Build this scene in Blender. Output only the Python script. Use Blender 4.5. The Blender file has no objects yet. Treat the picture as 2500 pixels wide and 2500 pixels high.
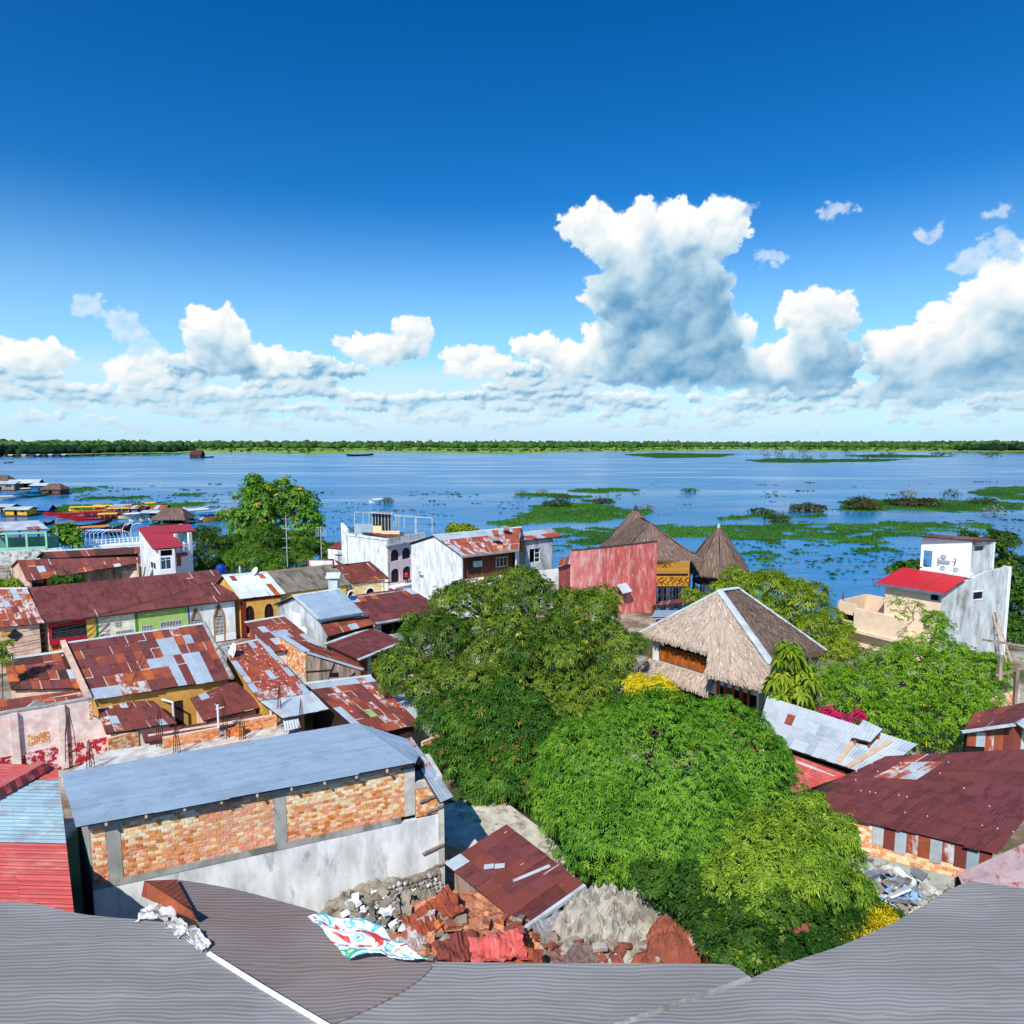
import bpy, math, random
import numpy as np
from mathutils import Vector, noise as mnoise

random.seed(7)
RNG = np.random.default_rng(7)
S = bpy.context.scene
COL = S.collection
R = math.radians

# ------------------------------------------------------------------ camera
H = 22.0                      # eye height above the street
TILT = math.atan((1250 - 1084) / 1600)
cam_d = bpy.data.cameras.new("camera")
cam = bpy.data.objects.new("camera", cam_d)
COL.objects.link(cam)
cam_d.sensor_width = 36.0
cam_d.lens = 36.0 * 1600 / 2500
cam_d.clip_start = 0.1
cam_d.clip_end = 60000
cam.location = (0, 0, H)
cam.rotation_euler = (math.pi / 2 - TILT, 0, 0)
S.camera = cam

# ------------------------------------------------------------------ light
SUN_AZ = R(199)               # compass bearing of the sun, camera looks to 0
SUN_EL = R(46)
sd = bpy.data.lights.new("sun", 'SUN')
sd.energy = 4.0
sd.angle = R(0.53)
sd.color = (1.0, 0.955, 0.88)
sun = bpy.data.objects.new("sun", sd)
COL.objects.link(sun)
sun_dir = Vector((math.sin(SUN_AZ) * math.cos(SUN_EL), math.cos(SUN_AZ) * math.cos(SUN_EL), math.sin(SUN_EL)))
sun.rotation_euler = (-sun_dir).to_track_quat('-Z', 'Y').to_euler()
sun.location = sun_dir * 100

S.view_settings.view_transform = 'Standard'
S.view_settings.look = 'None'
S.view_settings.exposure = 0.28
S.view_settings.gamma = 1.0
S.view_settings.use_curve_mapping = False
S.cycles.max_bounces = 6
S.cycles.transparent_max_bounces = 8

# ------------------------------------------------------------------ world
W = bpy.data.worlds.new("World")
S.world = W
W.use_nodes = True
wt = W.node_tree
wt.nodes.clear()


class NT:
    """small helper for writing node graphs"""
    def __init__(self, tree):
        self.t = tree

    def n(self, kind, **kw):
        nd = self.t.nodes.new(kind)
        for k, v in kw.items():
            setattr(nd, k, v)
        return nd

    def put(self, sock, v):
        if hasattr(v, 'is_output') or isinstance(v, bpy.types.NodeSocket):
            self.t.links.new(v, sock)
        elif v is not None:
            try:
                sock.default_value = v
            except TypeError:
                sock.default_value = tuple(v) + (1.0,)

    def m(self, op, a, b=None, c=None, clamp=False):
        nd = self.n('ShaderNodeMath', operation=op, use_clamp=clamp)
        self.put(nd.inputs[0], a)
        if b is not None:
            self.put(nd.inputs[1], b)
        if c is not None:
            self.put(nd.inputs[2], c)
        return nd.outputs[0]

    def v(self, op, a, b=None, scale=None):
        nd = self.n('ShaderNodeVectorMath', operation=op)
        self.put(nd.inputs[0], a)
        if b is not None:
            self.put(nd.inputs[1], b)
        if scale is not None:
            self.put(nd.inputs['Scale'], scale)
        return nd.outputs['Value'] if op in ('LENGTH', 'DOT_PRODUCT', 'DISTANCE') else nd.outputs[0]

    def mix(self, f, a, b, mode='MIX', clamp=False):
        nd = self.n('ShaderNodeMix', data_type='RGBA', blend_type=mode, clamp_result=clamp)
        self.put(nd.inputs[0], f)
        self.put(nd.inputs[6], a if not isinstance(a, tuple) or len(a) == 4 else a + (1,))
        self.put(nd.inputs[7], b if not isinstance(b, tuple) or len(b) == 4 else b + (1,))
        return nd.outputs[2]

    def noise(self, vec, scale, detail=4, rough=0.55, lac=2.0, dist=0.0, dims='3D', w=None):
        nd = self.n('ShaderNodeTexNoise', noise_dimensions=dims)
        if vec is not None:
            self.put(nd.inputs['Vector'], vec)
        if w is not None:
            self.put(nd.inputs['W'], w)
        self.put(nd.inputs['Scale'], scale)
        self.put(nd.inputs['Detail'], detail)
        self.put(nd.inputs['Roughness'], rough)
        self.put(nd.inputs['Lacunarity'], lac)
        self.put(nd.inputs['Distortion'], dist)
        return nd.outputs[0]

    def ss(self, x, lo, hi, a=0.0, b=1.0):
        nd = self.n('ShaderNodeMapRange', interpolation_type='SMOOTHSTEP')
        self.put(nd.inputs[0], x)
        for i, q in enumerate((lo, hi, a, b)):
            self.put(nd.inputs[1 + i], q)
        return nd.outputs[0]

    def lin(self, x, lo, hi, a=0.0, b=1.0):
        nd = self.n('ShaderNodeMapRange')
        self.put(nd.inputs[0], x)
        for i, q in enumerate((lo, hi, a, b)):
            self.put(nd.inputs[1 + i], q)
        return nd.outputs[0]

    def xyz(self, x, y, z):
        nd = self.n('ShaderNodeCombineXYZ')
        for i, q in enumerate((x, y, z)):
            self.put(nd.inputs[i], q)
        return nd.outputs[0]

    def sep(self, v):
        nd = self.n('ShaderNodeSeparateXYZ')
        self.put(nd.inputs[0], v)
        return nd.outputs


# bearings (degrees, 0 = straight ahead), height (degrees), half width, half height, weight of the cumulus heaps
HEAPS = [
    (11.58,16.18,6.27,2.86,1.15), (6.52,17.60,2.89,1.79,0.90), (17.05,16.68,2.52,2.33,0.95), (19.19,17.58,1.38,0.91,0.75), (12.00,12.14,6.30,4.11,1.10),
    (12.75,8.57,7.63,2.94,1.05), (14.14,6.22,8.88,1.99,1.00), (2.03,8.28,2.45,1.51,0.90), (5.26,7.07,2.79,1.69,0.85), (24.00,9.56,3.35,2.13,1.05),
    (23.85,6.18,3.24,2.82,1.00), (19.61,6.05,2.81,1.94,0.90), (30.21,6.73,3.41,2.06,0.95), (32.41,8.28,2.24,1.70,1.00), (35.67,9.60,2.53,2.43,1.10),
    (35.21,5.81,4.70,2.80,1.05), (39.39,9.14,4.17,3.86,1.00), (31.39,4.01,4.12,1.48,0.90), (32.09,14.56,1.11,0.80,0.72), (35.82,12.60,1.93,1.25,0.82),
    (33.90,11.83,1.19,1.08,0.72), (35.94,14.74,0.63,0.51,0.60), (25.18,16.50,1.69,0.72,0.60), (21.15,14.04,1.26,0.77,0.62), (-32.71,9.90,1.11,1.17,0.85),
    (-30.50,8.60,1.69,1.30,0.85), (-29.41,6.93,2.00,1.48,0.85), (-28.41,5.50,1.63,1.21,0.80), (-24.02,8.95,2.92,1.99,1.00), (-21.75,6.60,5.45,1.43,1.00),
    (-8.34,9.59,2.40,1.38,0.92), (-10.76,7.71,4.40,1.40,0.98), (-2.99,6.92,3.33,1.43,0.95), (-35.66,6.11,3.13,1.17,0.95), (-29.48,5.59,2.40,1.05,0.75),
    (-40.61,6.18,2.43,1.56,0.90),
]


def cloud_map(NX=1792, NY=560, AZ=90.0, EL=30.0):
    """cumulus heaped up from puffs over a broken low deck, on a strip of bearings that closes on itself.
    Returns colour and cover of the clouds for the sky."""
    rng = np.random.default_rng(21)
    sx, sy = NX / AZ, NY / EL
    az = (np.arange(NX) + .5) / sx - AZ / 2
    el = (np.arange(NY) + .5) / sy
    X, Y = np.meshgrid(az.astype(np.float32), el.astype(np.float32))

    def vn(fx, fy, seed, xx=None, yy=None):
        r = np.random.default_rng(seed)
        G = r.random((fy + 3, fx)).astype(np.float32)
        u = ((X if xx is None else xx) / AZ + .5) * fx; v = np.clip((Y if yy is None else yy) / EL, 0, 1) * fy
        i = np.floor(u).astype(np.int32); j = np.floor(v).astype(np.int32)
        a = u - i; b = v - j
        a = a * a * (3 - 2 * a); b = b * b * (3 - 2 * b)
        i0 = i % fx; i1 = (i + 1) % fx
        return (G[j, i0] * (1 - a) + G[j, i1] * a) * (1 - b) + (G[j + 1, i0] * (1 - a) + G[j + 1, i1] * a) * b - .5

    def fb(fx, fy, o, seed, g=.55):
        out = 0; a = 1.0; tot = 0
        for k in range(o):
            out = out + a * vn(fx, fy, seed + k); tot += a; a *= g; fx *= 2; fy *= 2
        return out / tot

    def sst(x, a, b):
        t = np.clip((x - a) / (b - a), 0, 1)
        return t * t * (3 - 2 * t)

    def splat(Hm, a, e, r, ry, z, hs=None):
        cx = (a + AZ / 2) * sx; cy = e * sy
        rx, rr = r * sx, ry * sy
        x0, x1 = int(cx - rx) - 1, int(cx + rx) + 2; y0, y1 = max(0, int(cy - rr) - 1), min(NY, int(cy + rr) + 2)
        if y1 <= y0: return
        xi = np.arange(x0, x1); yi = np.arange(y0, y1)
        q = 1 - ((xi - cx) / rx)[None] ** 2 - ((yi - cy) / rr)[:, None] ** 2
        h = np.sqrt(np.maximum(q, 0)) * (hs or r) + z
        h[q <= 0] = -90
        xm = xi % NX
        sub = Hm[y0:y1][:, xm]
        Hm[y0:y1, xm] = np.maximum(sub, h)

    def heap_field(heaps, n1, n2, n3, flat):
        Hm = np.full((NY, NX), -90.0, np.float32)
        for (a, e, w, h, k) in heaps:
            s = min(w, h)
            splat(Hm, a, e, w * .8, h * .8, -.6 * s, .15 * s)
            for i in range(int(n1 * (1 + .5 * w / h))):
                an = rng.uniform(0, 2 * np.pi); rd = math.sqrt(rng.random())
                pa, pe = a + math.cos(an) * rd * w * .85, e + math.sin(an) * rd * h * .85
                r1 = s * rng.uniform(.24, .52) * (1.1 - .45 * rd)
                z1 = (1 - rd) * s * .35 + .12 * (e + h - pe) + rng.uniform(-.15, .15) * s
                splat(Hm, pa, pe, r1, r1 * flat, z1)
                for j in range(n2):
                    t = rng.uniform(-.5, np.pi + .5)
                    r2 = r1 * rng.uniform(.30, .55)
                    qa, qe = pa + math.cos(t) * r1 * .85, pe + math.sin(t) * r1 * .8 * flat
                    z2 = z1 + rng.uniform(0, .55) * r1
                    splat(Hm, qa, qe, r2, r2 * flat, z2)
                    for l in range(n3):
                        t2 = rng.uniform(-.6, np.pi + .6)
                        r3 = r2 * rng.uniform(.3, .55)
                        splat(Hm, qa + math.cos(t2) * r2 * .85, qe + math.sin(t2) * r2 * .8 * flat, r3, r3 * flat, z2 + rng.uniform(0, .6) * r2)
        return Hm

    def blur(f, k):
        if k < 1: return f
        c = np.cumsum(np.concatenate([f[:, -k:], f, f[:, :k]], 1), 1)
        f = (c[:, 2 * k:] - np.concatenate([np.zeros((NY, 1), f.dtype), c[:, :-2 * k - 1]], 1)) / (2 * k + 1)
        p = np.concatenate([np.repeat(f[:1], k, 0), f, np.repeat(f[-1:], k, 0)], 0)
        c = np.cumsum(p, 0)
        return (c[2 * k:] - np.concatenate([np.zeros((1, NX), f.dtype), c[:-2 * k - 1]], 0)) / (2 * k + 1)

    def warp(f, dx, dy):
        u = np.arange(NX)[None] + dx * sx; v = np.clip(np.arange(NY)[:, None] + dy * sy, 0, NY - 1.01)
        i = np.floor(u).astype(np.int32); j = np.floor(v).astype(np.int32)
        a, b = u - i, v - j
        i0, i1 = i % NX, (i + 1) % NX
        return (f[j, i0] * (1 - a) + f[j, i1] * a) * (1 - b) + (f[j + 1, i0] * (1 - a) + f[j + 1, i1] * a) * b

    wx = fb(60, 22, 5, 11, .62); wy = fb(60, 22, 5, 31, .62)
    gx = fb(18, 7, 2, 51); gy = fb(18, 7, 2, 61)
    hx = fb(230, 84, 3, 241, .7); hy = fb(230, 84, 3, 251, .7)

    def light(Hm, amp, soft, kbase, mixw):
        solid = (Hm > -50).astype(np.float32)
        Hc = np.where(Hm > -50, Hm, 0)
        dx, dy = wx * amp * 1.25 + gx * amp * 1.6 + hx * .55, wy * amp + gy * amp + hy * .5
        cov = warp(blur(solid, soft), dx, dy)
        Sw = warp(solid, dx, dy); Hw = warp(Hc, dx, dy)
        tot = 0; wsum = 0
        for k, w in mixw:
            Hb = blur(blur(Hw, k), k) / np.maximum(blur(blur(Sw, k), k), .03)
            ny, nx = np.gradient(Hb)
            nx, ny = -nx * sx, -ny * sy
            inv = 1 / np.sqrt(nx * nx + ny * ny + 1)
            l = np.clip((nx * -.40 + ny * .62 + .67) * inv * .6 + .4, 0, 1)
            tot = tot + w * l; wsum += w
        lam = tot / wsum
        tau = np.zeros_like(cov)
        st = kbase[0] * sy
        for s in range(1, kbase[1] + 1):
            sh = max(1, int(s * st))
            up = np.zeros_like(cov); up[:-sh] = cov[sh:]
            tau += np.roll(up, int(sh * .35), axis=1)
        tau = blur(tau / kbase[1], 4)
        return cov, lam, tau
    big = [h for h in HEAPS if h[2] > 2.0]; small = [h for h in HEAPS if h[2] <= 2.0]
    H1 = heap_field(big, 22, 5, 2, .95)
    c1, l1, t1 = light(H1, .95, 3, (.42, 12), ((2, .26), (6, .45), (16, .7)))
    H3 = heap_field(small, 10, 3, 2, .7)
    c3, l3, t3 = light(H3, 1.5, 4, (.2, 6), ((2, .4), (5, .5)))
    deck = []
    for i in range(620):
        e = 6.2 * rng.random() ** .8 + .35 + rng.normal(0, .3) ** 2
        w = (.35 + .30 * e) * rng.uniform(.5, 1.7)
        da = rng.uniform(-45, 45)
        if e > 4.2 and math.sin(da * math.pi / 45 * 4 + 1) + math.sin(da * math.pi / 45 * 9) < .3: continue
        deck.append((da, e, w, .08 + .095 * e * rng.uniform(.6, 1.5), 1))
    H2 = np.full((NY, NX), -90.0, np.float32)
    for (a, e, w, h, k) in sorted(deck, key=lambda q: -q[1]):
        for i in range(9):
            t = rng.uniform(-1, 1)
            r = w * rng.uniform(.18, .38)
            rr = h * rng.uniform(.5, 1.0) * (1.15 - abs(t) * .6)
            splat(H2, a + t * w * .9, e + rr * .4 * rng.random(), r, rr, (7 - e) * .30 + rng.uniform(0, .15))
    c2, l2, t2 = light(H2, .7, 2, (.09, 6), ((1, .35), (3, .5), (7, .4)))
    sh_c = np.array([.38, .60, .76]); mid = np.array([.76, .86, .92]); hi = np.array([.985, .985, .98])

    def colour(l):
        l = np.clip(l, 0, 1)[..., None]
        return np.where(l < .5, sh_c + (mid - sh_c) * (l * 2), mid + (hi - mid) * (l * 2 - 1))
    sh1 = np.clip((t1 - .12) / .88, 0, 1) ** 1.2
    wisp0 = fb(70, 26, 5, 221, .62)
    L1 = (l1 - .5) * (1.15 - .55 * sh1) + .60 - .50 * sh1 + .42 * wisp0 + .22 * fb(50, 18, 5, 131, .6)
    col1 = colour(L1)
    L2 = (l2 - .5) * 1.25 + .56 - .42 * t2 + .42 * fb(40, 60, 5, 151, .64)
    col = colour(L2)
    wisp2 = fb(150, 90, 4, 231, .62)
    far = sst(Y, 5.5, .3)[..., None] * .55
    col = col * (1 - far) + np.array([.76, .89, .96]) * far
    cov = sst(c2 + .5 * wisp2 * (1 - np.abs(2 * c2 - 1)), .12, .9) * .92
    base = np.array([.84, .92, .98])
    veil = sst(Y, 7.6, 4.6) * np.clip(.52 + 1.5 * fb(12, 26, 4, 171), 0, .88)      # thin bright cloud between
    cov_v = 1 - (1 - cov) * (1 - veil)
    wgt = (cov / np.maximum(cov_v, 1e-4))[..., None]
    col = base * (1 - wgt) + col * wgt
    cov = cov_v
    far1 = sst(Y, 6.0, 1.5)[..., None] * .55
    col1 = col1 * (1 - far1) + np.array([.62, .80, .92]) * far1
    wisp = fb(120, 44, 5, 211, .66)
    a1 = sst(c1 + wisp * .75 * (1 - np.abs(2 * c1 - 1)), .22, .9)
    halo = blur(c1, 9)
    a1 = np.maximum(a1, .55 * sst(halo + wisp * 1.1, .42, .95) * sst(halo, .05, .3))
    a1 = a1 * (1 - .55 * sst(t1, .75, 1.0) * sst(Y, 5.5, 3.8))      # bases dissolve
    col = col * (1 - a1[..., None]) + col1 * a1[..., None]
    cov = 1 - (1 - cov) * (1 - a1)
    a3 = sst(c3 + wisp * 1.1, .3, 1.15) * .65 * sst(c3, .02, .25)
    col = col * (1 - a3[..., None]) + colour(l3 * .5 + .42)[...] * a3[..., None]
    cov = 1 - (1 - cov) * (1 - a3)
    hz = sst(Y, 2.6, .0) * .6
    col = col * (1 - hz[..., None] * .85) + np.array([.70, .85, .96]) * hz[..., None] * .85
    cov = 1 - (1 - cov) * (1 - hz)
    cov = cov * sst(Y, EL - .5, EL - 3)
    return np.concatenate([np.clip(col, 0, 1), np.clip(cov, 0, 1)[..., None]], -1)


def build_world():
    T = NT(wt)
    M_ = cloud_map()
    ny, nx = M_.shape[:2]
    img = bpy.data.images.new('cloud_map', nx, ny, alpha=True)
    img.colorspace_settings.name = 'sRGB'
    img.alpha_mode = 'CHANNEL_PACKED'
    img.pixels.foreach_set(M_.astype(np.float32).ravel())
    img.pack()
    tc = T.n('ShaderNodeTexCoord')
    s = T.sep(T.v('NORMALIZE', tc.outputs['Generated']))
    az = T.m('MULTIPLY', T.m('ARCTAN2', s[0], s[1]), 180 / math.pi)
    el = T.m('MULTIPLY', T.m('ARCSINE', s[2]), 180 / math.pi)
    tex = T.n('ShaderNodeTexImage', image=img, extension='REPEAT', interpolation='Cubic')
    T.put(tex.inputs[0], T.xyz(T.m('ADD', T.m('DIVIDE', az, 90.0), .5), T.m('MINIMUM', T.m('MAXIMUM', T.m('DIVIDE', el, 30.0), .002), .997), 0.0))
    sky = T.n('ShaderNodeTexSky', sky_type='NISHITA')
    sky.sun_disc = False
    sky.sun_elevation = SUN_EL
    sky.sun_rotation = SUN_AZ
    sky.altitude = 100
    sky.air_density = 1.0
    sky.dust_density = 0.6
    sky.ozone_density = 3.0
    hs = T.n('ShaderNodeHueSaturation')
    hs.inputs['Saturation'].default_value = 1.30
    hs.inputs['Value'].default_value = 1.05
    gm = T.n('ShaderNodeGamma'); gm.inputs[1].default_value = 1.22
    T.put(gm.inputs[0], T.mix(1.0, sky.outputs[0], (.115, .115, .115), 'MULTIPLY'))
    T.put(hs.inputs['Color'], gm.outputs[0])
    skyc = T.mix(1.0, hs.outputs[0], (.62, 1.06, 1.16), 'MULTIPLY')
    skyc = T.mix(T.ss(el, 20.0, 2.0, 0, .66), skyc, (.44, .74, 1.0))      # haze low in the sky
    cover = T.m('MULTIPLY', tex.outputs['Alpha'], T.ss(el, -.5, .1))
    out = T.mix(cover, skyc, T.mix(1.0, tex.outputs['Color'], (.86, .86, .86), 'MULTIPLY'))
    bg = T.n('ShaderNodeBackground')
    T.put(bg.inputs[0], out)
    bg.inputs[1].default_value = 1.0
    wo = T.n('ShaderNodeOutputWorld')
    wt.links.new(bg.outputs[0], wo.inputs[0])


build_world()
W.cycles.sampling_method = 'MANUAL'
W.cycles.sample_map_resolution = 512

# ------------------------------------------------------------------ geometry of the view, used to survey the place
CT, ST_ = math.cos(TILT), math.sin(TILT)


def ray(px, py):
    x = (px - 1250) / 1600
    u = -(py - 1250) / 1600
    return Vector((x, CT + u * ST_, -ST_ + u * CT))


def P(px, py, z):
    d = ray(px, py)
    t = (z - H) / d.z
    return Vector((0, 0, H)) + d * t


def PY(px, py, y):
    d = ray(px, py)
    return Vector((0, 0, H)) + d * (y / d.y)


LOC = {}


def tag(o, label=None, cat=None, group=None, kind=None):
    if label: o["label"] = label
    if cat: o["category"] = cat
    if group: o["group"] = group
    if kind: o["kind"] = kind
    return o


def thing(name, label, cat, loc, group=None):
    o = bpy.data.objects.new(name, None)
    o.empty_display_size = .3
    COL.objects.link(o)
    o.location = loc
    LOC[o] = Vector(loc)
    return tag(o, label, cat, group)


def link_mesh(name, me, parent=None, loc=None):
    o = bpy.data.objects.new(name, me)
    COL.objects.link(o)
    if parent is not None:
        o.parent = parent
        LOC[o] = LOC[parent].copy()
        if loc is not None:
            o.location = Vector(loc) - LOC[parent]
    else:
        L = Vector(loc) if loc is not None else Vector((0, 0, 0))
        o.location = L
        LOC[o] = L
    return o


def build(name, verts, faces, mat, parent=None, loc=None, smooth=False, uv=None, kind=None, mats=None, midx=None, uv2=None):
    """a mesh object from world coordinates; under a parent it is stored relative to that parent's base"""
    base = LOC[parent] if parent is not None else (Vector(loc) if loc is not None else Vector((0, 0, 0)))
    me = bpy.data.meshes.new(name)
    v = np.asarray([tuple(q) for q in verts], dtype=np.float64) - np.asarray(base)
    me.from_pydata(v.tolist(), [], faces)
    for mm in (mats or [mat]):
        me.materials.append(mm)
    if midx is not None:
        me.polygons.foreach_set('material_index', midx)
    if uv is not None:
        l = me.uv_layers.new(name='UVMap')
        vi = np.empty(len(me.loops), dtype=np.int32)
        me.loops.foreach_get('vertex_index', vi)
        l.data.foreach_set('uv', np.asarray(uv, dtype=np.float32)[vi].ravel())
    if uv2 is not None:
        l = me.uv_layers.new(name='Edge')
        vi = np.empty(len(me.loops), dtype=np.int32)
        me.loops.foreach_get('vertex_index', vi)
        l.data.foreach_set('uv', np.asarray(uv2, dtype=np.float32)[vi].ravel())
    if smooth:
        me.polygons.foreach_set('use_smooth', [True] * len(me.polygons))
    me.update()
    o = bpy.data.objects.new(name, me)
    COL.objects.link(o)
    if parent is not None:
        o.parent = parent
    else:
        o.location = base
    LOC[o] = Vector(base)
    if kind: o["kind"] = kind
    return o


def build_np(name, V, Fq, mat, parent=None, loc=None, n=4, col=None, kind=None, smooth=False):
    """big meshes: V (k,3) world, Fq (m,n) indices, col (k,) tint attribute"""
    base = LOC[parent] if parent is not None else (Vector(loc) if loc is not None else Vector((0, 0, 0)))
    me = bpy.data.meshes.new(name)
    V = np.asarray(V, dtype=np.float32) - np.asarray(base, dtype=np.float32)
    Fq = np.asarray(Fq, dtype=np.int32)
    me.vertices.add(len(V)); me.vertices.foreach_set('co', V.ravel())
    me.loops.add(Fq.size); me.loops.foreach_set('vertex_index', Fq.ravel())
    me.polygons.add(len(Fq))
    me.polygons.foreach_set('loop_start', np.arange(0, Fq.size, n, dtype=np.int32))
    me.materials.append(mat)
    if smooth:
        me.polygons.foreach_set('use_smooth', np.ones(len(Fq), dtype=bool))
    if col is not None:
        a = me.attributes.new('tint', 'FLOAT', 'POINT')
        a.data.foreach_set('value', np.asarray(col, dtype=np.float32))
    me.update(calc_edges=True)
    o = bpy.data.objects.new(name, me)
    COL.objects.link(o)
    if parent is not None:
        o.parent = parent
    else:
        o.location = base
    LOC[o] = Vector(base)
    if kind: o["kind"] = kind
    return o


# ------------------------------------------------------------------ materials
MATS = {}


def srgb(r, g, b):
    f = lambda c: (c / 255) / 12.92 if c / 255 <= .04045 else ((c / 255 + .055) / 1.055) ** 2.4
    return (f(r), f(g), f(b))


def mat(name, col, rough=.85, var=.16, scale=1.3, col2=None, s2=.6, lo=.5, hi=.62, streak=1.0, bump=.12, bscale=14, spec=.25, metal=0.0, rnd=0.0, amt2=.8):
    if name in MATS:
        return MATS[name]
    m = bpy.data.materials.new(name)
    m.use_nodes = True
    t = m.node_tree
    T = NT(t)
    b = t.nodes['Principled BSDF']
    g = T.n('ShaderNodeNewGeometry')
    pos = g.outputs['Position']
    ps = T.v('MULTIPLY', pos, (1, 1, streak)) if streak != 1 else pos
    n1 = T.noise(ps, scale, 5, .62)
    c0 = tuple(max(0, c * (1 - var * 1.6)) for c in col)
    c1 = tuple(min(1, c * (1 + var * 1.2)) for c in col)
    c = T.mix(T.ss(n1, .3, .7), c0, c1)
    if col2 is not None:
        n2 = T.noise(T.v('ADD', ps, (17.3, 4.1, 9.2)), s2, 8, .68)
        c = T.mix(T.m('MULTIPLY', T.ss(n2, lo, hi), amt2), c, col2)
    if rnd > 0:
        oi = T.n('ShaderNodeObjectInfo')
        k = T.lin(oi.outputs['Random'], 0, 1, 1 - rnd, 1 + rnd)
        c = T.mix(1.0, c, T.xyz(k, k, k), 'MULTIPLY')
    T.put(b.inputs['Base Color'], c)
    b.inputs['Roughness'].default_value = rough
    b.inputs['Metallic'].default_value = metal
    b.inputs['Specular IOR Level'].default_value = spec
    if bump > 0:
        bn = T.n('ShaderNodeBump')
        bn.inputs['Strength'].default_value = bump
        bn.inputs['Distance'].default_value = .05
        T.put(bn.inputs['Height'], T.noise(pos, bscale, 6, .65))
        T.put(b.inputs['Normal'], bn.outputs[0])
    MATS[name] = m
    return m


def sheet_mat(name, col, rust=None, amount=0.0, rough=.5, metal=.0, pitch=.16, depth=.5, rnd=.12, rscale=1.4, spots=0.0, speck=(.75, .72, .70), spec=.35, var=.12, edge=0.0, bleed=.4, bleedc=None):
    bleedc = bleedc or srgb(128, 62, 44)
    """corrugated metal: u runs across the ribs, v down the slope (metres)"""
    if name in MATS:
        return MATS[name]
    m = bpy.data.materials.new(name)
    m.use_nodes = True
    t = m.node_tree
    T = NT(t)
    b = t.nodes['Principled BSDF']
    uv = T.n('ShaderNodeUVMap', uv_map='UVMap').outputs[0]
    s = T.sep(uv)
    oi = T.n('ShaderNodeObjectInfo').outputs['Random']
    off = T.xyz(T.m('MULTIPLY', oi, 37.0), T.m('MULTIPLY', oi, 91.0), T.m('MULTIPLY', oi, 13.0))
    pu = T.v('ADD', T.v('MULTIPLY', uv, (1.0, .38, 0)), off)
    n1 = T.noise(pu, 1.1, 5, .6)
    k = T.m('ADD', T.lin(oi, 0, 1, 1 - rnd, 1 + rnd), T.m('MULTIPLY', T.m('SUBTRACT', n1, .5), var * 3))
    c = T.mix(1.0, col, T.xyz(k, k, k), 'MULTIPLY')
    if rust is not None:
        n2 = T.noise(T.v('ADD', pu, (3, 8, 1)), rscale, 8, .72)
        lo = .5 + (.5 - amount) * .55
        f = T.ss(n2, lo - .05, lo + .07)
        n3 = T.noise(T.v('MULTIPLY', pu, (1, 1, 1)), 5.0, 4, .6)
        rc = T.mix(n3, tuple(q * .55 for q in rust), tuple(min(1, q * 1.35) for q in rust))
        c = T.mix(f, c, rc)
        rg = T.lin(f, 0, 1, rough, .9)
        T.put(b.inputs['Roughness'], rg)
        T.put(b.inputs['Metallic'], T.lin(f, 0, 1, metal, 0))
    else:
        b.inputs['Roughness'].default_value = rough
        b.inputs['Metallic'].default_value = metal
    if bleed > 0:
        gp = T.n('ShaderNodeNewGeometry').outputs['Position']
        nb_ = T.noise(T.v('ADD', T.v('MULTIPLY', gp, (1, 1, 2)), (5, 3, 2)), .55, 7, .68)
        c = T.mix(T.ss(nb_, .47, .66, 0, bleed), c, bleedc)
        nd_ = T.noise(T.v('ADD', gp, (50, 13, 7)), 1.6, 6, .7)
        c = T.mix(T.ss(nd_, .5, .68, 0, bleed * .6), c, tuple(q * .45 for q in bleedc))
    if spots > 0:
        n4 = T.noise(T.v('ADD', T.v('MULTIPLY', uv, (2.2, .9, 0)), off), 2.6, 3, .5)
        c = T.mix(T.ss(n4, .74 - spots * .22, .77 - spots * .22), c, speck)
    if edge > 0:            # bare metal showing along the laps
        es = T.sep(T.n('ShaderNodeUVMap', uv_map='Edge').outputs[0])
        nb = T.m('MULTIPLY', T.m('SUBTRACT', T.noise(pu, 3.0, 3, .6), .5), .10)
        r1 = T.m('LESS_THAN', T.m('FRACT', T.m('MULTIPLY', oi, 17.3)), edge)
        r2 = T.m('LESS_THAN', T.m('FRACT', T.m('MULTIPLY', oi, 43.7)), edge * .8)
        ex = T.m('MULTIPLY', T.ss(T.m('ADD', es[0], nb), .90, .93), r1)
        ey = T.m('MULTIPLY', T.ss(T.m('ADD', es[1], nb), .93, .95), r2)
        c = T.mix(T.m('MAXIMUM', ex, ey), c, srgb(206, 196, 188))
    T.put(b.inputs['Base Color'], c)
    b.inputs['Specular IOR Level'].default_value = spec
    w = T.m('SINE', T.m('MULTIPLY', s[0], 2 * math.pi / pitch))
    hgt = T.m('ADD', T.m('MULTIPLY', w, .5), T.m('MULTIPLY', T.noise(pu, 9, 3), .35))
    bn = T.n('ShaderNodeBump')
    bn.inputs['Strength'].default_value = depth
    bn.inputs['Distance'].default_value = .03
    T.put(bn.inputs['Height'], hgt)
    T.put(b.inputs['Normal'], bn.outputs[0])
    MATS[name] = m
    return m


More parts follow.
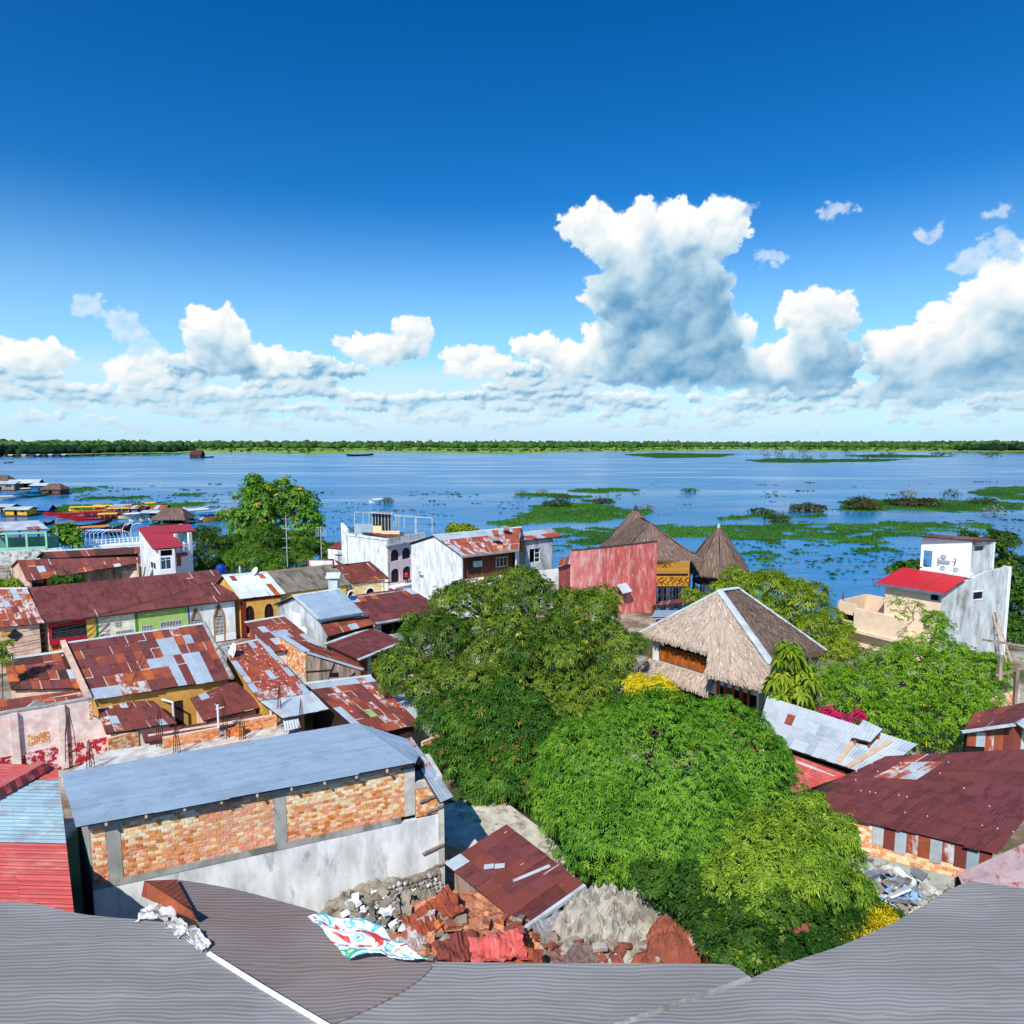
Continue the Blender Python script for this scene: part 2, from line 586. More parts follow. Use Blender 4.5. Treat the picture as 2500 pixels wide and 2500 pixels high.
def leaf_mat(name, c0, c1, c2, trans=.35, rough=.5, spec=.22):
    m = bpy.data.materials.new(name)
    m.use_nodes = True
    t = m.node_tree
    T = NT(t)
    b = t.nodes['Principled BSDF']
    at = T.n('ShaderNodeAttribute', attribute_name='tint')
    f = at.outputs['Fac']
    c = T.mix(T.ss(f, 0, .6), c0, c1)
    c = T.mix(T.ss(f, .72, 1.0), c, c2)
    T.put(b.inputs['Base Color'], c)
    b.inputs['Roughness'].default_value = rough
    b.inputs['Specular IOR Level'].default_value = spec
    tr = T.n('ShaderNodeBsdfTranslucent')
    T.put(tr.inputs[0], T.mix(1.0, c, (1.25, 1.2, .55), 'MULTIPLY'))
    mx = T.n('ShaderNodeMixShader')
    mx.inputs[0].default_value = trans
    out = t.nodes['Material Output']
    t.links.new(b.outputs[0], mx.inputs[1])
    t.links.new(tr.outputs[0], mx.inputs[2])
    t.links.new(mx.outputs[0], out.inputs[0])
    MATS[name] = m
    return m


def glass_mat(name, col=(.02, .03, .04)):
    m = mat(name, col, rough=.08, var=.05, bump=0, spec=.6)
    return m
# ------------------------------------------------------------------ palette
GALV = sheet_mat('galvanised', srgb(192, 206, 214), srgb(160, 110, 84), .12, rough=.45, metal=.2, spec=.5, rnd=.07, bleed=.3, bleedc=srgb(176, 130, 104))
GALVB = sheet_mat('galvanised_blue', srgb(160, 180, 196), None, 0, rough=.55, metal=.1, pitch=.13, depth=.35, rnd=.04, spec=.4, var=.10, bleed=.35, bleedc=srgb(120, 140, 158))
ZINC = sheet_mat('zinc_white', srgb(200, 208, 212), srgb(130, 100, 84), .06, rough=.5, metal=.1, rnd=.05, bleed=.22, bleedc=srgb(150, 140, 132))
MAROON = sheet_mat('maroon_rust', srgb(118, 64, 64), srgb(96, 46, 42), .45, rough=.75, rnd=.10, edge=.035)
MAROOND = sheet_mat('dark_maroon', srgb(112, 58, 60), srgb(94, 46, 46), .5, rough=.7, rnd=.07, var=.08)
BROWN = sheet_mat('brown_rust', srgb(124, 62, 54), srgb(156, 76, 48), .25, rough=.8, rnd=.16, spots=.12, edge=.16, bleed=.5)
RUST = sheet_mat('red_rust', srgb(150, 72, 54), srgb(170, 88, 54), .5, rough=.85, rnd=.2, edge=.2, bleed=.5)
ORANGE = sheet_mat('orange_rust', srgb(190, 100, 50), srgb(140, 60, 35), .4, rough=.9, rnd=.2, rscale=3)
SPECK = sheet_mat('flaking_rust', srgb(168, 74, 52), srgb(120, 52, 40), .4, rough=.85, rnd=.12, spots=.55)
STREAK = sheet_mat('streaked_rust', srgb(206, 206, 204), srgb(165, 78, 50), .55, rough=.7, rnd=.1, rscale=2.2)
REDP = sheet_mat('red_painted', srgb(166, 52, 62), None, 0, rough=.55, pitch=.3, depth=.3, rnd=.03, var=.06, bleed=.2)
REDF = sheet_mat('red_painted_faded', srgb(198, 84, 78), srgb(214, 126, 116), .38, rough=.65, pitch=.2, depth=.5, rnd=.05, bleed=.25, bleedc=srgb(226, 160, 150))
ASBEST = sheet_mat('fibre_cement', srgb(132, 124, 112), srgb(92, 84, 74), .45, rough=.95, pitch=.34, depth=1.0, rnd=.05, bleed=.3, bleedc=srgb(96, 90, 82))
DARKSH = sheet_mat('black_brown', srgb(66, 44, 40), srgb(90, 45, 34), .4, rough=.8, rnd=.2)
GREYR = sheet_mat('grey_roof', srgb(150, 152, 156), srgb(126, 124, 124), .35, rough=.6, pitch=.30, depth=.55, rnd=.03, var=.05)
BROWNR = sheet_mat('grey_brown_roof', srgb(128, 104, 98), srgb(116, 106, 104), .5, rough=.7, pitch=.34, depth=.4, rnd=.03, var=.06)
TRIM = mat('flashing', srgb(190, 200, 204), rough=.6, metal=.0, var=.08, bump=.05, col2=srgb(150, 150, 146), s2=.9, amt2=.5)
UNDER = mat('roof_boards', srgb(70, 56, 46), rough=.9)
WHITE = mat('white_plaster', srgb(232, 234, 234), col2=srgb(150, 150, 146), s2=.5, lo=.54, hi=.66, streak=.35, amt2=.55)
WHITEST = mat('white_plaster_stained', srgb(228, 230, 230), col2=srgb(110, 114, 116), s2=1.1, lo=.55, hi=.66, streak=.4, amt2=.45)
WHITEC = mat('white_paint', srgb(236, 238, 240), var=.04, bump=.03)
CONC = mat('concrete', srgb(168, 168, 162), col2=srgb(110, 106, 98), s2=.8, streak=.5)
CONCL = mat('concrete_light', srgb(206, 202, 194), col2=srgb(120, 104, 84), s2=.5, lo=.52, hi=.7)
CONCS = mat('concrete_stained', srgb(196, 202, 204), col2=srgb(120, 112, 96), s2=.55, lo=.48, hi=.66, streak=.4)
PEACH = mat('peach_plaster', srgb(222, 186, 164), col2=srgb(160, 120, 100), amt2=.4)
CREAM = mat('cream_plaster', srgb(236, 232, 208), col2=srgb(170, 160, 140), amt2=.3)
GREENW = mat('lime_plaster', srgb(168, 200, 112), var=.07)
GREEND = mat('green_paint', srgb(66, 140, 46), var=.08)
BLUEP = mat('blue_paint', srgb(30, 84, 160), var=.08)
REDW = mat('red_wall_paint', srgb(180, 26, 44), var=.08)
YELLOW = mat('yellow_plaster', srgb(232, 186, 84), var=.1)
OCHRE = mat('ochre_plaster', srgb(206, 158, 78), var=.1)
DKRED = mat('oxblood', srgb(112, 40, 34), var=.1)
STONE = mat('stone_trim', srgb(160, 132, 92), var=.12)
PINK = mat('pale_pink_plaster', srgb(240, 218, 222), var=.05)
PINKOLD = mat('old_pink_plaster', srgb(238, 214, 206), col2=srgb(222, 168, 164), s2=.9, lo=.5, hi=.62, amt2=.55)
REDBASE = mat('flaking_red', srgb(176, 40, 52), col2=srgb(240, 222, 216), s2=2.6, lo=.5, hi=.54)
REDOLD = mat('weathered_red', srgb(220, 108, 100), col2=srgb(240, 172, 162), s2=1.6, lo=.5, hi=.6, streak=.3, amt2=.8)
TAN = mat('tan_plaster', srgb(236, 208, 178), var=.06)
OLDWHITE = mat('peeling_white', srgb(220, 220, 214), col2=srgb(84, 78, 66), s2=1.6, lo=.52, hi=.6)
WOODG = mat('grey_boards', srgb(150, 132, 118), rough=.95, streak=.15, scale=4, var=.3, rnd=.25)
WOODB = mat('brown_boards', srgb(110, 66, 50), rough=.8, streak=.1, scale=4, var=.25, rnd=.15)
WOODO = mat('orange_timber', srgb(176, 96, 40), rough=.6, streak=.3, scale=5, var=.25, rnd=.12)
WOODD = mat('dark_timber', srgb(64, 46, 38), rough=.85, var=.2)
WOODL = mat('pale_plank', srgb(208, 180, 150), rough=.85, var=.12)
DOORM = mat('mahogany', srgb(84, 40, 36), rough=.5, var=.12)
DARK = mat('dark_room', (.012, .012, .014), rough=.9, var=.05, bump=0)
GLASS = glass_mat('window_glass')
GLASSB = glass_mat('blue_glass', (.03, .07, .12))
IRON = mat('iron', srgb(70, 62, 60), rough=.6, var=.1, bump=0)
REBAR = mat('rebar', srgb(86, 52, 44), rough=.8, bump=0)
STEEL = mat('pale_steel', srgb(200, 204, 206), rough=.4, metal=.3, bump=0)
WHITEM = mat('white_enamel', srgb(232, 234, 234), rough=.4, var=.03, bump=0)
TANKB = mat('blue_plastic', srgb(16, 56, 150), rough=.45, var=.05, bump=0)
TANKK = mat('grey_plastic', srgb(120, 124, 132), rough=.5, var=.06, bump=0)
TEAL = mat('teal_paint', srgb(150, 206, 178), var=.08)
TEALD = mat('teal_dark_paint', srgb(92, 150, 130), var=.08)
THATCH = None
BARK = mat('bark', srgb(110, 92, 76), rough=.95, streak=.3, scale=5, bump=.4)
BRICKS = [mat('brick_orange', srgb(232, 158, 96), rnd=.12, var=.14, scale=6), mat('brick_pale', srgb(246, 212, 162), rnd=.08, var=.1, scale=6),
          mat('brick_pink', srgb(238, 166, 134), rnd=.1, var=.12, scale=6), mat('brick_deep', srgb(216, 126, 66), rnd=.12, var=.15, scale=6), mat('brick_cream', srgb(246, 232, 204), rnd=.06, var=.08, scale=6)]
MORTAR = mat('mortar', srgb(226, 210, 188), var=.12, scale=5)


# ------------------------------------------------------------------ solids
def box_vf(a, b):
    (x0, y0, z0), (x1, y1, z1) = a, b
    v = [(x0, y0, z0), (x1, y0, z0), (x1, y1, z0), (x0, y1, z0), (x0, y0, z1), (x1, y0, z1), (x1, y1, z1), (x0, y1, z1)]
    f = [(0, 3, 2, 1), (4, 5, 6, 7), (0, 1, 5, 4), (1, 2, 6, 5), (2, 3, 7, 6), (3, 0, 4, 7)]
    return v, f


class MB:
    def __init__(self):
        self.v, self.f = [], []

    def add(self, v, f):
        o = len(self.v)
        self.v += [tuple(q) for q in v]
        self.f += [tuple(i + o for i in q) for q in f]
        return self

    def hexa(self, bot, top):
        v = list(bot) + list(top)
        return self.add(v, [(0, 3, 2, 1), (4, 5, 6, 7), (0, 1, 5, 4), (1, 2, 6, 5), (2, 3, 7, 6), (3, 0, 4, 7)])

    def box(self, a, b):
        return self.add(*box_vf(a, b))

    def bar(self, a, b, w, h=None):
        """square bar from a to b"""
        a, b = Vector(a), Vector(b)
        h = h or w
        d = (b - a).normalized()
        s = d.cross(Vector((0, 0, 1)))
        s = s.normalized() if s.length > 1e-4 else Vector((1, 0, 0))
        u = s.cross(d).normalized()
        q = [s * (-w / 2) + u * (-h / 2), s * (w / 2) + u * (-h / 2), s * (w / 2) + u * (h / 2), s * (-w / 2) + u * (h / 2)]
        return self.hexa([a + k for k in q], [b + k for k in q])

    def tube(self, pts, radii, n=8, cap=True):
        pts = [Vector(p) for p in pts]
        if not hasattr(radii, '__len__'):
            radii = [radii] * len(pts)
        o = len(self.v)
        for i, p in enumerate(pts):
            d = (pts[min(i + 1, len(pts) - 1)] - pts[max(i - 1, 0)])
            d = d.normalized() if d.length > 1e-6 else Vector((0, 0, 1))
            s = d.cross(Vector((.31, .95, .05)))
            s = s.normalized()
            u = s.cross(d).normalized()
            for k in range(n):
                a = 2 * math.pi * k / n
                self.v.append(tuple(p + (s * math.cos(a) + u * math.sin(a)) * radii[i]))
        for i in range(len(pts) - 1):
            for k in range(n):
                k2 = (k + 1) % n
                self.f.append((o + i * n + k, o + i * n + k2, o + (i + 1) * n + k2, o + (i + 1) * n + k))
        if cap:
            self.f.append(tuple(o + k for k in range(n))[::-1])
            self.f.append(tuple(o + (len(pts) - 1) * n + k for k in range(n)))
        return self

    def lathe(self, c, prof, n=16):
        o = len(self.v)
        for (r, z) in prof:
            for k in range(n):
                a = 2 * math.pi * k / n
                self.v.append((c[0] + r * math.cos(a), c[1] + r * math.sin(a), c[2] + z))
        for i in range(len(prof) - 1):
            for k in range(n):
                k2 = (k + 1) % n
                self.f.append((o + i * n + k, o + i * n + k2, o + (i + 1) * n + k2, o + (i + 1) * n + k))
        self.f.append(tuple(o + k for k in range(n))[::-1])
        self.f.append(tuple(o + (len(prof) - 1) * n + k for k in range(n)))
        return self

    def build(self, name, m, parent=None, loc=None, smooth=False, kind=None):
        return build(name, self.v, self.f, m, parent, loc, smooth, kind=kind)


def lerp(a, b, t):
    return a + (b - a) * t


def bil(q, u, v):
    """q = TL, TR, BR, BL; u left to right, v top to bottom"""
    return lerp(lerp(q[0], q[1], u), lerp(q[3], q[2], u), v)


def pick(rng, pal):
    tot = sum(w for _, w in pal)
    r = rng.random() * tot
    for m, w in pal:
        r -= w
        if r <= 0:
            return m
    return pal[-1][0]


def roof(parent, q, cols, rows, pal, seed=1, special=None, deck=True, lift=.02, sag=0.0, ribs=0, ribdepth=.025, across=False, name='roof', deckmat=None, over=.05):
    """a sheeted roof plane: a deck with every metal sheet as its own piece"""
    rng = random.Random(seed)
    q = [Vector(p) for p in q]
    nrm = (q[1] - q[0]).cross(q[3] - q[0]).normalized()
    if nrm.z < 0: nrm = -nrm
    mb = MB()
    gd = 6
    for jj in range(gd):
        for ii in range(gd):
            e_ = lambda a, b: bil(q, .008 + .984 * a / gd, .008 + .984 * b / gd) - nrm * .05 - Vector((0, 0, (sag * 4 * (b / gd) * (1 - b / gd) * 1.5) if sag else 0))
            t4 = [e_(ii, jj + 1), e_(ii + 1, jj + 1), e_(ii + 1, jj), e_(ii, jj)]
            if jj in (0, gd - 1) or ii in (0, gd - 1):
                mb.hexa([p - nrm * .06 for p in t4], t4)
            else:
                mb.add(t4, [(0, 1, 2, 3)])
    ro = mb.build(name, deckmat or UNDER, parent)
    W_ = ((q[1] - q[0]).length + (q[2] - q[3]).length) / 2
    L_ = ((q[3] - q[0]).length + (q[2] - q[1]).length) / 2
    for j in range(rows):
        for i in range(cols):
            u0, u1 = i / cols, (i + 1) / cols
            v0, v1 = j / rows, (j + 1) / rows
            u1 = min(1, u1 + over * .3 / cols)
            v1 = v1 + over / rows if j < rows - 1 else 1 + rng.uniform(-.1, .25) * over
            if i in (0,): u0 -= rng.uniform(0, .1) / cols * over
            h = lift * (rng.random() + .35 * (i % 2) + .5 * (rows - 1 - j) * .0)
            tw = rng.uniform(-.5, .5) * lift
            m = None
            if special: m = special(i, j, rng)
            if m is None: m = pick(rng, pal)
            if m == 'none': continue
            top = [bil(q, u0, v0) + nrm * (h), bil(q, u1, v0) + nrm * (h + tw), bil(q, u1, v1) + nrm * (h + .018 + tw), bil(q, u0, v1) + nrm * (h + .018)]
            if sag:
                for a_, (uu, vv) in enumerate(((u0, v0), (u1, v0), (u1, v1), (u0, v1))):
                    top[a_] = top[a_] - Vector((0, 0, sag * 4 * vv * (1 - vv) * (1 + .5 * math.sin(uu * 9))))
            ou, ov = rng.randint(0, 60) * .16 * 13, rng.uniform(0, 30)
            if ribs:
                n = ribs * 2
                vs, fs, uvs = [], [], []
                for a_ in range(n + 1):
                    t = a_ / n
                    zz = nrm * (ribdepth if a_ % 2 else 0)
                    if across:
                        e0, e1 = lerp(top[0], top[3], t) + zz, lerp(top[1], top[2], t) + zz
                        uvs += [(t * L_ / rows, 0), (t * L_ / rows, W_ / cols)]
                    else:
                        e0, e1 = lerp(top[0], top[1], t) + zz, lerp(top[3], top[2], t) + zz
                        uvs += [(t * W_ / cols, 0), (t * W_ / cols, L_ / rows)]
                    vs += [e0, e1]
                for a_ in range(n):
                    fs.append((a_ * 2, a_ * 2 + 2, a_ * 2 + 3, a_ * 2 + 1))
                build('sheet', vs, fs, m, ro, uv=[(a_ + ou, b_ + ov) for a_, b_ in uvs])
            else:
                bot = [p - nrm * .012 for p in top]
                if across:
                    tx = [(0, 0), (0, W_ / cols), (L_ / rows, W_ / cols), (L_ / rows, 0)]
                else:
                    tx = [(0, 0), (W_ / cols, 0), (W_ / cols, L_ / rows), (0, L_ / rows)]
                tx = [(a_ + ou, b_ + ov) for a_, b_ in tx]
                build('sheet', bot + top, [(0, 1, 2, 3)[::-1], (4, 5, 6, 7), (0, 1, 5, 4), (1, 2, 6, 5), (2, 3, 7, 6), (3, 0, 4, 7)], m, ro, uv=tx + tx, uv2=[(0, 0), (1, 0), (1, 1), (0, 1)] * 2)
    return ro


def wframe(A, B):
    A, B = Vector((A[0], A[1], 0)), Vector((B[0], B[1], 0))
    d = (B - A)
    L = d.length
    d.normalize()
    return A, d, Vector((d.y, -d.x, 0)), L


def wp(A, B, px, py):
    """where the sight line through a point of the photo meets the wall A-B: (distance along, height)"""
    A_, d, n, L = wframe(A, B)
    r = ray(px, py)
    o = Vector((0, 0, H))
    t = (A_ - o).dot(n) / r.dot(n)
    p = o + r * t
    return (p - A_).dot(d), p.z


def wall_pt(A, B, s, z, out=0.0):
    A_, d, n, L = wframe(A, B)
    p = A_ + d * s + n * out
    return Vector((p.x, p.y, z))


def slab(mb, A, B, s0, s1, z0, z1, o0, o1):
    b = [wall_pt(A, B, s0, z0, o1), wall_pt(A, B, s1, z0, o1), wall_pt(A, B, s1, z0, o0), wall_pt(A, B, s0, z0, o0)]
    t = [Vector((p.x, p.y, z1)) for p in b]
    mb.hexa(b, t)


def wall(parent, A, B, z0, z1, m, ops=(), th=.2, name='wall', s0=None, s1=None):
    """wall seen from its right-hand side (A left, B right); ops: (sa, sb, za, zb)"""
    L = wframe(A, B)[3]
    a, b = (0 if s0 is None else s0), (L if s1 is None else s1)
    xs = sorted(set([a, b] + [min(b, max(a, q)) for o in ops for q in o[:2]]))
    zs = sorted(set([z0, z1] + [min(z1, max(z0, q)) for o in ops for q in o[2:4]]))
    mb = MB()
    for k in range(len(zs) - 1):
        run = None
        for i in range(len(xs) - 1):
            cx, cz = (xs[i] + xs[i + 1]) / 2, (zs[k] + zs[k + 1]) / 2
            hole = any(o[0] < cx < o[1] and o[2] < cz < o[3] for o in ops)
            if hole:
                if run is not None: slab(mb, A, B, run, xs[i], zs[k], zs[k + 1], -th, 0)
                run = None
            elif run is None:
                run = xs[i]
        if run is not None: slab(mb, A, B, run, b, zs[k], zs[k + 1], -th, 0)
    return mb.build(name, m, parent)


def wall_poly(parent, A, B, pts, m, th=.2, name='wall', out=0.0):
    n = len(pts)
    v = [wall_pt(A, B, s, z, out) for s, z in pts] + [wall_pt(A, B, s, z, out - th) for s, z in pts]
    f = [tuple(range(n)), tuple(range(n, 2 * n))[::-1]] + [(i, (i + 1) % n, n + (i + 1) % n, n + i)[::-1] for i in range(n)]
    return build(name, v, f, m, parent)


def window(parent, A, B, op, frame=WHITEC, pane=GLASS, nx=2, ny=1, fw=.07, out=-.08, name='window', bars=None, sill=None):
    sa, sb, za, zb = op
    mb = MB()
    slab(mb, A, B, sa, sb, za, za + fw, out - .06, out)
    slab(mb, A, B, sa, sb, zb - fw, zb, out - .06, out)
    slab(mb, A, B, sa, sa + fw, za + fw, zb - fw, out - .06, out)
    slab(mb, A, B, sb - fw, sb, za + fw, zb - fw, out - .06, out)
    for i in range(1, nx):
        s = sa + (sb - sa) * i / nx
        slab(mb, A, B, s - fw / 2, s + fw / 2, za + fw, zb - fw, out - .05, out - .004)
    for j in range(1, ny):
        z = za + (zb - za) * j / ny
        slab(mb, A, B, sa + fw, sb - fw, z - fw / 2, z + fw / 2, out - .055, out - .008)
    w = mb.build(name, frame, parent)
    for i in range(nx):
        for j in range(ny):
            p = MB()
            slab(p, A, B, sa + (sb - sa) * i / nx + .01, sa + (sb - sa) * (i + 1) / nx - .01, za + (zb - za) * j / ny + .01, za + (zb - za) * (j + 1) / ny - .01, out - .045, out - .03)
            p.build('pane', pane, w)
    if bars:
        bm = MB()
        k = max(3, int((sb - sa) / bars))
        for i in range(k + 1):
            s = sa + (sb - sa) * i / k
            bm.bar(wall_pt(A, B, s, za, .04), wall_pt(A, B, s, zb, .04), .03)
        for z in (za + .03, (za + zb) / 2, zb - .03):
            bm.bar(wall_pt(A, B, sa, z, .045), wall_pt(A, B, sb, z, .045), .03)
        bm.build('window_bars', WHITEM, w)
    if sill:
        sm = MB()
        slab(sm, A, B, sa - .08, sb + .08, za - .08, za, -.1, .08)
        sm.build('sill', sill, w)
    return w


def arch_curve(sa, sb, zs, zt, pointed, n=10):
    pts = []
    c = (sa + sb) / 2
    r = (sb - sa) / 2
    for i in range(n + 1):
        t = i / n
        s = sa + (sb - sa) * t
        if pointed:
            k = 1 - abs(2 * t - 1)
            z = zs + (zt - zs) * math.sin(k * math.pi / 2) ** .85 * (.72 + .28 * k)
        else:
            z = zs + (zt - zs) * math.sqrt(max(0, 1 - (2 * t - 1) ** 2))
        pts.append((s, z))
    return pts


def arch(parent, A, B, op, spring, m, surround=None, pointed=False, sw=.16, pane=DARK, frame=DOORM, nx=2, ny=3, name='window', lattice=None):
    """arched opening inside a rectangular hole op: spandrel fill, pane, frame bars, surround"""
    sa, sb, za, zb = op
    pts = arch_curve(sa, sb, spring, zb, pointed)
    mb = MB()
    for (s0, q0), (s1, q1) in zip(pts[:-1], pts[1:]):
        f = [wall_pt(A, B, s0, q0, -.002), wall_pt(A, B, s1, q1, -.002), wall_pt(A, B, s1, zb + .001, -.002), wall_pt(A, B, s0, zb + .001, -.002)]
        bk = [wall_pt(A, B, s0, q0, -.19), wall_pt(A, B, s1, q1, -.19), wall_pt(A, B, s1, zb + .001, -.19), wall_pt(A, B, s0, zb + .001, -.19)]
        mb.hexa([f[0], f[1], bk[1], bk[0]], [f[3], f[2], bk[2], bk[3]])
    w = mb.build('spandrel', m, parent)
    fr = MB()
    for i in range(1, nx):
        s = sa + (sb - sa) * i / nx
        slab(fr, A, B, s - .035, s + .035, za, zb - .1, -.17, -.12)
    for j in range(1, ny + 1):
        z = za + (spring - za) * j / ny
        slab(fr, A, B, sa, sb, z - .03, z + .03, -.168, -.122)
    slab(fr, A, B, sa, sa + .06, za, spring, -.171, -.119)
    slab(fr, A, B, sb - .06, sb, za, spring, -.171, -.119)
    wo = fr.build(name, frame, parent)
    p = MB()
    slab(p, A, B, sa, sb, za, zb, -.19, -.18)
    p.build('pane', pane, wo)
    if lattice:
        lm = MB()
        k = 6
        for i in range(-k, k * 2):
            for sg in (1, -1):
                s0 = sa + (sb - sa) * i / k
                z0 = spring
                t1 = (sb - sa) * .6
                a_, b_ = wall_pt(A, B, min(max(s0, sa), sb), z0, -.10), wall_pt(A, B, min(max(s0 + sg * t1, sa), sb), z0 + (zb - spring) * .75, -.10)
                if (a_ - b_).length > .3 and abs((min(max(s0, sa), sb)) - s0) < .01:
                    lm.bar(a_, b_, .025)
        lm.build('lattice', lattice, wo)
    if surround:
        sm = MB()
        o_pts = [(sa - sw if i == 0 else (sb + sw if i == len(pts) - 1 else (sa + sb) / 2 + (s - (sa + sb) / 2) * (1 + 2 * sw / (sb - sa))), z + sw * (1.3 if pointed else 1) * (1 - abs(2 * i / (len(pts) - 1) - 1) ** 3)) for i, (s, z) in enumerate(pts)]
        for i in range(len(pts) - 1):
            a0, a1, b0, b1 = pts[i], pts[i + 1], o_pts[i], o_pts[i + 1]
            f = [wall_pt(A, B, *q, .06) for q in (a0, a1, b1, b0)]
            bk = [wall_pt(A, B, *q, -.05) for q in (a0, a1, b1, b0)]
            sm.hexa(bk, f)
        slab(sm, A, B, sa - sw, sa, za, spring, -.05, .06)
        slab(sm, A, B, sb, sb + sw, za, spring, -.05, .06)
        sm.build('surround', surround, wo)
    return wo


def inset_quad(q, k):
    """pull the four corners in by k metres in plan"""
    c = sum(q, Vector()) / 4
    out = []
    for i in range(4):
        a, b, d = q[i], q[(i + 1) % 4], q[i - 1]
        e = (Vector((b.x - a.x, b.y - a.y, 0)).normalized() + Vector((d.x - a.x, d.y - a.y, 0)).normalized()) * k
        out.append(a + e)
    return out


def gable_house(name, label, cat, q, cols, rows, pal, wm, z0=0.0, inset=.35, seed=1, special=None, front_ops=(), group=None, back=True, mono=False, ridge=TRIM, gable_m=None, sag=0, left_ops=(), front=True, **kw):
    """q = ridge left, ridge right, eave right, eave left. Returns thing, front wall line, left wall line."""
    q = [Vector(p) for p in q]
    base = (q[2] + q[3]) / 2
    t = thing(name, label, cat, (base.x, base.y, z0), group)
    roof(t, q, cols, rows, pal, seed, special, sag=sag, **kw)
    if mono:
        f = inset_quad(q, inset)
        bl, br, tr, tl = f[3], f[2], f[1], f[0]
        zb = min(tl.z, tr.z) - .08
    else:
        bk = [q[1], q[0], q[0] * 2 - q[3], q[1] * 2 - q[2]]
        bk[2].z = q[3].z; bk[3].z = q[2].z
        if back:
            roof(t, bk, max(2, cols // 3), 1, pal, seed + 50, name='roof')
        fp = inset_quad([bk[2], bk[3], q[2], q[3]], inset)
        bl, br, tr, tl = fp[3], fp[2], fp[1], fp[0]
        zb = q[3].z - .05
    ze = min(q[2].z, q[3].z) - .1
    A, B = (bl.x, bl.y), (br.x, br.y)
    if front: wall(t, A, B, z0, ze, wm, front_ops)
    C, D = (tl.x, tl.y), (tr.x, tr.y)
    th = .2
    wall(t, D, C, z0, zb, wm, th=.2)
    gm = gable_m or wm
    for (p0, p1, rp) in (((tl.x, tl.y), (bl.x, bl.y), q[0]), ((br.x, br.y), (tr.x, tr.y), q[1])):
        L = wframe(p0, p1)[3]
        if mono:
            zl = tl.z - .1 if p0 == (tl.x, tl.y) else ze
            zr = ze if p0 == (tl.x, tl.y) else tr.z - .1
            wall_poly(t, p0, p1, [(.2, z0), (L - .2, z0), (L - .2, zr), (.2, zl)], gm)
        else:
            wall_poly(t, p0, p1, [(.2, z0), (L - .2, z0), (L - .2, ze), (L / 2, rp.z - .14), (.2, ze)], gm)
    if ridge is not None:
        rm = MB()
        d = (q[1] - q[0]).normalized()
        dn = (q[3] - q[0]).normalized() * .22
        up = Vector((0, 0, .07))
        back_dn = Vector((-dn.x, -dn.y, dn.z))
        rm.hexa([q[0] + dn + up * .6, q[1] + dn + up * .6, q[1] + back_dn + up * .6, q[0] + back_dn + up * .6],
                [q[0] + dn * .9 + up * .9, q[1] + dn * .9 + up * .9, q[1] + up * 1.6, q[0] + up * 1.6])
        rm.build('ridge_cap', ridge, t)
    return t, (A, B), ((tl.x, tl.y), (bl.x, bl.y)), ((br.x, br.y), (tr.x, tr.y))


# ------------------------------------------------------------------ foliage
def unit(v):
    return v / np.maximum(np.linalg.norm(v, axis=1, keepdims=True), 1e-9)


def rosettes(pts, nrm, rng, size, nl=10, width=.2, droop=.35, tint_spread=.35, tint_base=None, szvar=.3):
    """leaf rosettes: each leaf a creased blade of two triangles"""
    n = len(pts)
    up = unit(nrm)
    ref = np.tile(np.array([[.37, .91, .13]]), (n, 1))
    s = unit(np.cross(up, ref))
    t = np.cross(up, s)
    sz = size * (1 + rng.uniform(-szvar, szvar, n))
    base_t = rng.random(n) if tint_base is None else tint_base
    a = rng.uniform(0, 2 * np.pi, (n, 1)) + np.arange(nl)[None] * (2 * np.pi / nl) * 1.618 * 1.0 + rng.uniform(-.25, .25, (n, nl))
    el = rng.uniform(-.25, .75, (n, nl))
    ln = sz[:, None] * rng.uniform(.65, 1.1, (n, nl))
    ca, sa, ce, se = np.cos(a), np.sin(a), np.cos(el), np.sin(el)
    d = (s[:, None] * ca[..., None] + t[:, None] * sa[..., None]) * ce[..., None] + up[:, None] * se[..., None]
    side = np.cross(d, up[:, None] + .001)
    side /= np.maximum(np.linalg.norm(side, axis=2, keepdims=True), 1e-9)
    b = pts[:, None] + d * (ln * .06)[..., None]
    mid = pts[:, None] + d * (ln * .55)[..., None]
    tip = pts[:, None] + d * ln[..., None]
    tip[..., 2] -= ln * droop
    mid[..., 2] -= ln * droop * .18
    w = (ln * width * .5)[..., None]
    ml, mr = mid + side * w, mid - side * w
    mc_drop = 0
    V = np.stack([b, ml, tip, mr], axis=2).reshape(-1, 3)
    k = n * nl
    i0 = np.arange(k, dtype=np.int32)[:, None] * 4
    Fc = np.concatenate([i0 + np.array([[0, 1, 2]]), i0 + np.array([[0, 2, 3]])], axis=1).reshape(-1, 3)
    tint = np.clip(base_t[:, None] + rng.uniform(-.12, .12, (n, nl)), 0, 1)
    return V, Fc, np.repeat(tint.ravel(), 4)


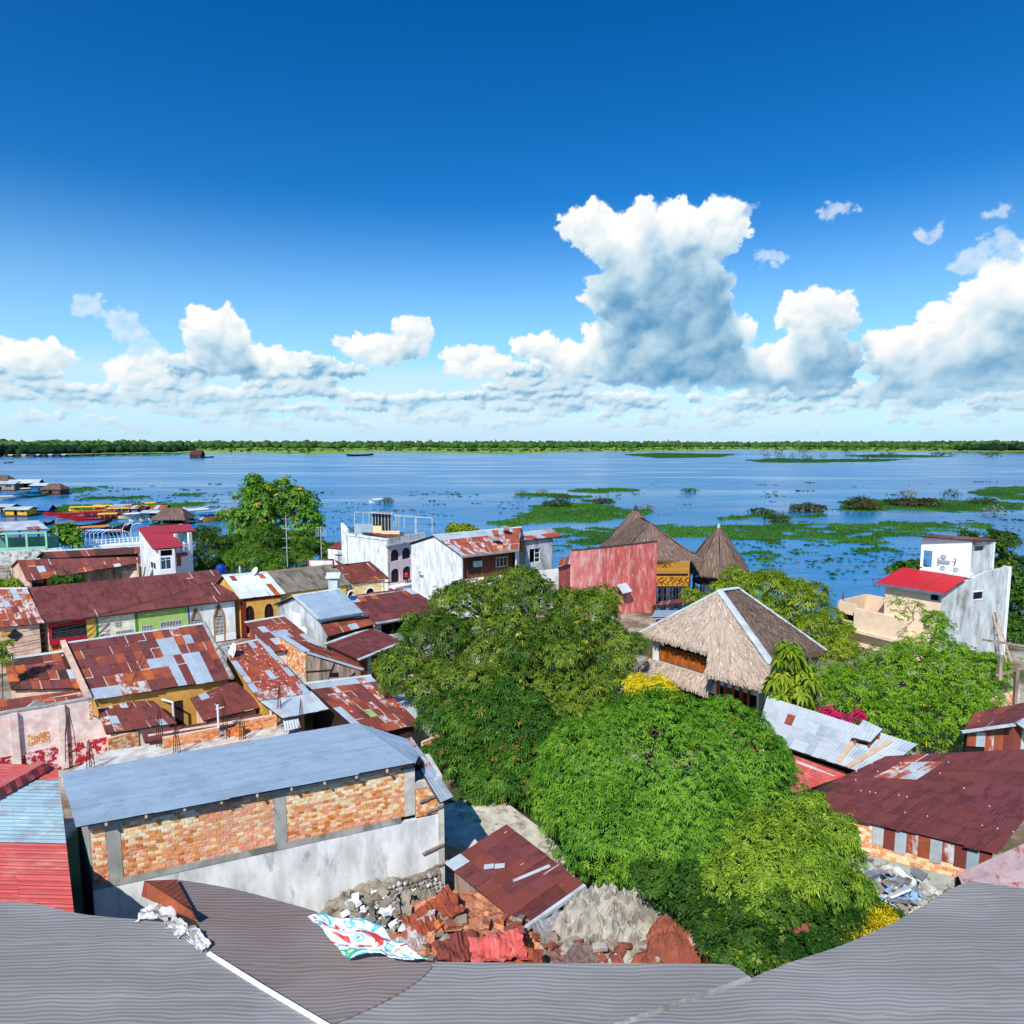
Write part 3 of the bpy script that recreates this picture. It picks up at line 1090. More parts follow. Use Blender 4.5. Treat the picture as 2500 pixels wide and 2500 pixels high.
def lobe_points(lobes, count, rng, shell=.22, rough=.13, face=None):
    """points through the outer part of a heap of ellipsoids, with a lumpy outline"""
    vol = np.array([max(l[1]) ** 2 * 1.0 for l in lobes])
    share = (vol / vol.sum() * count).astype(int) + 1
    P_, N_, L_ = [], [], []
    for li, ((c, r), k) in enumerate(zip(lobes, share)):
        u = unit(rng.normal(size=(k, 3)))
        u[:, 2] = np.abs(u[:, 2]) * np.where(rng.random(k) < .26, -1, 1)
        ph = li * 3.7
        bump = (np.sin(u[:, 0] * 5.1 + ph) * np.sin(u[:, 1] * 6.3 + ph * 2) + np.sin(u[:, 2] * 7.7 + ph) * np.cos(u[:, 0] * 8.9 - ph)) * rough
        rad = (1 - np.abs(rng.normal(0, shell, k))) * (1 + bump)
        p = np.asarray(c) + u * rad[:, None] * np.asarray(r)
        nn = unit(u / np.asarray(r))
        P_.append(p); N_.append(nn); L_.append(np.full(k, li))
    p, nn, li = np.concatenate(P_), np.concatenate(N_), np.concatenate(L_)
    keep = np.ones(len(p), bool)
    for k, (c, r) in enumerate(lobes):
        q = ((p - np.asarray(c)) / np.asarray(r))
        keep &= ~((np.sum(q * q, axis=1) < .5) & (li != k))
    return p[keep], nn[keep], li[keep]


def lobe(px, py, y, rpx, flat=.8, deep=None):
    """crown lobe given by its place in the view and distance"""
    c = PY(px, py, y)
    k = (c - Vector((0, 0, H))).length / 1600
    r = rpx * k / max(.85, 1)
    d = r if deep is None else r * deep
    return (tuple(c), (r, d, r * flat))


def tree(name, label, base, lobes, leaf, n, size, seed, cat='tree', nl=10, width=.22, droop=.35, trunk_r=.3, group=None, tint=None, lobe_tint=.5, shell=.2, rough=.13, limbs=True, tint_shift=0.0, clump=(6, .42)):
    rng = np.random.default_rng(seed)
    t = thing(name, label, cat, base, group)
    b = Vector(base)
    top = Vector(np.mean([l[0] for l in lobes], axis=0))
    mb = MB()
    fork = b.lerp(Vector((top.x, top.y, top.z)), .45)
    fork.x += .2; fork.z = lerp(b.z, min(l[0][2] for l in lobes), .7)
    if fork.z < b.z + .5: fork.z = b.z + .5
    mb.tube([b - Vector((0, 0, .3)), b + (fork - b) * .5 + Vector((.08, .05, 0)), fork], [trunk_r * 1.35, trunk_r, trunk_r * .85], 9)
    if limbs:
        for (c, r) in lobes:
            c = Vector(c)
            m1 = fork.lerp(c, .5) + Vector((0, 0, .1 * (c - fork).length))
            mb.tube([fork - Vector((0, 0, .2)), m1, c + Vector((0, 0, r[2] * .35))], [trunk_r * .6, trunk_r * .36, trunk_r * .12], 6)
            for k in range(4):
                u = Vector(rng.normal(size=3)).normalized()
                u.z = abs(u.z) * .6
                e = c + Vector((u.x * r[0], u.y * r[1], u.z * r[2])) * .85
                mb.tube([m1.lerp(c, .5), c.lerp(e, .45) + Vector((0, 0, .1)), e], [trunk_r * .25, trunk_r * .16, trunk_r * .05], 5)
    mb.build('trunk', BARK, t, smooth=True)
    if clump:
        more = []
        for (c, r) in lobes:
            more.append((c, tuple(q * .84 for q in r)))
            for k in range(clump[0]):
                u = unit(rng.normal(size=(1, 3)))[0]; u[2] = abs(u[2]) if rng.random() < .8 else u[2]
                f = rng.uniform(.68, .88); g_ = clump[1] * rng.uniform(.7, 1.25)
                more.append((tuple(np.asarray(c) + u * np.asarray(r) * f), tuple(q * g_ for q in r)))
        lobes = more
    p, nn, li = lobe_points(lobes, n, rng, shell, rough)
    lt = rng.random(len(lobes))
    nrm = unit(nn * .8 + np.array([[0, 0, .75]]) + rng.normal(0, .22, nn.shape))
    # leaf flushes: neighbouring shoots share an age
    ph = rng.uniform(0, 6, 3)
    flush = .5 + .5 * np.sin(p[:, 0] * 1.1 + ph[0]) * np.sin(p[:, 1] * 1.3 + ph[1]) * np.cos(p[:, 2] * 1.2 + ph[2])
    tb = np.clip(.18 + .30 * flush + lobe_tint * (lt[li] - .5) * .6 + rng.normal(0, .12, len(p)) + tint_shift, 0, .74)
    young = rng.random(len(p)) < .03
    tb[young] = rng.uniform(.8, 1, young.sum())
    V, Fc, tn = rosettes(p, nrm, rng, size, nl, width, droop, tint_base=tb)
    build_np('crown', V, Fc, leaf, t, n=3, col=tn)
    return t


def frond_plant(name, label, base, h, n, length, leaf, seed, cat='palm', lean=0.0, trunk=True):
    rng = random.Random(seed)
    t = thing(name, label, cat, base)
    b = Vector(base)
    top = b + Vector((0, 0, h))
    if trunk:
        MB().tube([b - Vector((0, 0, .2)), b.lerp(top, .5) + Vector((.1, 0, 0)), top], [.16, .12, .1], 8).build('trunk', BARK, t, smooth=True)
    for k in range(n):
        a = k * 2.4 + rng.uniform(-.3, .3)
        el = rng.uniform(.2, 1.1)
        L = length * rng.uniform(.75, 1.1)
        V, F, T_ = [], [], []
        pts = []
        for i in range(9):
            s = i / 8
            r = L * s * math.cos(el) * (1 - .15 * s)
            z = L * s * math.sin(el) - 1.0 * L * s * s * .55
            pts.append(top + Vector((math.cos(a) * r, math.sin(a) * r, z)))
        sd = Vector((-math.sin(a), math.cos(a), 0))
        for i in range(1, 9):
            for j in range(3):
                p = lerp(pts[i - 1], pts[i], j / 3)
                f = (pts[i] - pts[i - 1]).normalized()
                ln = L * .26 * math.sin(math.pi * min(1, (i + j / 3) / 9.5) ** .8) + .05
                for sg in (-1, 1):
                    tip = p + (sd * sg * .8 + f * .5 + Vector((0, 0, -.35))) * ln
                    o = len(V)
                    V += [p, p + f * .05 * length * .3, tip]
                    F.append((o, o + 1, o + 2))
                    T_ += [.35 + rng.random() * .2] * 3
        o = len(V)
        build_np('frond', np.array([tuple(q) for q in V]), np.array(F), leaf, t, n=3, col=np.array(T_))
    return t


def thatch(parent, q, m, seed, rows=26, density=9.0, blade=.55, name='thatch', curve=0.0, tip=.0):
    """one face of a thatched roof: courses of palm blades over a board, TL TR BR BL"""
    rng = np.random.default_rng(seed)
    q = [np.asarray(tuple(p), float) for p in q]
    nrm = np.cross(q[3] - q[0], q[1] - q[0])
    nrm /= np.linalg.norm(nrm)
    if nrm[2] < 0: nrm = -nrm
    Vs, Ts = [], []

    def bl(u, v):
        u = u[:, None]; v = v[:, None]
        top = q[0] + (q[1] - q[0]) * u
        bot = q[3] + (q[2] - q[3]) * u
        p = top + (bot - top) * v
        if curve:
            p = p - nrm * (curve * 4 * v * (1 - v))
        return p
    slope = np.linalg.norm((q[3] + q[2]) / 2 - (q[0] + q[1]) / 2)
    for j in range(rows):
        v = (j + .5) / rows
        w = np.linalg.norm((q[0] + (q[3] - q[0]) * v) - (q[1] + (q[2] - q[1]) * v))
        k = max(2, int(w * density))
        u = rng.random(k)
        vv = np.clip(v + rng.uniform(-.6, .6, k) / rows, 0, 1)
        L = blade * rng.uniform(.7, 1.3, k)
        p0 = bl(u, vv) + nrm * rng.uniform(.02, .10, (k, 1))
        v1 = vv + L / slope
        over = v1 > 1
        p1 = bl(u + rng.normal(0, .15, k) / max(w, .5) * .5, np.minimum(v1, 1.0 + tip))
        p1 = p1 + nrm * rng.uniform(-.01, .06, (k, 1))
        ex = np.where(over, np.minimum((v1 - 1) * slope, .35), 0)
        p1[:, 2] -= ex * rng.uniform(.5, 1.0, k)
        sd = (q[2] - q[3]); sd = sd / np.linalg.norm(sd)
        wd = rng.uniform(.04, .09, (k, 1))
        quad = np.stack([p0 - sd * wd * .6, p0 + sd * wd * .6, p1 + sd * wd * .5, p1 - sd * wd * .5], axis=1)
        Vs.append(quad.reshape(-1, 3))
        Ts.append(np.repeat(np.clip(rng.normal(.5, .22, k), 0, 1), 4))
    V = np.concatenate(Vs); T_ = np.concatenate(Ts)
    n4 = len(V) // 4
    # board under the blades
    nb = 8
    base = []
    for j in range(nb + 1):
        for u in (0., 1.):
            base.append(bl(np.array([u]), np.array([j / nb]))[0] - nrm * .03)
    off = len(V)
    V = np.concatenate([V, np.array(base)])
    T_ = np.concatenate([T_, np.full(len(base), .25)])
    Fq = np.arange(n4 * 4).reshape(-1, 4)
    Fb = np.array([[off + j * 2, off + j * 2 + 1, off + j * 2 + 3, off + j * 2 + 2] for j in range(nb)])
    return build_np(name, V, np.concatenate([Fq, Fb]), m, parent, n=4, col=T_)
# ================================================================== setting
WZ = -5.0
SHORE = [(-420, 168), (-260, 166), (-120, 153), (-70, 140), (-40, 121), (-10, 110), (15, 98), (30, 93), (45, 90), (58, 80), (75, 73), (140, 60), (420, 40)]


def shore_y(x):
    return np.interp(x, [p[0] for p in SHORE], [p[1] for p in SHORE])


def fbm(x, y, s, o=4, seed=0.0):
    out = np.zeros_like(x); a = 1.0; k = s
    for i in range(o):
        out += a * (np.sin(x * k + seed + 1.7 * i + 1.3 * np.sin(y * k * .9 + i)) * np.cos(y * k * 1.1 - seed * .7 + 2.1 * i + 1.1 * np.sin(x * k * .8 - i)))
        a *= .55; k *= 2.03
    return out


def make_ground():
    xs = np.arange(-420, 421, 4.0); ys = np.arange(-160, 221, 3.0)
    X, Y = np.meshgrid(xs, ys)
    d = shore_y(X) + fbm(X, Y, .06, 3) * 2.0 - Y
    Z = np.clip(d * .55 - 6.0, -9, 0) + fbm(X, Y, .25, 3, 2.0) * .10 - .1
    V = np.stack([X, Y, Z], -1).reshape(-1, 3)
    nx, ny = len(xs), len(ys)
    i = np.arange(nx * ny).reshape(ny, nx)
    F = np.stack([i[:-1, :-1], i[:-1, 1:], i[1:, 1:], i[1:, :-1]], -1).reshape(-1, 4)
    m = bpy.data.materials.new('town_ground'); m.use_nodes = True
    T = NT(m.node_tree); b = m.node_tree.nodes['Principled BSDF']
    pos = T.n('ShaderNodeNewGeometry').outputs['Position']
    n1 = T.noise(pos, .25, 7, .65); n2 = T.noise(pos, 1.7, 6, .7); n3 = T.noise(T.v('ADD', pos, (40, 9, 2)), .12, 5, .6)
    c = T.mix(T.ss(n1, .42, .58), srgb(120, 100, 80), srgb(176, 166, 150))
    c = T.mix(T.ss(n3, .5, .58), c, srgb(62, 84, 34))
    c = T.mix(T.ss(n2, .52, .7, 0, .7), c, srgb(80, 62, 48))
    T.put(b.inputs['Base Color'], c); b.inputs['Roughness'].default_value = .95
    bp = T.n('ShaderNodeBump'); bp.inputs['Strength'].default_value = .5; bp.inputs['Distance'].default_value = .15
    T.put(bp.inputs['Height'], n2); T.put(b.inputs['Normal'], bp.outputs[0])
    o = build_np('ground', V, F, m, smooth=True)
    tag(o, 'dusty ground of the riverside town between the houses', kind='structure')


make_ground()


def make_water():
    m = bpy.data.materials.new('river_water'); m.use_nodes = True
    T = NT(m.node_tree); b = m.node_tree.nodes['Principled BSDF']
    pos = T.n('ShaderNodeNewGeometry').outputs['Position']
    big = T.noise(T.v('MULTIPLY', pos, (.0022, .008, 0)), 1.0, 5, .6)
    b.inputs['IOR'].default_value = 1.16
    b.inputs['Specular Tint'].default_value = (.58, .92, 1.0, 1)
    T.put(b.inputs['Base Color'], T.mix(T.ss(big, .35, .65), (.006, .15, .36), (.010, .19, .42)))
    calm = T.noise(T.v('MULTIPLY', pos, (.0045, .022, 0)), 1.0, 5, .58, dist=.6)
    cm = T.ss(calm, .46, .72)
    T.put(b.inputs['Roughness'], T.lin(cm, 0, 1, .24, .08))
    w1 = T.noise(T.v('MULTIPLY', pos, (.55, 1.0, 0)), .9, 4, .55)
    w2 = T.noise(T.v('MULTIPLY', pos, (.10, .24, 0)), 1.0, 4, .55)
    w3 = T.noise(T.v('MULTIPLY', pos, (.02, .05, 0)), 1.0, 3, .5)
    h = T.m('ADD', T.m('MULTIPLY', w1, .10), T.m('ADD', T.m('MULTIPLY', w2, .45), T.m('MULTIPLY', w3, 1.1)))
    bp = T.n('ShaderNodeBump'); bp.inputs['Distance'].default_value = 1.0
    T.put(bp.inputs['Strength'], T.lin(cm, 0, 1, .75, .26))
    T.put(bp.inputs['Height'], h); T.put(b.inputs['Normal'], bp.outputs[0])
    v = [(-30000, -400, WZ), (30000, -400, WZ), (30000, 30000, WZ), (-30000, 30000, WZ)]
    o = build('water', v, [(0, 1, 2, 3)], m)
    tag(o, 'wide blue river reflecting the sky', kind='structure')


make_water()

# ---- far bank
FAR = [(-1200, 1117), (-300, 1117), (0, 1117), (140, 1115), (250, 1112), (330, 1110), (400, 1110), (460, 1107), (560, 1106), (640, 1106), (720, 1109), (770, 1110), (840, 1107), (930, 1104), (1050, 1106), (1250, 1108), (1330, 1106), (1420, 1104), (1560, 1104), (1700, 1101), (1800, 1099), (1950, 1100), (2060, 1102), (2150, 1103), (2300, 1103), (2400, 1106), (2500, 1107), (3000, 1108), (3800, 1108)]


def make_far():
    m = bpy.data.materials.new('far_meadow'); m.use_nodes = True
    T = NT(m.node_tree); b = m.node_tree.nodes['Principled BSDF']
    pos = T.n('ShaderNodeNewGeometry').outputs['Position']
    n1 = T.noise(T.v('MULTIPLY', pos, (.006, .003, 0)), 1.0, 6, .62); n2 = T.noise(T.v('MULTIPLY', pos, (.02, .012, 0)), 1.0, 5, .6)
    c = T.mix(T.ss(n1, .38, .62), srgb(96, 140, 40), srgb(150, 168, 66))
    c = T.mix(T.ss(n2, .5, .66), c, srgb(52, 96, 32))
    T.put(b.inputs['Base Color'], c); b.inputs['Roughness'].default_value = .95
    rng = np.random.default_rng(5)
    V, F = [], []
    pts = []
    for (x0, y0), (x1, y1) in zip(FAR[:-1], FAR[1:]):
        for k in range(10):
            t = k / 10
            pts.append(P(lerp(x0, x1, t), lerp(y0, y1, t) + rng.normal(0, .35), WZ))
    for p in pts:
        d = Vector((p.x, p.y, 0)).normalized()
        V += [(p.x, p.y, WZ - .3), (p.x + d.x * 12, p.y + d.y * 12, WZ + .7), (p.x + d.x * 26000, p.y + d.y * 26000, WZ + .8)]
    for i in range(len(pts) - 1):
        a, c_ = i * 3, i * 3 + 3
        F += [(a, c_, c_ + 1, a + 1), (a + 1, c_ + 1, c_ + 2, a + 2)]
    o = build('far_bank', V, F, m)
    tag(o, 'green meadow of the far river bank', kind='structure')

    # the wood behind, one mass of crowns
    import bmesh
    bm = bmesh.new(); bmesh.ops.create_icosphere(bm, subdivisions=2, radius=1.0)
    bv = np.array([tuple(v.co) for v in bm.verts]); bf = np.array([[v.index for v in f.verts] for f in bm.faces]); bm.free()
    low = bv[:, 2] < -.35
    bv[low, 2] = -.35
    Vs, Fs, Ts = [], [], []
    cnt = 0

    def put(px, dist_add, h, wid, tint):
        nonlocal cnt
        sy = np.interp(px, [q[0] for q in FAR], [q[1] for q in FAR])
        p = P(px, sy, WZ)
        d = Vector((p.x, p.y, 0)).normalized()
        c = np.array([p.x + d.x * dist_add, p.y + d.y * dist_add, WZ + h * .55])
        ph = rng.uniform(0, 6, 3)
        k = 1 + .28 * np.sin(bv[:, 0] * 4 + ph[0]) * np.sin(bv[:, 1] * 4.4 + ph[1]) + .18 * np.sin(bv[:, 2] * 8 + ph[2] + bv[:, 0] * 6)
        v = bv * k[:, None] * np.array([wid, wid, h * .5]) + c
        Vs.append(v); Fs.append(bf + cnt * len(bv)); Ts.append(np.clip(np.full(len(bv), tint) + rng.normal(0, .08, len(bv)), 0, 1))
        cnt += 1
    for i in range(900):            # near wood at left, a cloud's shadow put into its dark tint
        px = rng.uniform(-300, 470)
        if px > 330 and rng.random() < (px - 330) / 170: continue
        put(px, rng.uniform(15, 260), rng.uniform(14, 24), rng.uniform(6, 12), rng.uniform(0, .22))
    for i in range(2300):           # wood across the middle and right
        px = rng.uniform(-400, 2900)
        put(px, 1000 + 1700 * rng.random() ** 1.1, rng.uniform(22, 40) * rng.uniform(.8, 1.1), rng.uniform(8, 22), rng.uniform(.25, .8))
    for i in range(1300):
        px = rng.uniform(-400, 2900)
        put(px, rng.uniform(2600, 6500), rng.uniform(34, 52), rng.uniform(16, 34), rng.uniform(.25, .6))
    for i in range(420):            # dark wood at right
        px = rng.uniform(2330, 2900)
        if px < 2420 and rng.random() < .6: continue
        put(px, rng.uniform(15, 400), rng.uniform(18, 30), rng.uniform(8, 14), rng.uniform(.02, .25))
    for i in range(330):            # scattered trees on the meadow
        px = rng.uniform(500, 2350)
        put(px, rng.uniform(40, 1000), rng.uniform(5, 15), rng.uniform(3, 9), rng.uniform(.1, .7))
    lm = leaf_mat('far_foliage', srgb(16, 40, 28), srgb(66, 100, 42), srgb(110, 136, 60), trans=.0, rough=.9, spec=.1)  # darkest green carries the painted cloud shadow over the left wood
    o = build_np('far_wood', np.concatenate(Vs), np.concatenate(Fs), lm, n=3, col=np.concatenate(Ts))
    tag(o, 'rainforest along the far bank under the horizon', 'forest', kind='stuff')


make_far()

# ---- floating meadows
MATM = leaf_mat('water_hyacinth', srgb(38, 82, 16), srgb(66, 116, 26), srgb(124, 156, 64), trans=.12, rough=.7, spec=.2)


def in_poly(px, py, poly):
    ins = np.zeros(px.shape, bool)
    n = len(poly)
    for i in range(n):
        x0, y0 = poly[i]; x1, y1 = poly[(i + 1) % n]
        c = ((y0 > py) != (y1 > py)) & (px < (x1 - x0) * (py - y0) / (y1 - y0 + 1e-12) + x0)
        ins ^= c
    return ins


def mat_patch(name, label, poly_px, seed, cell=None, hole=1.15, amp=(2.0, 3.0), tuft=.32, kind=None, tint=.4, cat='floating plants', group=None, hz=.22):
    rng = np.random.default_rng(seed)
    poly = [tuple(P(x, y, WZ).xy) for x, y in poly_px]
    xs = [p[0] for p in poly]; ys = [p[1] for p in poly]
    x0, x1, y0, y1 = min(xs) - 6, max(xs) + 6, min(ys) - 8, max(ys) + 8
    if cell is None:
        cell = max(.5, math.sqrt((x1 - x0) * (y1 - y0) / 16000))
    X, Y = np.meshgrid(np.arange(x0, x1, cell), np.arange(y0, y1, cell))
    X = X + rng.uniform(-.3, .3, X.shape) * cell; Y = Y + rng.uniform(-.3, .3, Y.shape) * cell
    f = .16 / max(1, cell * .7)
    jx = fbm(X, Y, f, 4, seed) * amp[0]; jy = fbm(X, Y, f * 1.3, 4, seed + 5) * amp[1]
    ins = in_poly(X + jx, Y + jy, poly) & (fbm(X, Y, f * 1.7, 4, seed + 9) < hole)
    ny, nx = X.shape
    idx = np.arange(nx * ny).reshape(ny, nx)
    cellin = ins[:-1, :-1] & ins[:-1, 1:] & ins[1:, 1:] & ins[1:, :-1]
    if not cellin.any(): return None
    cnt = np.zeros((ny, nx), int)
    for sl in ((slice(None, -1), slice(None, -1)), (slice(None, -1), slice(1, None)), (slice(1, None), slice(1, None)), (slice(1, None), slice(None, -1))):
        cnt[sl] += cellin
    Z = WZ + .10 + hz * np.clip(.5 + fbm(X, Y, .5, 4, seed) * .5, 0, 1.4) + rng.uniform(-.08, .08, X.shape)
    Z = np.where(cnt < 4, WZ - .15, Z)
    F = np.stack([idx[:-1, :-1], idx[:-1, 1:], idx[1:, 1:], idx[1:, :-1]], -1)[cellin]
    tn = np.clip(tint + .28 * fbm(X, Y, .07, 4, seed + 2) + rng.normal(0, .10, X.shape), 0, 1)
    used, inv = np.unique(F.ravel(), return_inverse=True)
    V = np.stack([X.ravel(), Y.ravel(), Z.ravel()], -1)[used]
    tnv = tn.ravel()[used]
    F = inv.reshape(-1, 4)
    # leafy tufts as narrow upright quads
    k = int(min(5000, len(F) * 1.0))
    ci = rng.integers(0, len(F), k)
    c = V[F[ci, 0]] + np.stack([rng.uniform(0, cell, k), rng.uniform(0, cell, k), np.zeros(k)], -1)
    c[:, 2] = np.maximum(c[:, 2], WZ)
    a = rng.uniform(0, np.pi, k); h = tuft * rng.uniform(.5, 1.4, k); w = tuft * rng.uniform(.35, .9, k)
    dx = np.stack([np.cos(a), np.sin(a), np.zeros(k)], -1) * w[:, None]
    lean = rng.normal(0, .35, (k, 3)); lean[:, 2] = 1
    tq = np.stack([c - dx * .5, c + dx * .5, c + dx * .8 + lean * h[:, None], c - dx * .8 + lean * h[:, None]], 1).reshape(-1, 3)
    tt = np.repeat(np.clip(tint + rng.normal(0, .2, k), 0, 1), 4)
    tf = np.arange(k * 4).reshape(-1, 4) + len(V)
    ctr = V.mean(axis=0)
    o = build_np(name, np.concatenate([V, tq]), np.concatenate([F, tf]), MATM, n=4, col=np.concatenate([tnv, tt]), loc=(ctr[0], ctr[1], WZ))
    return tag(o, label, cat, group, kind)


mat_patch('floating_meadow', 'broad green floating meadow left of the tall thatched roof peak', [(1176, 1280), (1230, 1268), (1285, 1253), (1298, 1236), (1340, 1229), (1450, 1230), (1530, 1241), (1600, 1247), (1590, 1258), (1530, 1262), (1470, 1274), (1370, 1278), (1270, 1286), (1200, 1286)], 1)
mat_patch('floating_meadow', 'longest floating meadow, stretching behind the round thatched roof to the right edge', [(1345, 1292), (1500, 1284), (1600, 1279), (1760, 1284), (1925, 1274), (2082, 1280), (2231, 1274), (2350, 1279), (2490, 1284), (2430, 1292), (2312, 1297), (2228, 1313), (2101, 1330), (1985, 1323), (1880, 1327), (1780, 1318), (1643, 1313), (1560, 1322), (1480, 1331), (1350, 1333)], 2, hole=.95, amp=(3, 4))
mat_patch('floating_meadow', 'slim flat green islet in open water above the broad meadow', [(1378, 1198), (1450, 1193), (1530, 1194), (1560, 1198), (1520, 1201), (1440, 1203)], 3, amp=(3, 5))
mat_patch('floating_meadow', 'thin green strip with bare bushes between the slim islet and the broad meadow', [(1262, 1205), (1340, 1206), (1450, 1212), (1440, 1216), (1360, 1216), (1270, 1210)], 4, amp=(3, 5))
mat_patch('floating_meadow', 'small green strip touching the back of the broad meadow', [(1405, 1220), (1498, 1222), (1500, 1228), (1420, 1227)], 5, amp=(2, 3))
mat_patch('floating_meadow', 'long dark green bank with brown scrub at the right, behind the longest meadow', [(2037, 1224), (2120, 1221), (2300, 1220), (2451, 1225), (2540, 1231), (2540, 1240), (2425, 1250), (2300, 1250), (2198, 1244), (2130, 1249), (2020, 1247), (2060, 1236)], 6, tint=.25)
mat_patch('floating_meadow', 'green bank cut by the right edge of the picture', [(2360, 1202), (2409, 1190), (2560, 1186), (2560, 1222), (2451, 1220), (2400, 1212)], 7, tint=.3)
mat_patch('floating_meadow', 'narrow green tongue of plants behind the cone of the round thatched roof', [(1732, 1270), (1769, 1262), (1850, 1259), (1925, 1263), (2014, 1255), (2040, 1262), (1940, 1267), (1860, 1266), (1800, 1270)], 8, tint=.3)
mat_patch('floating_meadow', 'low dark island with scattered trees below the far right bank', [(1820, 1124), (1900, 1119), (2000, 1122), (2100, 1121), (2230, 1121), (2150, 1127), (2000, 1130), (1860, 1130)], 9, amp=(6, 12), tint=.08, hz=1.2)
mat_patch('floating_meadow', 'dark flat island in front of the far bank, right of centre', [(1520, 1110), (1600, 1106), (1800, 1109), (1760, 1117), (1600, 1119)], 10, amp=(6, 12), tint=.1, hz=1.2)
mat_patch('floating_meadow', 'thin dark reed line along the far right bank', [(2060, 1113), (2150, 1110), (2270, 1112), (2330, 1115), (2260, 1117), (2150, 1118)], 11, amp=(8, 14), tint=.1, hz=1.2)
mat_patch('floating_meadow', 'yellow green weed bank behind the red and yellow boats', [(81, 1242), (150, 1237), (288, 1232), (400, 1230), (514, 1227), (500, 1235), (400, 1241), (300, 1245), (226, 1250), (97, 1253)], 12, amp=(3, 5), tint=.55)
mat_patch('floating_meadow', 'dark green weed strip beyond the yellow green bank at the left', [(204, 1215), (260, 1214), (330, 1211), (385, 1212), (370, 1216), (290, 1219), (230, 1220)], 13, amp=(3, 5))
mat_patch('floating_meadow', 'broken weed raft leading from the floating sheds', [(150, 1196), (235, 1186), (250, 1192), (200, 1203), (160, 1204)], 14, amp=(5, 7), hole=.3, tint=.5)
mat_patch('floating_meadow', 'green weed strip left of the leafy tree crown in the water', [(405, 1211), (450, 1206), (500, 1203), (495, 1209), (440, 1212)], 15, amp=(3, 5))
mat_patch('floating_meadow', 'double green tongue of plants in the blue bay left of the red roofed house', [(2076, 1345), (2110, 1336), (2198, 1345), (2215, 1354), (2150, 1352), (2100, 1352)], 16, amp=(1.5, 3), hole=.7)
mat_patch('floating_meadow', 'ragged green patch between the round thatched hut and the bay', [(1800, 1361), (1880, 1345), (1985, 1344), (1930, 1353), (1860, 1363)], 17, amp=(3, 4), hole=.6)
mat_patch('floating_meadow', 'small dark green pad of plants over the leafy tree beside the hip roof', [(1838, 1362), (1880, 1362), (1898, 1372), (1860, 1374)], 18, amp=(1, 2))


def scatter_weeds():
    rng = np.random.default_rng(77)
    Vs, Ts = [], []
    regions = [(700, 1150, 1200, 1260, 22), (1000, 1400, 1195, 1290, 26), (1300, 2500, 1165, 1260, 50), (1780, 2250, 1325, 1385, 60), (2250, 2500, 1255, 1310, 30), (100, 540, 1180, 1240, 60), (1950, 2200, 1350, 1440, 12), (800, 950, 1240, 1300, 16), (1330, 1480, 1320, 1370, 26)]
    for (a, b, c, d, n) in regions:
        for i in range(n):
            px, py = rng.uniform(a, b), rng.uniform(c, d)
            ctr = P(px, py, WZ)
            k = rng.integers(3, 9)
            s = rng.uniform(.3, 1.0) * (ctr.y / 160) ** .8
            for q in range(k):
                x, y = ctr.x + rng.normal(0, s * 2.2), ctr.y + rng.normal(0, s * .9)
                w = s * rng.uniform(.4, 1.0); an = rng.uniform(0, 3)
                dx = np.array([math.cos(an), math.sin(an), 0]) * w; dy = np.array([-math.sin(an), math.cos(an), 0]) * w * .7
                z = WZ + .06
                p = np.array([x, y, z])
                Vs.append(np.stack([p - dx, p - dy + [0, 0, .12 * s], p + dx, p + dy + [0, 0, .3 * s]]))
                Ts.append(np.full(4, np.clip(rng.normal(.2, .15), 0, 1)))
    V = np.concatenate(Vs)
    o = build_np('drifting_weeds', V, np.arange(len(V)).reshape(-1, 4), MATM, n=4, col=np.concatenate(Ts))
    tag(o, 'scraps of drifting weed scattered over the river', 'weeds', kind='stuff')


scatter_weeds()

BUSHB = leaf_mat('bare_scrub', srgb(56, 58, 34), srgb(84, 82, 48), srgb(110, 108, 70), trans=.1, rough=.9, spec=.1)
BUSHG = leaf_mat('bush_green', srgb(36, 62, 20), srgb(66, 96, 34), srgb(120, 140, 60), trans=.15, rough=.7, spec=.2)
BUSHGREY = leaf_mat('bare_grey', srgb(120, 122, 120), srgb(150, 152, 150), srgb(170, 170, 165), trans=.0, rough=.9, spec=.1)


def bush(px, py, wpx, hpx, label, m, seed, n=160, lf=None, group=None, cat='bush', name='river_bush'):
    b = P(px, py, WZ)
    dist = (b - Vector((0, 0, H))).length
    r = wpx / 2 * dist / 1600; h = hpx * dist / 1600
    lobes = [((b.x + dx * r * .55, b.y, b.z + h * (.42 + dz)), (r * .6, r * .6, h * .55)) for dx, dz in ((-.75, -.05), (0, .08), (.75, -.08))]
    return tree(name, label, (b.x, b.y, b.z), lobes, m, n * 2, lf or max(.4, r * .13), seed, cat=cat, nl=6, width=.42, droop=.2, trunk_r=.08 * r * .3 + .03, shell=.35, group=group, clump=None)


bush(1272, 1208, 36, 14, 'pale grey bare bush on the thin green strip', BUSHGREY, 31)
bush(1325, 1205, 34, 10, 'second pale bare bush, right of the grey one on the thin strip', BUSHGREY, 32)
bush(1373, 1219, 46, 16, 'brown twiggy bush where the thin strip ends, above the broad meadow', BUSHB, 33)
bush(1360, 1237, 78, 16, 'wide olive bush on the back edge of the broad meadow', BUSHG, 34, 220)
bush(1470, 1230, 56, 15, 'dark bush right of the wide olive bush on the broad meadow', BUSHB, 35)
bush(1580, 1246, 44, 14, 'grey twiggy bush just right of the tall thatched peak', BUSHGREY, 36)
bush(1972, 1250, 84, 20, 'round brown bush standing in the water left of the long dark bank', BUSHB, 37, 260)
bush(2103, 1245, 84, 30, 'tall bare brown bush rising from the long dark bank', BUSHB, 38, 260)
bush(2230, 1235, 110, 16, 'wide low scrub on the long dark bank, right of the bare bush', BUSHB, 39, 240)
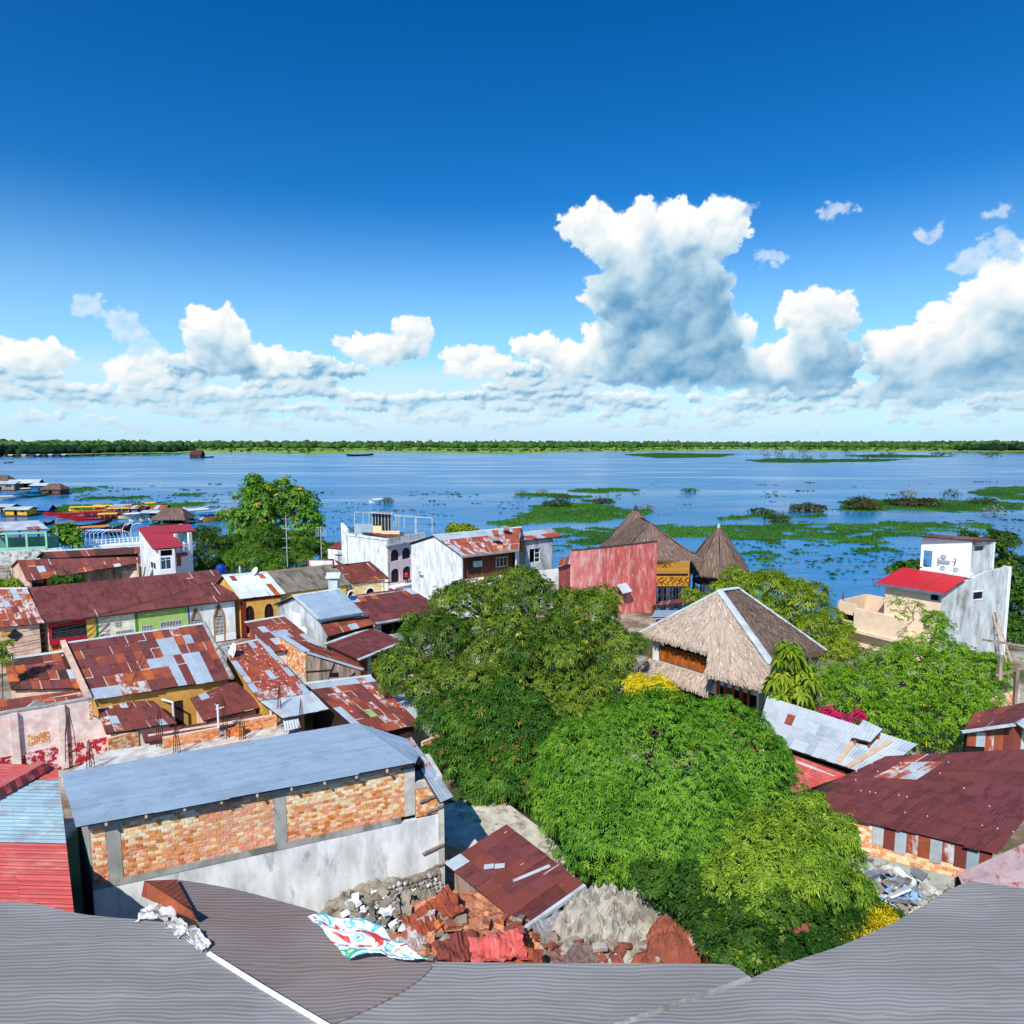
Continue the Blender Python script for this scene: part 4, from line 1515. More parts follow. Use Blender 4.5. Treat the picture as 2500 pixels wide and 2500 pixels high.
bush(2400, 1230, 60, 14, 'low dark scrub at the right end of the long dark bank', BUSHG, 40)
bush(2214, 1213, 42, 16, 'leafless grey shrubs standing in open water behind the long bank', BUSHGREY, 41)
bush(2322, 1211, 42, 14, 'sparse green shrub in open water left of the bank at the edge', BUSHG, 42, 80)
bush(2425, 1258, 50, 22, 'twiggy drowned bush with grey reflection right of the long bank', BUSHGREY, 43, 70)
bush(1898, 1275, 60, 22, 'round dark green bush on the narrow tongue behind the cone roof', BUSHG, 44, 240)
bush(1858, 1255, 66, 14, 'low green bush beyond the narrow tongue of plants', BUSHG, 45, 160)
bush(947, 1230, 30, 17, 'olive bush beside the little white boat in mid river', BUSHG, 46, 200)
bush(1683, 1201, 46, 9, 'low olive clump alone in open water, centre right', BUSHG, 47, 120)
for i, (x, y, w, h) in enumerate([(1905, 1122, 26, 18), (1935, 1120, 18, 13), (1872, 1118, 22, 14), (1970, 1123, 30, 12), (2010, 1121, 20, 16), (2080, 1121, 26, 16), (2120, 1123, 40, 14), (2065, 1110, 24, 18), (1862, 1107, 20, 16), (1900, 1108, 24, 14), (1960, 1108, 26, 12), (2170, 1115, 40, 10), (2300, 1113, 50, 9), (2420, 1116, 40, 9)]):
    bush(x, y, w, h, 'small dark tree standing on the low islands below the far right bank', BUSHG, 50 + i, 70, group='trees on the low far islands', cat='tree', name='island_tree')
# ================================================================== town, left half
def Q(*a):
    return [P(*p) for p in a]


def pxop(A, B, x0, y0, x1, y1, z0=None, z1=None):
    """opening on wall A-B between two points of the view"""
    sa, za = wp(A, B, x0, y0)
    sb, zb = wp(A, B, x1, y1)
    lo, hi = min(za, zb), max(za, zb)
    return (min(sa, sb), max(sa, sb), lo if z0 is None else z0, hi if z1 is None else z1)


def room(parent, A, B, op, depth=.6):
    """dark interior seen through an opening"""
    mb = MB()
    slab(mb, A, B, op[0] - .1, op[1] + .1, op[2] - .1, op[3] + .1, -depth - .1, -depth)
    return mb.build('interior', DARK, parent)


def boards(parent, A, B, z0, z1, m, w=.25, s0=0, s1=None, name='board', out=.0, zfun=None, seed=1, gap=.015):
    """upright boards, each its own piece"""
    rng = random.Random(seed)
    L = wframe(A, B)[3] if s1 is None else s1
    s = s0
    while s < L - .05:
        e = min(L, s + w * rng.uniform(.85, 1.2))
        mb = MB()
        zt = z1 if zfun is None else zfun((s + e) / 2)
        slab(mb, A, B, s, e - gap, z0 + rng.uniform(-.06, .0), zt, out, out + .03 + rng.uniform(0, .012))
        mb.build(name, m, parent)
        s = e


def brick_wall(parent, A, B, z0, z1, seed, bl=.27, bh=.155, limit=300, pal=None, s0=0.0, s1=None, skip=None, holes=0.0, gap=.028, proud=.02):
    """mortar core with each brick in front of it; past the limit the small far ones are joined"""
    rng = random.Random(seed)
    L = wframe(A, B)[3] if s1 is None else s1
    core = MB()
    slab(core, A, B, s0, L, z0, z1, -.16, 0)
    w = core.build('brick_panel', MORTAR, parent)
    rows = max(1, int((z1 - z0) / bh))
    rh = (z1 - z0) / rows
    _, d, n, _ = wframe(A, B)
    me = {}
    rest = {}
    cnt = 0
    ang = math.atan2(d.y, d.x)
    for r in range(rows):
        s = s0 - (bl * .5 if r % 2 else 0) - rng.uniform(0, .05)
        while s < L:
            e = s + bl * rng.uniform(.94, 1.05)
            a, b = max(s, s0) + gap / 2, min(e, L) - gap / 2
            if b - a > .05 and rng.random() >= holes and not (skip and skip((a + b) / 2, z0 + (r + .5) * rh)):
                m = pal(rng, (a + b) / 2, z0 + (r + .5) * rh) if pal else pick(rng, [(BRICKS[0], 4), (BRICKS[1], 2), (BRICKS[2], 2), (BRICKS[3], 1.5), (BRICKS[4], .6)])
                pr = proud * rng.uniform(.4, 1.5)
                c = wall_pt(A, B, (a + b) / 2, z0 + (r + .5) * rh)
                if cnt < limit:
                    k = (m.name, round(b - a, 2))
                    if k not in me:
                        h_ = rh / 2 - gap / 2
                        x = (b - a) / 2
                        v, f = box_vf((-x, -.02, -h_), (x, .03, h_))
                        q = bpy.data.meshes.new('brick'); q.from_pydata(v, [], f); q.materials.append(m)
                        me[k] = q
                    o = bpy.data.objects.new('brick', me[k])
                    COL.objects.link(o)
                    o.parent = w
                    o.location = c + n * (pr - .02) - LOC[w]
                    o.rotation_euler = (0, 0, ang + rng.uniform(-.01, .01))
                    cnt += 1
                else:
                    mb = rest.setdefault(m.name, MB())
                    slab(mb, A, B, a, b, z0 + r * rh + gap / 2, z0 + (r + 1) * rh - gap / 2, -.01, pr)
            s = e
    if rest:
        V, F, mi, mats = [], [], [], []
        for i, (k, mb) in enumerate(rest.items()):
            o = len(V); V += mb.v; F += [tuple(x + o for x in f) for f in mb.f]; mi += [i] * len(mb.f); mats.append(MATS[k])
        build('brickwork', V, F, None, w, mats=mats, midx=mi, kind='stuff')
    return w


def dish(label, p, r, m=WHITEM, aim=(-.5, -.6, .55), mast=.6, group=None):
    t = thing('satellite_dish', label, 'dish', p, group)
    a = Vector(aim).normalized()
    s = a.cross(Vector((0, 0, 1))).normalized(); u = s.cross(a)
    c = Vector(p) + Vector((0, 0, mast))
    mb = MB(); n = 14
    rings = [(0.0, -.16), (.5, -.10), (.85, -.03), (1.0, .0)]
    for rr, dd in rings:
        for k in range(n):
            an = 2 * math.pi * k / n
            mb.v.append(tuple(c + (s * math.cos(an) + u * math.sin(an)) * r * max(rr, .02) + a * dd * r * 1.5))
    for i in range(3):
        for k in range(n):
            mb.f.append((i * n + k, i * n + (k + 1) % n, (i + 1) * n + (k + 1) % n, (i + 1) * n + k))
    mb.build('reflector', m, t, smooth=True)
    MB().tube([Vector(p) - Vector((0, 0, .1)), c - a * .2 * r], .035, 6).build('mast', IRON, t)
    MB().bar(c - u * r * .9, c + a * r * .7, .03).bar(c + a * r * .66, c + a * r * .78, .08).build('feed_arm', IRON, t)
    return t


# ---------------------------------------------------------------- the long row across the street
q = Q((70, 1435, 7.0), (530, 1390, 7.0), (583, 1463, 4.6), (108, 1521, 4.6))
row, (A, B), rl, rr_ = gable_house('row_house', 'long maroon metal roofed row with red, cream, green and white fronts', 'building', q, 24, 5, [(MAROON, 6), (MAROOND, 5), (BROWN, .3)], CREAM, seed=11, front=False, ridge=None)
sxx = lambda px, py: wp(A, B, px, py)[0]
L = wframe(A, B)[3]
ZE = 4.5
s_a, s_b, s_c = sxx(240, 1530), sxx(335, 1520), sxx(459, 1500)
# red over yellow front
op1 = pxop(A, B, 126, 1530, 216, 1536, 2.75, 4.05)
op2 = pxop(A, B, 184, 1554, 218, 1562)
zmid = 2.2
wl = wall(row, A, B, zmid, ZE, REDW, [op1], s0=0, s1=s_a - 1.0); wl['label'] = 'red upper wall'
wl = wall(row, A, B, zmid, ZE, YELLOW, [], s0=s_a - 1.0, s1=s_a - .22); wl['label'] = 'yellow upper wall'
wl = wall(row, A, B, 0, zmid, YELLOW, [op2], s0=0, s1=s_a - .22); wl['label'] = 'yellow lower wall'
window(row, A, B, op1, frame=IRON, pane=GLASS, nx=5, ny=2); window(row, A, B, op2, frame=IRON, nx=2, ny=1)
# painted scroll border where the red meets the yellow: flat cut-out panels
rng = random.Random(3)
mb = MB()
for i in range(26):
    s = .1 + i * (s_a - 1.4) / 26
    h = .18 + .28 * abs(math.sin(i * 1.3)) + .15 * rng.random()
    slab(mb, A, B, s, s + .19, zmid - h, zmid + .06, .004, .012)
mb.build('painted_border', REDW, row)
mb = MB()
for i in range(9):
    s = .3 + i * .34
    c = wall_pt(A, B, s, zmid - .18 + .04 * (i % 3), .02)
    k = len(mb.v); rr = .15
    _, d_, n_, _ = wframe(A, B)
    for j in range(10):
        an = j * 2 * math.pi / 10; rj = rr * (1 if j % 2 else .6)
        mb.v.append(tuple(c + d_ * math.cos(an) * rj + Vector((0, 0, math.sin(an) * rj * 1.2))))
    mb.f.append(tuple(range(k, k + 10)))
mb.build('painted_figures', mat('black_paint', (.02, .02, .025), bump=0), row)
mb = MB(); slab(mb, A, B, s_a - .22, s_a, 0, ZE, -.2, .03); mb.build('pilaster', GREEND, row)
op3 = pxop(A, B, 280.5, 1519, 296, 1529); op4 = pxop(A, B, 243, 1548, 267, 1557); op5 = pxop(A, B, 283, 1541, 325, 1551)
wall(row, A, B, 0, ZE, CREAM, [op3, op4, op5], s0=s_a, s1=s_b - .2)
for o_ in (op3, op4, op5): window(row, A, B, o_, frame=IRON, nx=3, ny=1, bars=.12)
mb = MB(); slab(mb, A, B, s_b - .2, s_b + .06, 0, ZE, -.2, .03); mb.build('pilaster', GREEND, row)
op6 = pxop(A, B, 346, 1528, 373, 1541); op7 = pxop(A, B, 391, 1519, 444, 1537)
wall(row, A, B, 0, ZE, GREENW, [op6, op7], s0=s_b + .06, s1=s_c)
for o_ in (op6, op7): window(row, A, B, o_, frame=IRON, nx=4, ny=1, bars=.14)
mb = MB(); slab(mb, A, B, s_c, s_c + .16, 0, ZE, -.2, .03); slab(mb, A, B, s_b + .06, s_c, ZE - .14, ZE, 0, .03); mb.build('pilaster', BLUEP, row)
g1 = pxop(A, B, 466, 1490, 490, 1530, 1.0, 4.0); g2 = pxop(A, B, 523, 1484, 547, 1556, 0.0, 4.1)
wall(row, A, B, 0, ZE, WHITE, [g1, g2], s0=s_c + .16, s1=L)
for g in (g1, g2):
    arch(row, A, B, g, g[3] - 1.25, WHITE, STONE, True, .18, lattice=WHITEM)
    gm = MB()
    zz = g[3] - 1.35
    for i in range(7):
        s = lerp(g[0] + .05, g[1] - .05, i / 6); gm.bar(wall_pt(A, B, s, g[2], .02), wall_pt(A, B, s, zz, .02), .03)
    for i in range(7):
        z = lerp(g[2] + .05, zz, i / 6); gm.bar(wall_pt(A, B, g[0], z, .03), wall_pt(A, B, g[1], z, .03), .03)
    gm.build('gate', WHITEM, row)
mb = MB(); slab(mb, A, B, s_c + .5, L, 0, .75, 0, .05); mb.build('plinth', WHITEC, row)
mb = MB().bar(q[3] + Vector((0, -.05, -.06)), q[2] + Vector((0, -.05, -.06)), .1, .14); mb.build('eave_board', WOODD, row)

# rust patched house at the left edge, peach front
q = Q((-60, 1438, 7.0), (66, 1436, 6.9), (108, 1521, 4.6), (-40, 1537, 4.6))
t, (A, B), _, _ = gable_house('peach_house', 'peach fronted house with rust patched silver roof at the left edge', 'house', q, 9, 6, [(GALV, 4), (RUST, 3), (STREAK, 4), (BROWN, 2), (ORANGE, 1)], PEACH, seed=12, front=False)
o1 = pxop(A, B, 52, 1590, 76, 1600, 1.2, 1.9)
wall(t, A, B, 0, 4.5, PEACH, [o1])
window(t, A, B, o1, frame=REDW, nx=2, ny=2)
rngp = random.Random(5)
for k in range(14):
    mb = MB(); z = .9 + k * .26; slab(mb, A, B, 0, wframe(A, B)[3], z, z + .245, .004, .03 + rngp.uniform(0, .01)); mb.build('plank', PEACH, t)
c = wall_pt(A, B, *wp(A, B, 37, 1551), .05); _, d_, n_, _ = wframe(A, B)
mb = MB(); r_ = .62
mb.hexa([c + d_ * r_ - n_ * .03, c + Vector((0, 0, r_)) - n_ * .03, c - d_ * r_ - n_ * .03, c - Vector((0, 0, r_)) - n_ * .03], [c + d_ * r_ + n_ * .05, c + Vector((0, 0, r_)) + n_ * .05, c - d_ * r_ + n_ * .05, c - Vector((0, 0, r_)) + n_ * .05])
mb.build('diamond_sign', mat('black_board', (.015, .016, .025), bump=0), t)
mb = MB(); s0_, z0_ = wp(A, B, 3, 1556); s1_, z1_ = wp(A, B, 26, 1541); slab(mb, A, B, s0_, s1_, z0_, z1_, .035, .06); mb.build('signboard', OCHRE, t)

# silver, fibre-cement and red roofs that carry the row on to the right
q = Q((542, 1405, 7.0), (652, 1397, 7.0), (698, 1450, 4.6), (586, 1462, 4.6))
t, (A, B), _, _ = gable_house('ochre_house', 'ochre house with dark arches under a pale zinc roof with one orange strip', 'house', q, 8, 4, [(ZINC, 9), (GALV, 1)], OCHRE, seed=13, front=False, special=lambda i, j, r: ORANGE if i == 6 and j < 4 and j != 1 else (BROWN if (i, j) == (1, 0) else None))
o1 = pxop(A, B, 598, 1480, 622, 1516, 0.4, 3.6); o2 = pxop(A, B, 645, 1474, 669, 1510, 0.4, 3.6)
wall(t, A, B, 0, 4.5, OCHRE, [o1, o2])
for o_ in (o1, o2): arch(t, A, B, o_, 2.7, OCHRE, None, False, frame=DOORM)
mb = MB(); slab(mb, A, B, -.1, .45, 0, 4.45, -.15, .06); mb.build('pilaster', DKRED, t)
mb = MB(); slab(mb, A, B, .45, wframe(A, B)[3], 4.2, 4.5, .0, .08); mb.build('fascia', DKRED, t)
q = Q((652, 1396, 7.0), (812, 1379, 7.0), (858, 1427, 4.6), (696, 1448, 4.6))
t, (A, B), _, _ = gable_house('grey_roofed_house', 'house under a coarse grey brown fibre cement roof', 'house', q, 9, 3, [(ASBEST, 1)], CREAM, seed=14, ridge=mat('old_ridge', srgb(140, 120, 104)), front=False)
o1 = pxop(A, B, 848, 1440, 868, 1462, 1.2, 3.7); wall(t, A, B, 0, 4.5, YELLOW, [o1]); arch(t, A, B, o1, 2.8, YELLOW, WHITEC, False)
q = Q((815, 1380, 7.0), (903, 1370, 7.0), (952, 1413, 4.6), (859, 1426, 4.6))
t, (A, B), _, _ = gable_house('red_roofed_house', 'cream house with red brown roof beside the white building with pink front', 'house', q, 7, 4, [(BROWN, 4), (MAROON, 3), (RUST, 1)], CREAM, seed=15, ridge=None, front=False)
o1 = pxop(A, B, 892, 1436, 915, 1460, 1.2, 3.7); wall(t, A, B, 0, 4.5, mat('butter_plaster', srgb(240, 214, 160), var=.06), [o1]); arch(t, A, B, o1, 2.8, MATS['butter_plaster'], WHITEC, False)
q = Q((751, 1366, 7.2), (812, 1364, 7.4), (850, 1382, 6.4), (755, 1386, 6.2))
gable_house('back_shed', 'low rust red roof behind the fibre cement roof', 'shed', q, 6, 2, [(RUST, 2), (BROWN, 3), (GALV, 1)], WHITE, seed=16, mono=True, ridge=None)

# dark long roofs and board wall behind the row
q = Q((103, 1346, 6.4), (343, 1333, 6.4), (343, 1351, 5.4), (122, 1363, 5.4))
gable_house('dark_shed', 'long dark brown ridge roof with black gap under it', 'shed', q, 14, 1, [(DARKSH, 4), (BROWN, 1)], WOODD, seed=17)
q = Q((41, 1367, 6.2), (343, 1359, 6.2), (344, 1374, 5.3), (66, 1420, 4.2))
t, (A, B), lw_, _ = gable_house('board_house', 'old shed with rusty brown roof and grey board front', 'shed', q, 16, 3, [(BROWN, 5), (MAROON, 4), (RUST, 1.5), (GALV, .4)], PEACH, seed=18, front=False, ridge=None)
a_, b_ = P(112, 1399, 4.6), P(345, 1382, 4.6)
A, B = (a_.x, a_.y), (b_.x, b_.y)
L = wframe(A, B)[3]
mb = MB(); slab(mb, A, B, 0, L, .1, 4.5, -.25, -.1); mb.build('back_boards', WOODD, t)
boards(t, A, B, 3.0, 4.5, WOODG, .45, seed=4); boards(t, A, B, .2, 2.95, WOODG, .45, seed=5, s1=L * .35)
boards(t, A, B, .2, 2.6, WOODG, .5, s0=L * .35, seed=6)
for s in (L * .35, L * .62, L * .85): mb = MB(); slab(mb, A, B, s, s + .3, .2, 4.5, -.02, .06); mb.build('post', WOODG, t)
mb = MB().bar(P(92, 1392, 4.75), P(343, 1373, 4.75), .5, .08); mb.build('gutter', TRIM, t)
q = Q((95, 1393, 4.9), (112, 1396, 4.9), (107, 1424, 3.0), (73, 1424, 3.0))
roof(t, q, 4, 1, [(GALV, 3), (ZINC, 2)], 19, name='lean_to')

# green pavilion and white wall by the water
g = thing('green_pavilion', 'open green balcony pavilion with patched tin roof above the boats', 'pavilion', P(60, 1345, 1.0))
q = Q((-40, 1277, 6.6), (94, 1270, 6.6), (119, 1291, 5.3), (-40, 1299, 5.3))
roof(g, q, 9, 3, [(GALV, 5), (ZINC, 3), (STREAK, 2), (RUST, 1)], 20)
a_, b_ = P(-35, 1347, 1.6), P(116, 1341, 1.6)
A, B = (a_.x, a_.y), (b_.x, b_.y); L = wframe(A, B)[3]
wall(g, A, B, 1.0, 2.2, TEAL, th=.2, name='parapet')
for k in range(4):
    s = .1 + k * (L - .4) / 3
    mb = MB(); slab(mb, A, B, s, s + .32, 2.2, 5.1, -.3, 0); mb.build('post', TEAL, g)
mb = MB(); slab(mb, A, B, 0, L, 4.75, 5.05, -.28, -.02); mb.build('beam', TEAL, g)
A2, B2 = wall_pt(A, B, 0, 0, -6), wall_pt(A, B, L, 0, -6)
wall(g, (A2.x, A2.y), (B2.x, B2.y), 1.0, 3.4, TEALD, th=.2, name='back_wall')
lm = MB()
for k in range(26):
    s = k * L / 26
    c = wall_pt((A2.x, A2.y), (B2.x, B2.y), s + L / 52, 3.75, .1)
    for j in range(8):
        an = j * math.pi / 4; an2 = an + math.pi / 4
        f_ = lambda a: wall_pt((A2.x, A2.y), (B2.x, B2.y), s + L / 52 + math.cos(a) * .22, 3.75 + math.sin(a) * .3, .1)
        lm.bar(f_(an), f_(an2), .07)
lm.build('lattice', WHITEM, g)
for k in range(4):
    s = .1 + k * (L - .4) / 3; mb = MB(); slab(mb, (A2.x, A2.y), (B2.x, B2.y), s, s + .3, 3.4, 5.2, -.15, .15); mb.build('post', TEALD, g)
fl = MB(); fl.hexa([wall_pt(A, B, 0, .7), wall_pt(A, B, L, .7), wall_pt(A, B, L, .7, -6.2), wall_pt(A, B, 0, .7, -6.2)], [wall_pt(A, B, 0, 1.0), wall_pt(A, B, L, 1.0), wall_pt(A, B, L, 1.0, -6.2), wall_pt(A, B, 0, 1.0, -6.2)]); fl.build('floor', CONC, g)
a_, b_ = P(-30, 1352, 2.2), P(152, 1338, 2.2)
w_ = wall(None, (a_.x, a_.y), (b_.x, b_.y), -.5, 2.3, OLDWHITE, th=.35, name='white_wall'); tag(w_, 'stained white yard wall below the green pavilion', 'wall')
a_, b_ = P(120, 1340, 2.0), P(345, 1326, 2.0)
w_ = wall(None, (a_.x, a_.y), (b_.x, b_.y), -.5, 1.6, CONC, th=.35, name='quay_wall'); tag(w_, 'low grey quay wall in front of the white railings', 'wall')
q = Q((-20, 1300, 4.5), (8, 1301, 4.5), (14, 1308, 3.8), (-20, 1310, 3.8))
t = thing('porch', 'small rust red porch roof on a white post at the left edge', 'porch', P(8, 1352, 0))
roof(t, q, 3, 1, [(RUST, 1)], 21); MB().tube([P(11, 1308, 3.8), Vector((P(11, 1308, 3.8).x, P(11, 1308, 3.8).y, -.2))], .12, 8).build('post', WHITEC, t)

# promenade railings
rl_ = thing('promenade_railing', 'white promenade railings with arched lamp hoops above the boats', 'railing', P(260, 1330, 0))
a_, b_ = P(192, 1333, .6), P(345, 1322, .6)
mb = MB()
mb.bar(a_ + Vector((0, 0, 1.0)), b_ + Vector((0, 0, 1.0)), .12); mb.bar(a_ + Vector((0, 0, .5)), b_ + Vector((0, 0, .5)), .1)
mb.build('rail', WHITEM, rl_)
for k in range(15):
    p = a_.lerp(b_, k / 14); MB().bar(p, p + Vector((0, 0, 1.2)), .14).build('post', WHITEM, rl_)
mb = MB()
for k in range(6):
    p = P(200 + k * 10, 1322, .6)
    mb.tube([p, p + Vector((0, 0, 1.8)), p + Vector((.8, .6, 2.4)), p + Vector((3, 1.8, 2.4)), p + Vector((4.4, 2.6, 1.6)), p + Vector((4.8, 2.8, 0))], .07, 6)
mb.build('pergola_hoops', WHITEM, rl_)
mb = MB(); p0, p1 = P(190, 1336, .5), P(346, 1326, .5); mb.hexa([p0 - Vector((0, 0, .5)), p1 - Vector((0, 0, .5)), p1 + Vector((4, 6, -.5)), p0 + Vector((4, 6, -.5))], [p0, p1, p1 + Vector((4, 6, 0)), p0 + Vector((4, 6, 0))]); mb.build('deck', WHITEC, rl_)
for i, (x, lab) in enumerate(((302, 'left white curved street lamp beside the red roofed tower'), (322, 'right white curved street lamp beside the red roofed tower'))):
    p = P(x, 1338, .2)
    t = thing('street_lamp', lab, 'street lamp', p)
    MB().tube([p, p + Vector((0, 0, 4)), p + Vector((.4, 0, 4.9)), p + Vector((1.6, 0, 5.3))], .07, 6).build('pole', WHITEM, t)
    MB().bar(p + Vector((1.5, 0, 5.25)), p + Vector((2.2, 0, 5.3)), .22, .1).build('lamp_head', WHITEM, t)

# white tower with red roof
tw = thing('white_tower_house', 'narrow white tower house with L shaped red roof and roof terrace', 'house', P(400, 1400, 1.0))
pz = 7.6
rb = lambda x, y, z=9.4: P(x, y, z)
TL, TR, RF, NT_, FR, FL = rb(334, 1287, 9.6), rb(463, 1279, 9.6), rb(477, 1297, 8.9), rb(422, 1301, 8.9), rb(448, 1335, 7.4), rb(373, 1341, 7.4)
ML = lerp(TL, FL, .33)
roof(tw, [TL, TR, RF, ML], 8, 1, [(REDP, 1)], 22); roof(tw, [ML, NT_, FR, FL], 5, 2, [(REDP, 1)], 23)
base_l = P(346, 1404, 2.0)
lf = P(343, 1299, 9.0); fa = P(388, 1343, 7.2); fb_ = P(426, 1340, 7.2); ra = P(428, 1305, 8.8); rb_ = P(468, 1300, 8.8)
A, B = (lf.x, lf.y), (fa.x, fa.y)
oA = pxop(A, B, 368, 1369, 382, 1391)
wall_poly(tw, A, B, [(0, 0), (wframe(A, B)[3], 0), (wframe(A, B)[3], 7.2), (0, 9.0)], WHITE)
window(tw, A, B, oA, nx=2, ny=1, pane=GLASSB, out=.05)
A, B = (fa.x, fa.y), (fb_.x, fb_.y)
oB = pxop(A, B, 391, 1361, 419, 1389)
oC = pxop(A, B, 390, 1344, 421, 1356)
wall(tw, A, B, 0, 7.2, WHITEC, [oB, oC]); window(tw, A, B, oB, nx=2, ny=1, pane=GLASSB); room(tw, A, B, oC, 1.0)
window(tw, A, B, (oB[0], oB[1], oB[3] - .45, oB[3] - .02), nx=2, ny=1, pane=GLASSB, out=-.02)
A, B = (fb_.x, fb_.y), (ra.x, ra.y)
wall(tw, A, B, 0, 6.6, WHITEC)
A, B = (ra.x, ra.y), (rb_.x, rb_.y)
oD = pxop(A, B, 428, 1360, 443, 1381)
wall(tw, A, B, 0, 6.2, WHITEC, [oD])
window(tw, A, B, oD, frame=WOODO, pane=WOODO, nx=2, ny=6)
mb = MB(); slab(mb, A, B, oD[0] - .3, oD[1] + .5, oD[3] + .1, oD[3] + .55, 0, .9); mb.build('awning', REDP, tw)
mb = MB(); slab(mb, A, B, -.1, .25, 6.2, 8.9, -.25, .1); slab(mb, A, B, wframe(A, B)[3] - .5, wframe(A, B)[3], 6.2, 8.8, -.4, .02); mb.build('terrace_post', WHITEC, tw)
mb = MB()
for k in range(12): s = .3 + k * (wframe(A, B)[3] - .9) / 11; mb.bar(wall_pt(A, B, s, 6.2, -.1), wall_pt(A, B, s, 7.2, -.1), .05)
mb.bar(wall_pt(A, B, .2, 7.2, -.1), wall_pt(A, B, wframe(A, B)[3] - .4, 7.2, -.1), .09); mb.build('terrace_rail', WHITEM, tw)
A2, B2 = (rb_.x, rb_.y), (rb_.x - 6, rb_.y + 9)
wall(tw, A2, B2, 0, 6.2, WHITE)
A3 = (lf.x - .5, lf.y + .5)
wall(tw, B2, A3, 0, 9.0, WHITE)

# blue tank, dishes and mast beyond the row
p = P(540, 1402, 6.0)
t = thing('water_tank', 'blue plastic water tank behind the long maroon roof', 'tank', p)
MB().lathe(p, [(.55, -.8), (.6, .1), (.6, .9), (.5, 1.1), (.25, 1.2), (.2, 1.28), (0.05, 1.3)], 18).build('tank_body', TANKB, t, smooth=True)
dish('small white dish on the ridge of the zinc roof', P(621, 1401, 6.9), .55, mast=.3)
dish('dark blue dish on the ridge between the grey and the red brown roofs', P(827, 1380, 7.0), .6, mat('blue_dish', srgb(30, 60, 110), bump=0), aim=(.1, .1, .9), mast=1.3)
for (x, y0, y1, lab) in ((702, 1385, 1258, 'tall thin radio mast in front of the round mango tree'), (785, 1362, 1285, 'white antenna pole with grid panel left of the white building')):
    p = P(x, y0, 5.5); zt = wp((p.x - 1, p.y), (p.x + 1, p.y), x, y1)[1]
    t = thing('antenna_mast', lab, 'antenna', p)
    MB().tube([p, (p.x, p.y, zt)], .06, 6).build('pole', STEEL, t)
    mb = MB()
    if x == 785:
        for k in range(5):
            mb.bar((p.x - .7, p.y, zt - .2 - k * .3), (p.x + .7, p.y, zt - .2 - k * .3), .04); mb.bar((p.x - .7 + k * .35, p.y, zt), (p.x - .7 + k * .35, p.y, zt - 1.5), .04)
    else:
        for k in range(4): mb.bar((p.x - .6, p.y, zt - .5 - k * 1.3), (p.x + .6, p.y, zt - .5 - k * 1.3), .05)
    mb.build('aerial', STEEL, t)

# ---------------------------------------------------------------- roofs on this side of the street
def patch(i, j, r):
    if i in (9, 10) and j in (1, 2): return GALV
    if i in (11,) and j == 1: return ORANGE
    if i in (12,) and j == 1: return GALV
    if i in (7, 8) and j == 3: return GALV
    if i in (9, 11, 12) and j in (3, 4, 5): return GALV
    if i == 10 and j >= 3: return BROWN
    if j == 4 and i in (3, 4, 5, 6): return r.choice([STREAK, ORANGE, RUST])
    if j == 5 and i in (0, 1, 2): return GALV
    if j == 5 and i in (3, 4, 5): return r.choice([STREAK, RUST])
    if j == 0 and i == 9: return ORANGE
    return None


q = Q((163, 1570, 5.6), (495, 1523, 5.6), (563, 1657, 4.1), (228, 1708, 4.1))
t, (A, B), _, _ = gable_house('patchwork_house', 'large patchwork roof of maroon, silver and orange sheets by the street', 'house', q, 15, 6, [(MAROON, 5), (BROWN, 4), (RUST, 2.2), (STREAK, .5)], OCHRE, seed=31, special=patch, mono=True, front=False, ridge=TRIM)
o1 = pxop(A, B, 418, 1700, 448, 1733, 1.0, 2.9)
wall(t, A, B, 0, 4.0, OCHRE, [o1]); window(t, A, B, o1, frame=WOODD, nx=4, ny=3)
mb = MB().bar(q[0] + Vector((-.25, -.1, .12)), q[3] + Vector((-.25, -.1, .1)), .35, .35); mb.build('parapet', PEACH, t)
pr = MB()
for k in range(22):
    p = q[1].lerp(q[2], (k + .5) / 22) + Vector((.12, 0, .1)); d_ = (q[2] - q[1]).normalized()
    pr.tube([p - d_ * .28, p + d_ * .28], [.15, .18], 7)
pr.build('verge_tiles', CONC, t)
q = Q((8, 1610, 5.0), (166, 1589, 5.1), (205, 1680, 3.9), (27, 1684, 3.9))
gable_house('dark_patch_house', 'dark patched rust roof in shade at the left edge, next to the patchwork roof', 'house', q, 7, 4, [(BROWN, 3), (DARKSH, 3), (ORANGE, 1.5), (RUST, 2), (MAROON, 2)], PEACH, seed=32, mono=True, special=lambda i, j, r: GALV if (i, j) == (6, 2) else None)
q = Q((-40, 1716, 3.9), (205, 1682, 3.7), (224, 1706, 3.3), (-40, 1751, 3.3))
t, _, _, _ = gable_house('low_rust_house', 'low streaked rust roof behind the old pink wall', 'shed', q, 9, 2, [(BROWN, 4), (RUST, 3)], WHITE, seed=33, mono=True, ridge=None)
mb = MB().hexa([P(54, 1733, 3.5), P(88, 1708, 3.5), P(120, 1722, 3.5), P(58, 1736, 3.5)], [P(54, 1733, 3.53), P(88, 1708, 4.2), P(120, 1722, 3.55), P(58, 1736, 3.53)]); mb.build('skylight_hood', TRIM, t)
